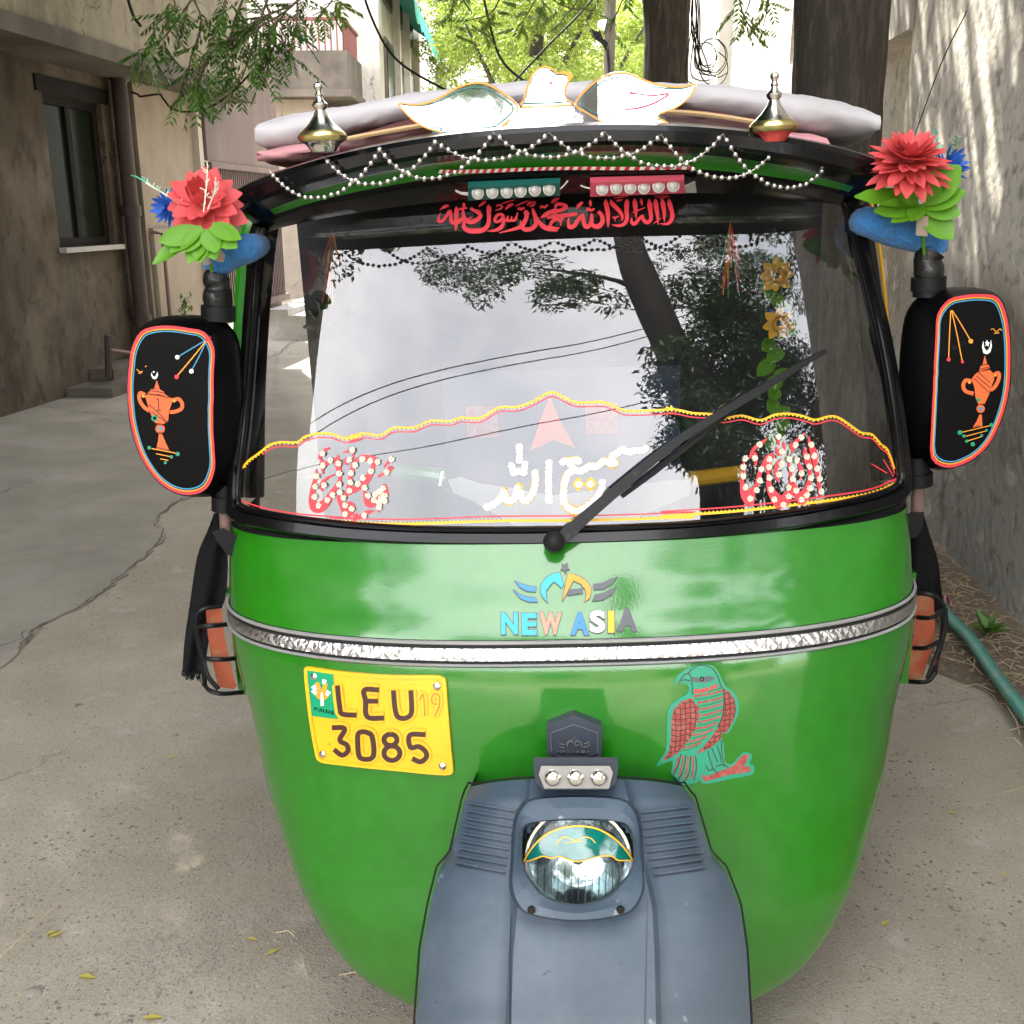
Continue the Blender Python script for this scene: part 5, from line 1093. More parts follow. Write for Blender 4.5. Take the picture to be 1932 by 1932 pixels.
pm['redthin'] = petalmesh(.048, .0165, M['petal'], -.1)
flower('red_flower', b2, P(1712, 312, 1.80), Vector((.0,-.5,1)), 'redthin', 6, 1.5, 'redthin', 19)
flower('blue_flower', b2, P(1785, 315, 1.86), Vector((.7,-.5,.4)), 'blue', 3, 1.35, None, 12)
leafs(b2, [(1735,380,1627,355,.042),(1738,378,1808,312,.06),(1735,376,1700,330,.05),(1742,386,1818,356,.045),(1735,388,1660,392,.036),(1740,390,1800,446,.045),(1738,388,1688,410,.03),(1742,384,1812,400,.04),(1738,378,1760,330,.05),(1736,385,1722,410,.03)], 1.80)
sprig(b2, [(1750,340),(1770,290),(1765,245)], M['sprigteal'], 1.83); sprig(b2, [(1770,320),(1795,285),(1812,258)], M['greendark'], 1.85)
mk('stem', *tube([P(1738,385,1.80), P(1740,430,1.80), P(1744,480,1.83)], .003, 6), M['fakeleaf'], b2); mk('paper_wrap', *polygeo([(1730,408),(1752,408),(1750,446),(1728,444)], lambda a, b, o=0: P(a, b, 1.79-o), 0, 0, .006), M['card'], b2)
# ---- decorations inside the cab
gar = empty('hanging_garland', Matrix.Translation(P(1470, 480, 2.3))); tag(gar, 'green leaf garland with yellow flowers hanging inside the right of the windscreen', 'garland')
for i in range(22):
    y = 480+i*18; x = 1468+random.uniform(-14, 14); leafs(gar, [(x, y, x+random.uniform(-28, 28), y+random.uniform(14, 36), .034)], 2.25)
flower('yellow_flower', gar, P(1470, 605, 2.2), Vector((0,-1,.1)), 'blue', 2, 1.0, None, 9)
pm['yellow'] = petalmesh(.03, .02, M['yel'], .2)
flower('yellow_flower', gar, P(1470, 610, 2.17), Vector((0,-1,.1)), 'yellow', 2, 1.0, None, 7); flower('yellow_flower', gar, P(1466, 520, 2.2), Vector((0,-1,.1)), 'yellow', 2, 1.0, None, 8)
pm['dark'] = petalmesh(.045, .016, M['black'], .1)
dk = empty('black_flower_ornament', Matrix.Translation(P(625, 600, 2.0))); tag(dk, 'dark artificial flower hanging inside the left edge of the windscreen', 'flower')
flower('dark_flower', dk, P(622, 610, 2.02), Vector((0,-1,.1)), 'dark', 3, 1.0, None, 11)
for k_, (x, y, lab) in enumerate(((628, 430, 'left'), (1378, 420, 'right'))):
    t_ = empty('tinsel_tassel', Matrix.Translation(P(x, y, 2.0))); tag(t_, 'shiny tinsel tassel hanging inside the %s upper corner of the windscreen' % lab, 'tassel', 'tinsel tassels in the cab')
    for m_, s_ in (('red', 10), ('amber', 6), ('teal', 5)):
        mk('strand', *join([tube([P(x, y, 2.0), P(x+random.uniform(-22, 22), y+random.uniform(60, 150), 2.0+random.uniform(-.05, .05))], .0009, 4) for _ in range(s_)]), M[m_], t_)
# ================================================================= THE STREET
def wallmat(name, col, stain, c2=(.45,.62), sc=1.6, bump=.25, st=(1,1,.8), dark=None, dsc=.5, var=.12):
    m = mat(name, col, .92, var=var, vscale=5, bump=bump, bscale=24, col2=stain, c2=c2, c2scale=sc, stretch=st, spec=.2)
    if dark:
        n, l = m.node_tree.nodes, m.node_tree.links; b = n['Principled BSDF']; src = b.inputs['Base Color'].links[0].from_socket
        t = n.new('ShaderNodeTexCoord'); mp = n.new('ShaderNodeMapping'); mp.inputs['Scale'].default_value = (2.0, 2.0, .6); l.new(t.outputs['Object'], mp.inputs[0])
        nz = n.new('ShaderNodeTexNoise'); nz.inputs['Scale'].default_value = 1.3; nz.inputs['Detail'].default_value = 8; l.new(mp.outputs[0], nz.inputs['Vector'])
        rm = n.new('ShaderNodeMapRange'); rm.inputs[1].default_value = .48; rm.inputs[2].default_value = .72; rm.inputs[4].default_value = dsc; l.new(nz.outputs['Fac'], rm.inputs[0])
        mx = n.new('ShaderNodeMix'); mx.data_type = 'RGBA'; mx.inputs[7].default_value = (*dark, 1); l.new(rm.outputs[0], mx.inputs[0]); l.new(src, mx.inputs[6]); l.new(mx.outputs[2], b.inputs['Base Color'])
    return m
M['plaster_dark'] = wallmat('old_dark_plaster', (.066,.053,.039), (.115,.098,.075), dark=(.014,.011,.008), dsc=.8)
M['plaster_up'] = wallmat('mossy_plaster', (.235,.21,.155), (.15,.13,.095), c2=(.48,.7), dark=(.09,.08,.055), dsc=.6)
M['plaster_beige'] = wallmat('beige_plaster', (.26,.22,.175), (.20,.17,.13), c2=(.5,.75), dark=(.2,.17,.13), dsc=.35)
M['plaster_tower'] = wallmat('weathered_cream_plaster', (.46,.43,.38), (.36,.33,.29), c2=(.5,.7), dark=(.2,.19,.17), dsc=.5)
M['plaster_right'] = wallmat('patched_white_plaster', (.62,.585,.51), (.50,.47,.40), c2=(.47,.6), sc=1.1, dark=(.22,.21,.2), dsc=.5, bump=.5)
M['plaster_white'] = wallmat('white_plaster', (.60,.59,.56), (.5,.49,.46), c2=(.5,.8))
M['slab'] = wallmat('stained_concrete', (.115,.10,.083), (.07,.06,.05), dark=(.05,.042,.036), dsc=.6)
M['gate'] = mat('maroon_gate_paint', (.085,.05,.044), .6, col2=(.125,.085,.07), c2scale=3, stretch=(1,1,.3))
M['railing'] = mat('red_railing_paint', (.15,.045,.038), .6)
M['window'] = mat('dark_window_glass', (.010,.014,.008), .25, spec=.03)
M['frame'] = mat('dark_wood_frame', (.008,.006,.005), .7, spec=.1)
M['awning'] = mat('teal_canvas', (.03,.30,.24), .8)
M['step'] = mat('grey_step_stone', (.34,.33,.31), .9, bump=.4)
# add vertical colour change on the right wall: dirt near the ground (plaster missing there)
def heightstain(m, col, z0, z1, ns=1.2, amt=1):
    n, l = m.node_tree.nodes, m.node_tree.links; b = n['Principled BSDF']; src = b.inputs['Base Color'].links[0].from_socket
    t = n.new('ShaderNodeTexCoord'); sp = n.new('ShaderNodeSeparateXYZ'); l.new(t.outputs['Object'], sp.inputs[0])
    nz = n.new('ShaderNodeTexNoise'); nz.inputs['Scale'].default_value = 1.1; nz.inputs['Detail'].default_value = 9; l.new(t.outputs['Object'], nz.inputs['Vector'])
    ma = n.new('ShaderNodeMath'); ma.operation = 'MULTIPLY_ADD'; ma.inputs[1].default_value = -ns; l.new(nz.outputs['Fac'], ma.inputs[0]); l.new(sp.outputs['Z'], ma.inputs[2])
    rm = n.new('ShaderNodeMapRange'); rm.inputs[1].default_value = z0-ns*.5; rm.inputs[2].default_value = z1-ns*.5; rm.inputs[3].default_value = amt; rm.inputs[4].default_value = 0; l.new(ma.outputs[0], rm.inputs[0])
    mx = n.new('ShaderNodeMix'); mx.data_type = 'RGBA'; mx.inputs[7].default_value = (*col, 1); l.new(rm.outputs[0], mx.inputs[0]); l.new(src, mx.inputs[6]); l.new(mx.outputs[2], b.inputs['Base Color'])
heightstain(M['plaster_right'], (.26,.23,.185), 1.25, 1.45, .9); heightstain(M['plaster_right'], (.33,.325,.29), .55, 1.0, 1.4)
for k_, c_ in (('plaster_dark', (.02,.015,.01)), ('plaster_up', (.06,.05,.035)), ('plaster_beige', (.10,.08,.06)), ('plaster_right', (.12,.11,.10)), ('plaster_tower', (.15,.14,.12))): cracks(M[k_], .9, .006, c_, .85)
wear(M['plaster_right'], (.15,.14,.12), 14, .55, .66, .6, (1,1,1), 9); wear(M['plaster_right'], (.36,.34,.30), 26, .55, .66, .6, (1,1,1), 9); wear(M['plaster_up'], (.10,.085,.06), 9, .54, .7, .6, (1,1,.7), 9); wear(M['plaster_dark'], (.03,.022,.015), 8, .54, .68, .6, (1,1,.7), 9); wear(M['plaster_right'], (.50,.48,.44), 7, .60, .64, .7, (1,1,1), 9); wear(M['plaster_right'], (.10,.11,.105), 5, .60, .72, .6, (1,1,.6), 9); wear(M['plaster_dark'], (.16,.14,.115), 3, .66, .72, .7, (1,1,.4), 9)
heightstain(M['green'], (.10,.12,.05), .12, .42, .35, .28); heightstain(M['fender'], (.15,.15,.14), .35, .62, .3, .35)
# ---- ground
def gz(x, y):
    z = .04*max(-.6, min(1.6, x-.126)) if y < 6 else .04*max(-.6, min(1.6, x-.126))*max(0, 1-(y-6)/4)
    if x < -1.6: z += .08*min(1, (-1.6-x)/2)*math.exp(-((y-6)/3.5)**2)
    return z
def sheet(xs, ys, zf, dz=0):
    V = [(x, y, zf(x, y)+dz) for y in ys for x in xs]; n = len(xs)
    return V, [(i*n+k, i*n+k+1, (i+1)*n+k+1, (i+1)*n+k) for i in range(len(ys)-1) for k in range(n-1)]
def gmat(name, col, col2, pit, pitcol, spots, vs=1.2, ps=60, dirt=None):
    m = mat(name, col, .95, var=.10, vscale=vs, detail=12, col2=col2, c2=(.42,.66), c2scale=2.2, spec=.2)
    n, l = m.node_tree.nodes, m.node_tree.links; b = n['Principled BSDF']; src = b.inputs['Base Color'].links[0].from_socket
    t = n.new('ShaderNodeTexCoord'); v = n.new('ShaderNodeTexVoronoi'); v.inputs['Scale'].default_value = ps
    wz = n.new('ShaderNodeTexNoise'); wz.inputs['Scale'].default_value = 30; wz.inputs['Detail'].default_value = 3; l.new(t.outputs['Object'], wz.inputs['Vector'])
    va = n.new('ShaderNodeVectorMath'); va.operation = 'MULTIPLY_ADD'; va.inputs[1].default_value = (.03,.03,.03); l.new(wz.outputs['Color'], va.inputs[0]); l.new(t.outputs['Object'], va.inputs[2]); l.new(va.outputs[0], v.inputs['Vector'])
    # only some cells are pits, gated by a broad noise
    g = n.new('ShaderNodeTexNoise'); g.inputs['Scale'].default_value = 1.6; g.inputs['Detail'].default_value = 2; l.new(t.outputs['Object'], g.inputs['Vector'])
    gm = n.new('ShaderNodeMapRange'); gm.inputs[1].default_value = .42; gm.inputs[2].default_value = .62; gm.inputs[3].default_value = .03; gm.inputs[4].default_value = spots; l.new(g.outputs['Fac'], gm.inputs[0])
    sep = n.new('ShaderNodeSeparateColor'); l.new(v.outputs['Color'], sep.inputs[0])
    th = n.new('ShaderNodeMath'); th.operation = 'MULTIPLY'; l.new(sep.outputs[0], th.inputs[0]); l.new(gm.outputs[0], th.inputs[1])
    lt = n.new('ShaderNodeMath'); lt.operation = 'LESS_THAN'; l.new(v.outputs['Distance'], lt.inputs[0]); l.new(th.outputs[0], lt.inputs[1])
    mx = n.new('ShaderNodeMix'); mx.data_type = 'RGBA'; mx.inputs[7].default_value = (*pitcol, 1); l.new(lt.outputs[0], mx.inputs[0]); l.new(src, mx.inputs[6]); l.new(mx.outputs[2], b.inputs['Base Color'])
    fz = n.new('ShaderNodeTexNoise'); fz.inputs['Scale'].default_value = 140; fz.inputs['Detail'].default_value = 4; l.new(t.outputs['Object'], fz.inputs['Vector'])
    sb = n.new('ShaderNodeMath'); sb.operation = 'MULTIPLY_ADD'; sb.inputs[1].default_value = -1.3; l.new(lt.outputs[0], sb.inputs[0]); l.new(fz.outputs['Fac'], sb.inputs[2])
    bm = n.new('ShaderNodeBump'); bm.inputs['Strength'].default_value = pit; bm.inputs['Distance'].default_value = .006; l.new(sb.outputs[0], bm.inputs['Height']); l.new(bm.outputs[0], b.inputs['Normal'])
    return m
M['concrete'] = gmat('worn_concrete', (.265,.237,.180), (.325,.297,.238), .4, (.13,.11,.088), .34)
M['asphalt'] = gmat('grey_asphalt', (.218,.203,.168), (.27,.252,.212), .5, (.08,.074,.067), .22, ps=70)
M['dirt'] = gmat('brown_dirt', (.115,.088,.062), (.16,.13,.095), 1, (.06,.045,.03), .4, ps=70)
cracks(M['concrete'], .8, .006, (.15,.13,.105), .6, .57, .61); cracks(M['asphalt'], .6, .005, (.09,.08,.07), .8, .5, .56)
wear(M['concrete'], (.20,.175,.14), 1.7, .5, .7, .5, (1,1,1), 9); wear(M['concrete'], (.42,.39,.34), 9, .6, .75, .5, (1,1,1), 8); wear(M['concrete'], (.10,.085,.065), 190, .60, .68, .55, (1,1,1), 2); wear(M['concrete'], (.50,.46,.40), 230, .63, .70, .5, (1,1,1), 2); wear(M['asphalt'], (.09,.08,.07), 170, .60, .68, .5, (1,1,1), 2); wear(M['asphalt'], (.36,.33,.29), 2.5, .52, .75, .45, (1,1,1), 9); wear(M['dirt'], (.28,.22,.15), 60, .58, .66, .6, (1,1,1), 3)
def lin(a, b, n): return list(np.linspace(a, b, n))
gr = mk('ground', *sheet([-160,-40,-12]+lin(-7, 2.2, 60)+[4, 12, 40, 160], [-160,-40,-12]+lin(-6, 16, 90)+[24, 50, 120, 260], gz), M['concrete'], smooth=True, auto=None); tag(gr, kind='structure')
# asphalt lane: left of the crack line traced in the photograph, 12 mm thick with a ragged edge
edge = [(-30,1275),(0,1250),(35,1221),(46,1196),(85,1171),(142,1143),(198,1107),(235,1078),(269,1047),(300,1018),(308,1000),(294,984),(301,966),(340,941),(390,925),(470,905),(560,880),(700,820),(800,770),(900,700),(980,640)]
ew = [PZ(x, y, .0) for x, y in edge]; ed = []
for i in range(len(ew)-1):
    a, b = ew[i], ew[i+1]; n = max(2, int((b-a).length/.05))
    for k in range(n):
        p = a.lerp(b, k/n); ed.append((p.x+random.uniform(-.012,.012)*(1+p.y*.1), p.y+random.uniform(-.012,.012)))
V, F = [], []; 
for i, (x, y) in enumerate(ed):
    for k in range(26):
        xx = x-(k/25)**1.3*(x+6.5) if k else x
        V.append((xx, y, gz(xx, y)+.008))
    V.append((x+.004, y+.0, gz(x, y)-.01))
n = 27
for i in range(len(ed)-1):
    for k in range(25): F.append((i*n+k, i*n+k+1, (i+1)*n+k+1, (i+1)*n+k))
    F.append((i*n, (i+1)*n, (i+1)*n+26, i*n+26))
ro = mk('road', V, F, M['asphalt'], smooth=True, auto=30); tag(ro, kind='structure')
# far lane continues to the end of the street
fr = mk('far_road', *sheet(lin(-6, 3, 12), lin(ed[-1][1], 40, 14), lambda x, y: gz(x, y)+.009), M['concrete']); tag(fr, kind='structure')
# hairline cracks in the surface
def crack(pts, w, nm='ground_crack'):
    W_ = [PZ(x, y, 0) for x, y in pts]; V, F = [], []; L_ = []
    for i in range(len(W_)-1):
        n = max(2, int((W_[i+1]-W_[i]).length/.03))
        for k in range(n): L_.append(W_[i].lerp(W_[i+1], k/n))
    for i, p in enumerate(L_):
        j = random.uniform(-.012, .012); q = w*random.uniform(.3, 1.3)
        for s in (-1, 1): V.append((p.x+j+s*q*.5, p.y+j+s*q*.35, gz(p.x, p.y)+.0115))
    for i in range(len(L_)-1): F.append((2*i, 2*i+1, 2*i+3, 2*i+2))
    return V, F
cr = mk('ground_crack', *join([crack([(0,1030),(80,1012),(160,1003),(240,994),(296,984)], .006), crack([(35,1221),(85,1171),(142,1143),(198,1107),(269,1047),(308,1005),(294,984),(301,966),(340,941)], .008), crack([(487,690),(500,680),(530,668),(545,650),(560,645),(575,625)], .02), crack([(340,941),(400,915),(470,880),(590,850)], .009)]), M['cracks']); tag(cr, kind='structure')
# dirt strip by the right wall
V, F = [], []; ys = lin(-1, 7, 60)
for y in ys:
    xw = 1.79+.08*(y-3.3); xi = xw-.36+.06*math.sin(y*3)+.05*math.sin(y*7.3)+random.uniform(-.02,.02)
    for k in range(8): x = xi+(xw+.02-xi)*k/7; V.append((x, y, gz(x, y)+.006+.03*(k/7)**2+(random.uniform(0,.006) if k else -.004)))
for i in range(59):
    for k in range(7): F.append((i*8+k, i*8+k+1, i*8+9+k, i*8+8+k))
ds = mk('dirt_strip', V, F, M['dirt'], smooth=True, auto=None); tag(ds, kind='structure')
# ---- scattered grit, straw, leaves
def rocks(n, reg, smin, smax):
    V, F = [], []
    base = [(1,0,0),(-1,0,0),(0,1,0),(0,-1,0),(0,0,1),(0,0,-.4)]; bf = [(0,2,4),(2,1,4),(1,3,4),(3,0,4),(2,0,5),(1,2,5),(3,1,5),(0,3,5)]
    for _ in range(n):
        x, y = reg(); s = random.uniform(smin, smax)*random.random()**.8+smin*.4; k = len(V); a = random.uniform(0, 6); c, q = math.cos(a), math.sin(a)
        for v in base:
            u = [v[i]*s*random.uniform(.6, 1.3) for i in range(3)]; V.append((x+u[0]*c-u[1]*q, y+u[0]*q+u[1]*c, gz(x, y)+.012*(1 if False else .0)+u[2]*.6+.002))
        F += [tuple(k+i for i in f) for f in bf]
    return V, F
def clump():
    cs = [(PZ(*p, 0).x, PZ(*p, 0).y, r) for p, r in (((560,1250),.12),((540,1340),.10),((560,1560),.10),((480,1600),.10),((600,1480),.12),((420,1760),.12),((330,1800),.1),((520,1750),.1),((680,1850),.1),((450,1500),.15),((630,1680),.12))]
    if random.random() < .6: c = random.choice(cs); return random.gauss(c[0], c[2]), random.gauss(c[1], c[2]*.8)
    p = PZ(random.uniform(-100, 900), random.uniform(1150, 1950), 0); return p.x, p.y
gt = mk('grit', *rocks(9000, clump, .0012, .0046), M['stone']); tag(gt, 'loose grit and small stones scattered over the concrete', 'grit', kind='stuff')
def rightreg():
    p = PZ(random.uniform(1560, 1950), random.uniform(1080, 1950), 0); return p.x, p.y
g2_ = mk('grit', *rocks(1500, rightreg, .0012, .004), M['stone']); tag(g2_, 'fine grit on the concrete to the right of the rickshaw', 'grit', kind='stuff')
STL = ['small stone just right of the yellow leaf beside the rickshaw', 'larger of two stones below the number plate side of the rickshaw', 'smaller of two stones below the number plate side of the rickshaw', 'grey stone near the bottom left corner of the picture', 'small stone on the concrete left of the number plate', 'stone right of the rickshaw beside the dry stalks', 'stone between the rickshaw and the dirt strip at right', 'stone nearest the right indicator of the rickshaw', 'stone at the edge of the dirt strip at right']
for x, y, s, in ((432,1243-0,.012),(575,1600,.016),(565,1590,.013),(60,1855,.02),(330,1373,.012),(1700,1340,.018),(1720,1370,.016),(1600,1100,.02),(1760,1330,.018)):
    p = PZ(x, y, 0); bb_ = bmesh.new(); bmesh.ops.create_icosphere(bb_, subdivisions=2, radius=s*.7)
    for v_ in bb_.verts: v_.co = Vector((v_.co.x*1.3+p.x, v_.co.y+p.y, max(-.002, v_.co.z*.6)+gz(p.x, p.y)))+Vector([random.uniform(-.08,.08)*s for _ in range(3)])
    v, f = [v_.co.copy() for v_ in bb_.verts], [tuple(x_.index for x_ in f_.verts) for f_ in bb_.faces]; bb_.free(); o = mk('pebble', v, f, M['stone'], smooth=True, auto=25); tag(o, STL.pop(0), 'stone', 'loose stones on the ground')
def straws(n, reg, L0, L1, r=.0012):
    g = []
    for _ in range(n):
        x, y = reg(); a = random.uniform(0, 6.28); L = random.uniform(L0, L1); z = gz(x, y)+.022+random.uniform(0, .035)
        g.append(tube([(x, y, z), (x+L*.5*math.cos(a), y+L*.5*math.sin(a), z+random.uniform(0,.015)), (x+L*math.cos(a+.2), y+L*math.sin(a+.2), z-.004)], r, 3, caps=False))
    return join(g)
def dirtreg():
    y = random.uniform(1.6, 5.8); xw = 1.79+.08*(y-3.3); return xw-abs(random.gauss(0, .19))-.02, y
st = mk('dry_straw', *straws(700, dirtreg, .03, .14), M['straw']); tag(st, 'dry straw and twigs littering the dirt beside the right wall', 'straw', kind='stuff')
lv = []
def quadleaf(x, y, z, L, w, a, t=.3):
    c, s = math.cos(a), math.sin(a); pts = [(0,0,0),(L*.4,w*.5,t*L*.2),(L,0,t*L*.1),(L*.4,-w*.5,t*L*.25)]
    return [(x+p[0]*c-p[1]*s, y+p[0]*s+p[1]*c, z+p[2]) for p in pts], [(0,1,2),(0,2,3)]
for _ in range(900): x, y = dirtreg(); lv.append(quadleaf(x, y, gz(x, y)+.012+random.uniform(0,.02), random.uniform(.012,.03), random.uniform(.006,.014), random.uniform(0,6.28)))
ll = mk('leaf_litter', *join(lv), M['litter']); tag(ll, 'small dry leaves scattered on the dirt beside the right wall', 'leaf litter', kind='stuff')
LW_ = ['beside the rickshaw flank', 'on the pitted patch', 'in the gritty patch', 'above the bottom edge', 'below the rickshaw corner', 'flat at the very bottom', 'among loose grit', 'near the picture edge', 'past the number plate', 'under the black cloth', 'beside the asphalt crack', 'by the dirt strip', 'by the hull']
for x, y, L, col in ((437,1251,.03,0),(137,1322,.03,1),(88,1825-70,.035,0),(145,1826,.045,0),(500,1788,.035,0),(265,1905,.045,0),(464,1755,.03,0),(82,1750,.03,0),(312,1420,.03,0),(426,1400+0,.02,0),(60,1170-0,.03,0),(1780,1560,.03,0),(1660,1770,.03,0)):
    p = PZ(x, y, 0); m = M['dryleaf'] if not col else M['leaf']; v, f = quadleaf(p.x, p.y, gz(p.x, p.y)+.004, L, L*.4, random.uniform(-.5,.8)); o = mk('fallen_leaf', v, f, m); hx_ = 'far left' if x < 120 else 'left' if x < 400 else 'middle left' if x < 700 else 'right'; hy_ = 'near' if y > 1780 else 'halfway back' if y > 1400 else 'farther back'; tag(o, 'small %s leaf fallen on the %s concrete, %s, %s' % ('green' if col else 'yellow', hx_, hy_, LW_.pop(0)), 'leaf', 'fallen leaves on the ground')
tw = []
TWL = ['long dry stalk slanting in from the left edge near the bottom', 'dry stalk beside the left indicator lamp', 'stalk lying below the rickshaw corner at the bottom', 'very short stalk tip left of the rickshaw hull', 'long dry stalk reaching the right picture edge', 'dry stalk lying level right of the rickshaw', 'dry stalk slanting towards the green pipe', 'dry stalk at the lower left of the rickshaw hull']
for a, b in (((0,1805),(110,1705)),((470,1250-0,),(530,1150)),((800,1880-60),(640,1900-60)),((520,1760),(555,1765)),((1500+300,1420),(1932,1400)),((1620,1330),(1800,1345)),((1745,1290),(1830,1365)),((700,1840),(790,1800))):
    pa, pb = PZ(*a, .008), PZ(*b, .008); tw.append((pa, pb))
for pa, pb in tw:
    o = mk('dry_stalk', *tube([pa, pa.lerp(pb, .5)+Vector((.006, .004, .006)), pb], .0016, 4), M['straw'], smooth=True); tag(o, TWL.pop(0), 'stalk', 'dry stalks on the ground')
hs = mk('garden_hose', *tube([tuple(PZ(x, y, .125)) for x, y in cat([(1700,1040),(1788,1160),(1830,1205),(1880,1275),(1932,1345),(2000,1440)], 6)], .021, 12), M['hose'], smooth=True); tag(hs, 'green pipe lying on the dirt beside the right wall', 'pipe')
lt_ = mk('litter_wrapper', *polygeo([(1866-95,1128),(1880-95,1122),(1893-95,1136),(1885-95,1150),(1868-95,1146)], lambda a, b, o=0: PZ(a, b, .12+.015*math.sin(a)), 0, 4, 0), M['pinkcloth']); tag(lt_, 'crumpled pink wrapper beside the green pipe', 'litter')
wd = empty('weed', Matrix.Translation(PZ(1860, 1190, .02))); tag(wd, 'small green weed sprouting from the dirt beside the green pipe', 'weed')
g = []
for k in range(14):
    a = random.uniform(0, 6.28); p = PZ(1860, 1195, .11); L = random.uniform(.05, .11); v, f = quadleaf(0, 0, 0, L, L*.4, 0, .9); mw = Matrix.Translation(p) @ Matrix.Rotation(a, 4, 'Z') @ Matrix.Rotation(-random.uniform(.2, .9), 4, 'Y'); g.append(at(v, f, mw))
mk('leaves', *join(g), M['leaf'], wd)
# ---- left side of the street
LD = .105                                     # the street runs a little to the right as it goes away
def lx(x9, y): return x9 + LD*(y-9)
def skew(v): return (v[0]+LD*(v[1]-9), v[1], v[2])
def sbox(x0, x1, y0, y1, z0, z1):
    v, f = box(x0, x1, y0, y1, z0, z1); return [skew(p) for p in v], f
def finebox(x0, x1, y0, y1, z0, z1): return sbox(x0, x1, y0, y1, z0, z1)
hA = empty('left_building', loc=(lx(-4, 6), 6, 0)); tag(hA, 'dark stained building with an overhanging upper floor on the left of the street', 'building')
# ground floor wall with a real window opening: y 7.55..8.55, z 1.15..2.35 (in the plane x=-3.36)
def wallwin(name, xf, th, y0, y1, z0, z1, wy0, wy1, wz0, wz1, m, par):
    return mk(name, *join([sbox(xf-th, xf, y0, wy0, z0, z1), sbox(xf-th, xf, wy1, y1, z0, z1), sbox(xf-th, xf, wy0, wy1, z0, wz0), sbox(xf-th, xf, wy0, wy1, wz1, z1)]), m, par)
wy0, wy1, wz0, wz1 = 8.47, 9.40, 1.22, 2.38
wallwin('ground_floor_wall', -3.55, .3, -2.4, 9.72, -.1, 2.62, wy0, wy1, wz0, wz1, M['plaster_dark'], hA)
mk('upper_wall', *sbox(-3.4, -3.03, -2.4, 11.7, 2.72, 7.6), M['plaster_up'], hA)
mk('floor_slab', *sbox(-3.86, -3.0, -2.4, 11.7, 2.6, 2.72), M['slab'], hA)
mk('window_sill', *sbox(-3.60, -3.49, wy0-.02, wy1+.05, wz0-.04, wz0), M['step'], hA)
wn_ = mk('window', *join([sbox(-3.66,-3.60,wy0,wy1,wz0,wz0+.07), sbox(-3.66,-3.60,wy0,wy1,wz1-.07,wz1), sbox(-3.66,-3.60,wy0,wy0+.07,wz0+.07,wz1-.07), sbox(-3.66,-3.60,wy1-.07,wy1,wz0+.07,wz1-.07), sbox(-3.665,-3.605,wy0+.42,wy0+.49,wz0+.07,wz1-.07)]), M['frame'], hA)
for a, b in ((wy0+.07, wy0+.42), (wy0+.49, wy1-.07)): mk('pane', *sbox(-3.64, -3.63, a, b, wz0+.07, wz1-.07), M['window'], wn_)
mk('window_lintel', *sbox(-3.56, -3.535, wy0-.1, wy1+.1, wz1, wz1+.12), M['frame'], hA)
dp = empty('drainpipe', loc=(lx(-3.28, 8.95), 8.95, 0)); tag(dp, 'dark cast iron drainpipe clamped to the corner of the dark left building', 'pipe')
px_, py_ = lx(-3.45, 9.55), 9.55
mk('downpipe', *tube([(px_, py_, 0), (px_, py_, 2.6)], .068, 14), M['pipe'], dp, smooth=True)
for z in (1.46, .5): mk('collar', *tube([(px_, py_, z), (px_, py_, z+.09)], .084, 14), M['pipe'], dp, smooth=True)
# rebar stubs and a low step at the foot of the wall
sb = empty('wall_railing_stub', loc=(-3.4, 8.0, 0)); tag(sb, 'low rusty pipe rail at the foot of the dark left wall', 'rail')
mk('post', *tube([P(203, 632, 8.6), P(205, 712, 8.6)], .03, 8), M['pipe'], sb, smooth=True); mk('rail', *tube([P(203, 660, 8.6), P(262, 668, 8.9)], .016, 8), M['rustpole'], sb, smooth=True)
stp = mk('doorstep', *join([sbox(-3.55, -3.18, 8.3, 9.3, 0, .12), sbox(-3.55, -3.35, 8.7, 9.3, .12, .22)]), M['slab']); tag(stp, 'low stone doorstep against the dark left wall', 'step')
hB = empty('beige_house', loc=(lx(-3.3, 10.5), 10.5, 0)); tag(hB, 'beige plastered house front between the drainpipe and the maroon gate', 'building')
mk('wall', *sbox(-3.9, -3.42, 9.74, 11.05, -.1, 2.6), M['plaster_beige'], hB)
mk('corner_post', *sbox(-3.44, -3.36, 10.98, 11.08, 0, 2.6), M['plaster_tower'], hB)
mk('low_panel', *sbox(-3.415, -3.38, 9.8, 10.6, .1, 1.35), M['plaster_beige'], hB)
hs2 = mk('meter_pipe', *tube([(lx(-3.3, 9.8), 9.8, z) for z in (.2, .8, 1.3)]+[(lx(-3.4, 9.8), 9.8, 1.32)], .018, 8), M['rustpole'], smooth=True); tag(hs2, 'thin grey pipe on the beige wall next to the drainpipe', 'pipe')
gt_ = empty('metal_gate', loc=(lx(-3.15, 13), 13, 0)); tag(gt_, 'tall maroon metal gate with a barred lower grille on the left', 'gate')
mk('gate_sheet', *sbox(-3.38, -3.34, 11.12, 13.4, 2.0, 3.1), M['gate'], gt_); mk('gate_rail', *sbox(-3.39, -3.30, 11.12, 13.4, 1.93, 1.99), M['gate'], gt_); mk('gate_rail', *sbox(-3.39, -3.30, 11.12, 13.4, .42, .50), M['gate'], gt_)
bar = meshdata('gate_bar', *box(-.012, .012, -.016, .016, 0, 1.43), M['gate'])
for k in range(37): y = 11.16+k*.06; place('gate_bar', bar, gt_, Matrix.Translation((lx(-3.345, y), y, .5)))
mk('gate_back_sheet', *sbox(-3.43, -3.41, 11.12, 13.4, .3, 1.95), M['gate'], gt_)
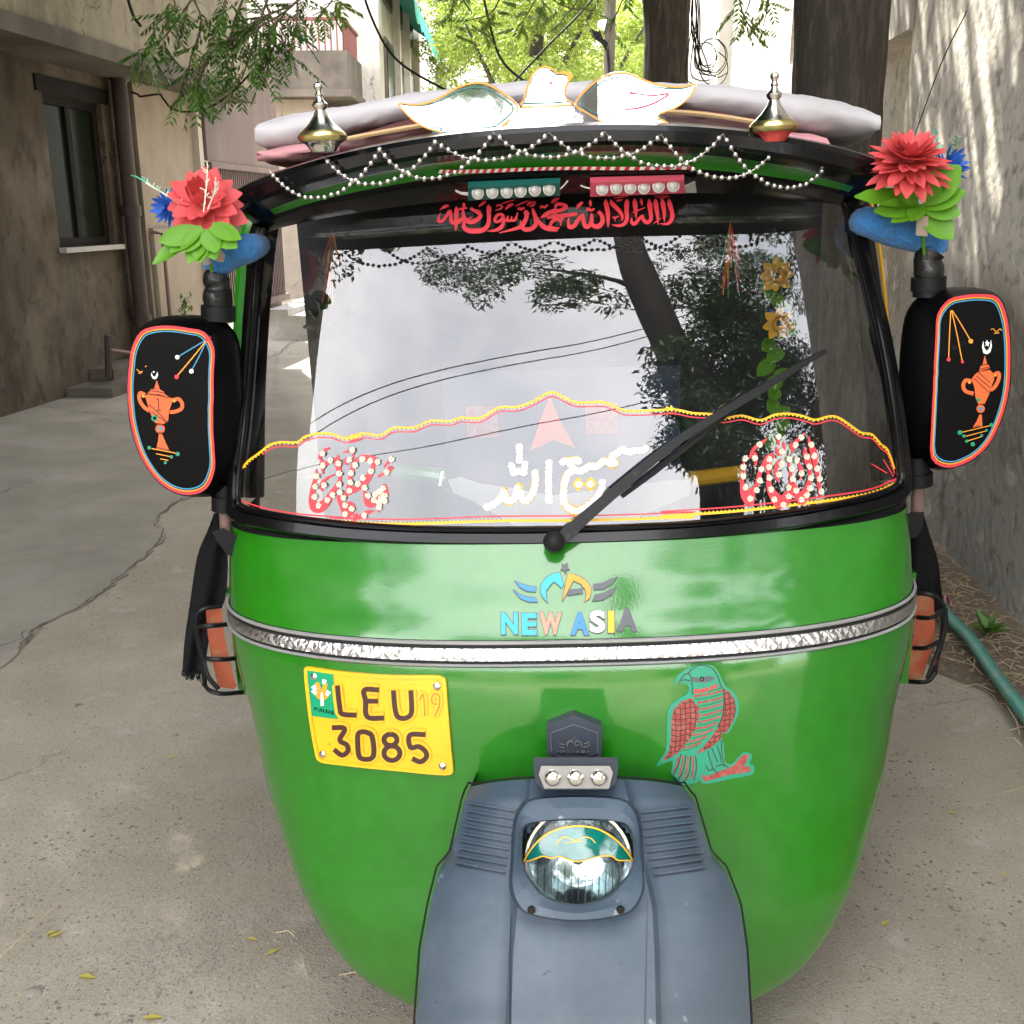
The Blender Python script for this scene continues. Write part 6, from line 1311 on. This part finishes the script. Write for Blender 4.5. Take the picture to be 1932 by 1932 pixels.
# ramp of stone slabs in front of the gate
rmp = empty('stone_steps', loc=(lx(-2.9, 14), 14, 0)); tag(rmp, 'broken grey stone steps rising from the road to the maroon gate', 'steps')
for k in range(6):
    y = 12.5+k*1.0
    for j, (xa, xb, z) in enumerate(((-3.33,-3.08,.40),(-3.08,-2.84,.27),(-2.84,-2.6,.14))):
        j2 = random.uniform(-.03, .03); mk('stone', *sbox(xa+j2*.2, xb+j2*2, y+random.uniform(0,.12), y+random.uniform(.86,.98), 0, z+random.uniform(-.04,.03)), M['step'], rmp)
bt = mk('water_trough', *sbox(-2.95, -2.5, 17, 18.2, .5, .85), M['blackmat']); tag(bt, 'dark metal trough standing beyond the stone steps', 'trough')
wd2 = empty('wall_plant', loc=P(352, 580, 10.5)); tag(wd2, 'small leafy plant growing at the foot of the beige wall behind the left mirror', 'plant')
g = []
for k in range(60):
    p = P(352+random.gauss(0, 6), 582+random.gauss(0, 12), 10.0); v, f = quadleaf(0, 0, 0, .07, .025, 0); g.append(at(v, f, Matrix.Translation(p) @ Matrix.Rotation(random.uniform(0, 6), 4, 'Z') @ Matrix.Rotation(random.uniform(-1.3, .5), 4, 'Y')))
mk('leaves', *join(g), M['leaf'], wd2)
# tower house with balcony, windows and awning
hD = empty('cream_apartment_house', loc=(-4, 22, 0)); tag(hD, 'weathered cream apartment house with a red railed balcony', 'building')
mk('front_wall', *box(-6.4, -2.38, 20, 20.3, 0, 7), M['plaster_tower'], hD)
mk('side_wall', *box(-2.68, -2.381, 20.3, 29, 0, 7), M['plaster_tower'], hD)
bx0, bx1 = P(571, 130, 18.3).x, P(656, 130, 18.3).x; zb = P(600, 168, 18.3).z; ztp = P(600, 95, 18.3).z; zr = P(600, 38, 18.3).z
mk('balcony_parapet', *box(bx0-1.2, bx1, 18.3, 19.99, zb, ztp), M['slab'], hD)
mk('balcony_slab', *box(bx0-1.25, bx1+.05, 18.25, 19.99, zb-.12, zb-.002), M['slab'], hD)
rl = empty('balcony_railing', loc=(bx0, 18.3, ztp)); tag(rl, 'red iron railing on the balcony of the cream apartment house', 'railing'); 
rb = meshdata('railing_bar', *box(-.012, .012, -.012, .012, 0, zr-ztp), M['railing'])
for k in range(16): place('railing_bar', rb, rl, Matrix.Translation((bx1-.06, 18.34+k*.1, ztp)))
for k in range(14): place('railing_bar', rb, rl, Matrix.Translation((bx1-.06-k*.1, 18.34, ztp)))
mk('top_rail', *join([box(bx1-.09, bx1-.03, 18.3, 19.95, zr, zr+.05), box(bx1-1.5, bx1-.03, 18.3, 18.36, zr+.001, zr+.049)]), M['railing'], rl)
# lower storey annexe below the balcony (shaded wall)
mk('annexe_wall', *box(-5.4, P(596, 200, 18.6).x, 18.6, 19.98, 0, zb-.13), M['plaster_beige'], hD)
for k, (ya, yb_) in enumerate(((20.7, 22.0), (22.4, 23.9), (24.6, 26.4))):
    for za, zc_ in ((1.0, 4.6), (5.2, 8.6)):
        w_ = mk('window', *box(-2.379, -2.33, ya, yb_, za, zc_), M['slab'], hD); mk('pane', *box(-2.329, -2.315, ya+.08, yb_-.08, za+.08, zc_-.08), M['window'], w_)
for y in (22.15, 24.2, 26.6): mk('pilaster', *box(-2.379, -2.22, y, y+.18, 0, 7), M['plaster_tower'], hD)
aw = empty('awning', loc=(-2.0, 23, 4.6)); tag(aw, 'teal canvas awning with scalloped edge on the cream house', 'awning')
def awn(y0, y1, ztop, zlow, out_):
    V, F = [], []; n = 40
    for k in range(n+1):
        y = y0+(y1-y0)*k/n; sc_ = .10*abs(math.sin(k/n*math.pi*7)); V += [(-2.37, y, ztop), (-2.37+out_*.6, y, (ztop*.5+zlow*.5)), (-2.37+out_, y, zlow), (-2.37+out_+.02, y, zlow-.25-sc_)]
    for k in range(n):
        for j in range(3): F.append((k*4+j, k*4+j+1, k*4+5+j, k*4+4+j))
    return V, F
za = P(800, 60, 23).z
mk('canvas', *awn(20.2, 26.5, za+.62, za+.12, .62), M['awning'], aw)
hs3 = empty('white_house', loc=(-2, 33, 0)); tag(hs3, 'white sunlit house beyond the teal awning', 'building')
mk('wall', *box(-5, -1.75, 31, 36, 0, 10), M['plaster_white'], hs3)
w_ = mk('window', *box(P(822, 110, 30.9).x, P(838, 110, 30.9).x, 30.93, 30.99, 2.2, 5.4), M['slab'], hs3)
hW = empty('low_yard_wall', loc=(-5, -8, 0)); tag(hW, 'low plaster wall along the left of the street behind the viewer', 'wall')
mk('wall', *sbox(-3.95, -3.7, -15, -2.5, -.1, 1.6), M['plaster_up'], hW)
hK = empty('far_house_row', loc=(0, -16, 0)); tag(hK, 'low row of plastered houses closing the street behind the viewer', 'building')
mk('wall', *box(-14, 12, -17, -16, -.1, 3.0), M['plaster_up'], hK)
for k in range(5): w_ = mk('window', *box(-11+k*4.6, -9.6+k*4.6, -15.99, -15.95, 1, 2.3), M['frame'], hK)
# ---- right side of the street
hR = empty('right_boundary_wall', loc=(1.9, 4, 0)); tag(hR, 'tall patched plaster wall running along the right of the street', 'wall')
def rx(y): return 1.79+.08*(y-3.3)
def rbox(d0, d1, y0, y1, z0, z1):
    v, f = box(d0, d1, y0, y1, z0, z1); return [(p[0]+rx(p[1]), p[1], p[2]) for p in v], f
mk('pier', *join([(( [(rx(y)+(0 if k == 0 else .5)-(.0 if z > 2 else .0), y, z) for z in (-.1, 6.5) for y in (.4, 5.5) for k in (0, 1)]), [(0,1,3,2),(4,6,7,5),(0,4,5,1),(2,3,7,6),(0,2,6,4),(1,5,7,3)])]), M['plaster_right'], hR)
mk('recessed_wall', *rbox(.14, .5, 5.5, 9.0, -.1, 6.5), M['plaster_right'], hR)
mk('lintel_beam', *rbox(-.02, .14, 5.51, 9.0, 2.36, 2.62), M['plaster_tower'], hR)
mk('low_plinth', *rbox(.02, .14, 5.51, 9.0, -.1, .35), M['plaster_right'], hR)
hR2 = empty('right_house', loc=(2.6, 11, 0)); tag(hR2, 'pale plastered house with white columns on the right behind the tree trunks', 'building')
mk('wall', *rbox(0, .5, 9.02, 13.0, -.1, 7), M['plaster_right'], hR2)
mk('column', *rbox(-.12, .3, 13.4, 14.2, 0, 7), M['plaster_white'], hR2); mk('column', *rbox(-.1, .3, 17.6, 18.8, 0, 7), M['plaster_white'], hR2)
mk('back_wall', *rbox(.3, .6, 13.0, 19, 0, 7), M['plaster_tower'], hR2)
mk('window', *rbox(.24, .3, 14.6, 16.8, .8, 6), M['frame'], hR2)
# ================================================================= TREES, WIRES
def leafcloud(n, centers, L, w, rnd, drop=.0, flat=.0):
    """many small leaf faces spread round clump centres (x,y,z,r)"""
    C_ = np.array(centers, float); p = C_[:, 3]**2; p = p/p.sum(); idx = rnd.choice(len(C_), n, p=p); c = C_[idx]
    d = rnd.normal(size=(n, 3)); d /= np.linalg.norm(d, axis=1)[:, None]; rr = rnd.uniform(.25, 1, n)**.5*c[:, 3]
    pos = c[:, :3]+d*rr[:, None]*np.array([1, 1, .75])
    dirv = rnd.normal(size=(n, 3))*np.array([1, 1, .5])+np.array([0, 0, -drop]); dirv /= np.linalg.norm(dirv, axis=1)[:, None]
    up = rnd.normal(size=(n, 3)); sd_ = np.cross(dirv, up); sd_ /= np.linalg.norm(sd_, axis=1)[:, None]
    LL = L*rnd.uniform(.6, 1.3, n)[:, None]; ww = w*rnd.uniform(.7, 1.2, n)[:, None]
    V = np.stack([pos, pos+dirv*LL*.45+sd_*ww/2, pos+dirv*LL, pos+dirv*LL*.45-sd_*ww/2], 1).reshape(-1, 3)
    F = np.arange(4*n).reshape(-1, 4); return V, F
def mkfast(name, V, F, m, parent=None):
    me = bpy.data.meshes.new(name); V = np.asarray(V, dtype=np.float32)
    if parent is not None:
        inv = np.array(parent_world(parent).inverted()); V = V @ inv[:3, :3].T + inv[:3, 3]
    me.vertices.add(len(V)); me.vertices.foreach_set('co', V.astype(np.float32).ravel()); F = np.asarray(F, dtype=np.int32); k = F.shape[1]
    me.loops.add(F.size); me.loops.foreach_set('vertex_index', F.ravel()); me.polygons.add(len(F)); me.polygons.foreach_set('loop_start', np.arange(0, F.size, k, dtype=np.int32)); me.polygons.foreach_set('loop_total', np.full(len(F), k, dtype=np.int32))
    me.materials.append(m); me.update(); me.validate(); o = bpy.data.objects.new(name, me); COL.objects.link(o)
    if parent is not None: o.parent = parent
    return o
def limb(pts, r, seg=10): 
    c = cat([(*p, q) for p, q in zip(pts, r)], 5); return tube([x[:3] for x in c], [x[3] for x in c], seg)
def tree(name, lab, base, trunk, tr_, limbs, clumps, n, L, w, m, group=None, seed=1, drop=.2):
    t = empty(name, loc=base); tag(t, lab, 'tree', group); rnd = np.random.default_rng(seed)
    c_ = cat([(*p, q_) for p, q_ in zip(trunk, tr_)], 14); V, F = tube([x[:3] for x in c_], [x[3] for x in c_], 56)
    rg = [random.uniform(-1, 1) for _ in range(56)]; V = [Vector(v) for v in V]
    for i_ in range(len(c_)):
        ct = Vector(c_[i_][:3])
        rg = [r_*.86+random.uniform(-.5, .5) for r_ in rg]
        for k_ in range(56): v_ = V[i_*56+k_]; d_ = v_-ct; V[i_*56+k_] = v_+d_.normalized()*(c_[i_][3]*(.055*rg[k_]+.04*math.sin(k_*.34+i_*.21)))
    mk('trunk', V, F, M['bark'], t, smooth=True, auto=None)
    if limbs: mk('branches', *join([limb(a, b, 7) for a, b in limbs]), M['bark'], t, smooth=True)
    if clumps: mkfast('crown', *leafcloud(n, clumps, L, w, rnd, drop), m, t)
    return t
# big tree just behind the rickshaw on the right, its unseen crown shaped to shade the street
tx, ty = 1.45, 4.75
rc = np.random.default_rng(5)
cl = []
for _ in range(640):
    x = rc.uniform(-5.2, 3.6); y = rc.uniform(-1.0, 10.5); z = 5.2+rc.uniform(-.2, 2.2)
    if y < 1.8 and abs(x+.1) < 1.5: continue
    if x > .7 and y > 4.0 and rc.random() < .82: continue
    cl.append((x, y, z, rc.uniform(.5, .95)))
for gx_ in np.arange(-5.2, .9, .62):  # even extra clumps added to keep sun off the ground
    for gy_ in np.arange(1.9, 10.4, .62): cl.append((gx_+rc.uniform(-.15, .15), gy_+rc.uniform(-.15, .15), 6.0+rc.uniform(-.3, .3), .72))
tree('street_tree', 'thick dark trunk of the tree standing right behind the rickshaw', (tx, ty, 0), [(tx+.06, ty, -.1), (tx, ty, .8), (tx-.05, ty, 1.8), (tx-.1, ty, 3.2), (tx-.2, ty, 5.0)], [.24, .205, .19, .195, .19],
     [([(tx, ty, 3.6), (tx-1.2, ty-.5, 4.8), (tx-3, ty-1, 5.6)], [.1, .07, .03]), ([(tx, ty, 4.0), (tx-.6, ty+1.6, 5.0), (tx-1.5, ty+3, 5.8)], [.09, .06, .03]), ([(tx, ty, 4.0), (tx+.6, ty-1.5, 5.2), (tx+1, ty-3, 5.9)], [.08, .05, .03])],
     cl, 175000, .15, .068, M['leafback'], seed=3)
# second trunk further back
t2 = (1.22, 9.2)
tree('street_tree', 'dark leaning tree trunk behind the mirrored dove', (t2[0], t2[1], 0), [(t2[0]+.12, t2[1], -.1), (t2[0]+.10, t2[1], 1.5), (t2[0]+.05, t2[1], 2.7), (t2[0]+.02, t2[1], 3.6), (t2[0], t2[1], 5.2)], [.20, .175, .18, .20, .17],
     [([(t2[0], t2[1], 3.2), (t2[0]+.35, t2[1]+.2, 3.9), (t2[0]+.6, t2[1]+.4, 5.4)], [.11, .09, .06])], [(1.2, 9.5, 6, 1.2), (0, 10, 6.4, 1.1), (2.4, 10, 6.2, 1.1)], 9000, .08, .03, M['leaf'], seed=4)
# sunny trees beyond the rickshaw, each its own crown
def crown(c, R_, n, rs, seed):
    q = np.random.default_rng(seed); out = []
    for _ in range(n):
        d = q.normal(size=3); d /= np.linalg.norm(d); r = q.uniform(.2, 1)**.6; out.append((c[0]+d[0]*R_[0]*r, c[1]+d[1]*R_[1]*r, c[2]+d[2]*R_[2]*r, q.uniform(*rs)))
    return out
tree('leafy_tree', 'bright yellow-green tree filling the end of the street beside the white house', (.4, 20, 0), [(.4, 20, 0), (.3, 20, 2.5), (.5, 20, 5)], [.2, .16, .1], [([(.3,20,2.4),(-.3,19.6,3.6),(-.8,19.4,4.6)],[.08,.05,.02]), ([(.4,20,3),(.9,19.7,4),(1.5,19.5,5)],[.08,.05,.02])],
     crown((.45, 20, 4.6), (2.05, 1.6, 2.3), 52, (.3, .65), 11), 26000, .11, .04, M['leafyel'], 'sunlit trees at the end of the street', 11, .5)
tree('leafy_tree', 'bright green tree between the lamp post and the leaning dark trunk', (1.6, 25, 0), [(1.6, 25, 0), (1.6, 25, 3), (1.4, 25, 5)], [.2, .16, .1], [([(1.6,25,3),(2.3,24.6,4.4),(2.9,24,5.4)],[.08,.05,.02]), ([(1.6,25,3),(1,24.6,4.2),(.4,24,5.2)],[.08,.05,.02])],
     crown((1.9, 25, 4.9), (2.6, 2.0, 2.6), 50, (.35, .75), 12), 26000, .12, .045, M['leafyel'], 'sunlit trees at the end of the street', 12, .5)
tree('leafy_tree', 'hazy green tree farthest away behind the other street trees', (.4, 34, 0), [(.4, 34, 0), (.4, 34, 5)], [.25, .12], None, crown((2.2, 34, 6), (4.4, 2.5, 4.2), 60, (.5, 1.1), 13), 24000, .17, .07, M['leafyel'], 'sunlit trees at the end of the street', 13, .3)
tree('leafy_tree', 'green tree seen between the leaning trunk and the white column', (3.4, 27, 0), [(3.4, 27, 0), (3.4, 27, 4)], [.2, .12], None, crown((3.9, 27, 5.2), (1.8, 1.5, 2.6), 36, (.4, .8), 15), 15000, .13, .05, M['leafyel'], 'sunlit trees at the end of the street', 15, .5)
tree('leafy_tree', 'pale leafy tree crown rising in front of the white house', (-1.2, 27, 0), [(-1.2, 27, 0), (-1.2, 27, 4)], [.15, .1], None, crown((-1.3, 27, 6.2), (1.1, 1.2, 2.0), 22, (.3, .6), 16), 9000, .12, .045, M['leafyel'], 'sunlit trees at the end of the street', 16, .5)
# low hanging neem sprays in the upper left and upper middle
def spray(name, lab, stems, yb, m, Lf=.026, wf=.009, seed=1, group=None, dens=1):
    t = empty(name, loc=P(stems[0][0][0], stems[0][0][1], yb)); tag(t, lab, 'branch', group); q = random.Random(seed); G = []; LF = []
    for st_ in stems:
        y0 = yb+q.uniform(-.25, .25); W_ = [P(x, y, y0+i*.03) for i, (x, y) in enumerate(st_)]; c = [Vector(x) for x in cat([tuple(w) for w in W_], 6)]
        G.append(tube(c, [.0045*(1-.7*i/len(c))+.0008 for i in range(len(c))], 5))
        for i in range(2, len(c)):
            for _ in range(dens):
                if q.random() < .64:
                    # compound leaf: thin rachis with paired leaflets, drooping
                    d = Vector((q.uniform(-1, 1), q.uniform(-.7, .7), q.uniform(-1.1, .1))).normalized(); L = q.uniform(.08, .17); a = c[i]; k = q.randint(5, 7)
                    e = a+d*L+Vector((0, 0, -.02)); G.append(tube([a, e], .0008, 3, caps=False))
                    sd2 = d.cross(Vector((q.uniform(-.3,.3), q.uniform(-.3,.3), 1))).normalized()
                    for j in range(k):
                        b = a.lerp(e, .25+.75*j/k)
                        for s in (-1, 1):
                            v = (sd2*s+d*.7+Vector((0, 0, -.5+q.uniform(-.2,.2)))).normalized(); nn = v.cross(d+Vector((0,0,.01))).normalized(); w_ = v.cross(nn)
                            ll = Lf*q.uniform(.75, 1.2); LF.append(([b, b+v*ll*.4+w_*wf/2, b+v*ll, b+v*ll*.4-w_*wf/2], [(0,1,2,3)]))
    tag(mk('twigs', *join(G), M['wood'], t, smooth=True), kind='stuff'); tag(mk('leaflets', *join(LF), m, t), kind='stuff')
    return t
spray('hanging_branch', 'green neem branch drooping in front of the balcony and the overhanging floor at upper left', [[(600,-40),(540,20),(470,60),(400,90)],[(520,-40),(490,40),(470,110),(455,150)],[(430,-40),(420,30),(395,90),(360,150)],[(380,-30),(340,30),(300,80),(262,95)],[(560,-30),(560,40),(545,100)],[(470,-30),(440,50),(440,120),(450,165)],[(350,-30),(380,40),(360,110),(352,160)],[(300,-30),(330,10),(290,50)],[(500,0),(520,70),(500,130)],[(400,90),(375,150),(350,165)],[(445,-30),(500,30),(520,90)],[(550,10),(480,40),(430,80)]], 4.3, M['leaf'], .038, .0115, 3, dens=2)
M['leafmid'] = leafmat('fresh_leaf', (.09,.2,.02), (.2,.3,.05), .45)
spray('hanging_branch', 'light green neem sprays hanging above the teal awning and the dove', [[(900,-60),(860,-10),(850,60)],[(960,-50),(930,20),(880,40)],[(1040,-60),(1010,0),(980,50)],[(1120,-60),(1090,0),(1060,40)],[(1200,-60),(1170,10),(1150,60)],[(1000,-40),(1060,10),(1120,20)],[(640,-30),(620,10),(590,30)],[(700,-40),(660,-10),(610,10)]], 6.0, M['leafmid'], .05, .017, 4)
spray('hanging_branch', 'small leafy spray hanging against the pale house at upper right', [[(1420,-50),(1415,0),(1400,40)],[(1450,-50),(1450,0),(1440,50)],[(1390,-40),(1400,20),(1420,60)]], 5.0, M['leafmid'], .04, .015, 5)
# tree and cables behind the viewer, seen mirrored in the windscreen
q = np.random.default_rng(9); cl = []
for _ in range(60):
    a = q.uniform(R(9), R(32)); d_ = q.uniform(3.6, 5.5); el = q.uniform(R(14), R(44)); cl.append((d_*math.sin(a)+.1, -d_*math.cos(a)+1.5, 1.4+d_*math.tan(el)*.85, q.uniform(.2, .5)))
for _ in range(120):
    a = q.uniform(R(11), R(62)); d_ = q.uniform(4.0, 6.5); el = q.uniform(R(8), R(56)); cl.append((d_*math.sin(a)+.1, -d_*math.cos(a)+1.5, 1.2+d_*math.tan(el)*.8, q.uniform(.22, .6)))
for _ in range(16):
    a = q.uniform(R(-35), R(10)); d_ = q.uniform(4.5, 6.0); el = q.uniform(R(37), R(46)); cl.append((d_*math.sin(a)+.3, -d_*math.cos(a)+1.5, 1.5+d_*math.tan(el), q.uniform(.2, .45)))
for _ in range(0):
    a = q.uniform(R(-66), R(-47)); d_ = q.uniform(4.6, 6.0); el = q.uniform(R(4), R(50)); cl.append((d_*math.sin(a)+.3, -d_*math.cos(a)+1.5, 1.3+d_*math.tan(el), q.uniform(.2, .45)))
st_ = tree('shade_tree', 'leaning tree behind the viewer, mirrored as a dark trunk in the windscreen', (1.7, -3.0, 0), [(1.75, -2.9, -.1), (1.6, -2.9, 1.8), (1.1, -2.95, 3.6), (.6, -3.0, 5.6), (.4, -3.0, 8)], [.32, .28, .25, .22, .15],
     [([(1.1,-2.9,4.2),(.5,-3.2,5.4),(-.6,-3.6,6.4)],[.07,.05,.02]), ([(1.3,-2.95,3.0),(2.6,-2.6,4.4),(3.3,-2.4,5.4)],[.09,.06,.03])], cl, 62000, .12, .034, M['leafback'], seed=21, drop=.6)
for c_ in st_.children:
    if c_.name.startswith(('trunk', 'branches')): c_.data.materials[0] = M['barkdark']
def cable(name, pts, r, lab, grp=None):
    o = mk(name, *tube([Vector(x) for x in cat(pts, 8)], r, 5), M['rubber'], smooth=True); tag(o, lab, 'cable', grp); return o
cable('overhead_cable', [(-6, -2.5, 2.6), (-3, -4.2, 4.2), (0, -5, 5.4), (3, -5, 6.6)], .012, 'upper of two parallel cables mirrored in the windscreen', 'cables behind the viewer')
cable('overhead_cable', [(-6, -2.7, 2.4), (-3, -4.4, 4.1), (0, -5.2, 5.3), (3, -5.2, 6.5)], .012, 'lower of two parallel cables mirrored in the windscreen', 'cables behind the viewer')
cable('overhead_cable', [(-5.5, -3.0, 2.2), (-2, -5, 3.4), (2.5, -6, 5.0)], .01, 'single lower cable mirrored in the windscreen behind the writing', 'cables behind the viewer')
cable('overhead_cable', [tuple(P(x, y, 9)) for x, y in ((680,-30),(700,30),(730,90),(770,130),(850,175))], .010, 'black cable sagging past the wall right of the balcony')
cable('overhead_cable', [tuple(P(x, y, 11)) for x, y in ((905,-40),(925,50),(945,110),(985,150),(1060,190))], .013, 'black cable hanging between the sunlit trees left of the dove head')
cable('overhead_cable', [tuple(P(x, y, 12)) for x, y in ((1150,-40),(1090,30),(1030,90),(960,165))], .012, 'black cable slanting across the sunlit trees above the dove head')
cable('wall_cable', [tuple(P(x, y, 8.6)) for x, y in ((246,173),(260,178),(266,182),(300,178),(308,186),(325,205),(355,211),(400,200),(440,172),(480,130))], .008, 'black cable looped along the beige wall near the drainpipe')
cable('wall_cable', [tuple(P(x, y, 5.6)) for x, y in ((242,0),(252,30),(266,50))], .008, 'short black cable hanging on the mossy upper wall at top left')
cable('wall_cable', [tuple(P(x, y, 3.6)) for x, y in ((1775+50,20),(1780,110),(1735,230),(1700,330),(1680,400))], .002, 'thin wire trailing down the right plaster wall')
lp = empty('lamp_post', loc=(P(1150, 100, 18).x, 18, 0)); tag(lp, 'grey utility pole with a tangle of wires and a street lamp beyond the dove', 'lamp post')
mk('pole', *tube([(P(1152, 100, 18).x, 18, 0), (P(1150, 20, 18).x, 18, 7)], .09, 10), M['slab'], lp, smooth=True)
mk('lamp_head', *tube([P(1128, 45, 17.9), P(1142, 48, 17.9)], [.05, .09], 8), M['white'], lp, smooth=True)
mk('wire_tangle', *join([tube([P(1128+random.uniform(-18, 8), 58+random.uniform(-4, 10), 17.9), P(1145, 80+random.uniform(0, 20), 17.9), P(1150, 130+random.uniform(-20, 20), 17.9)], .015, 4) for _ in range(16)]), M['rubber'], lp)
wt = empty('cable_tangle', loc=P(1320, 100, 9)); tag(wt, 'tangle of loose black cables hanging beside the white column', 'cables')
g = []
rq = random.Random(4)
for k in range(11):
    x0_ = 1312+rq.uniform(-8, 8); rr_ = rq.uniform(14, 34); cx_ = 1338+rq.uniform(-16, 18); cy_ = 112+rq.uniform(-14, 22); a0 = rq.uniform(2.4, 3.6); g.append(tube([Vector(v) for v in cat([tuple(P(x0_, -20, 9)), tuple(P(x0_+rq.uniform(-6,6), 45, 9))]+[tuple(P(cx_+rr_*math.cos(a0-t_*.8), cy_+rr_*1.25*math.sin(a0-t_*.8), 9+t_*.03)) for t_ in range(rq.randint(3, 8))], 6)], .0045, 4))
mk('loose_cable', *join(g), M['rubber'], wt)
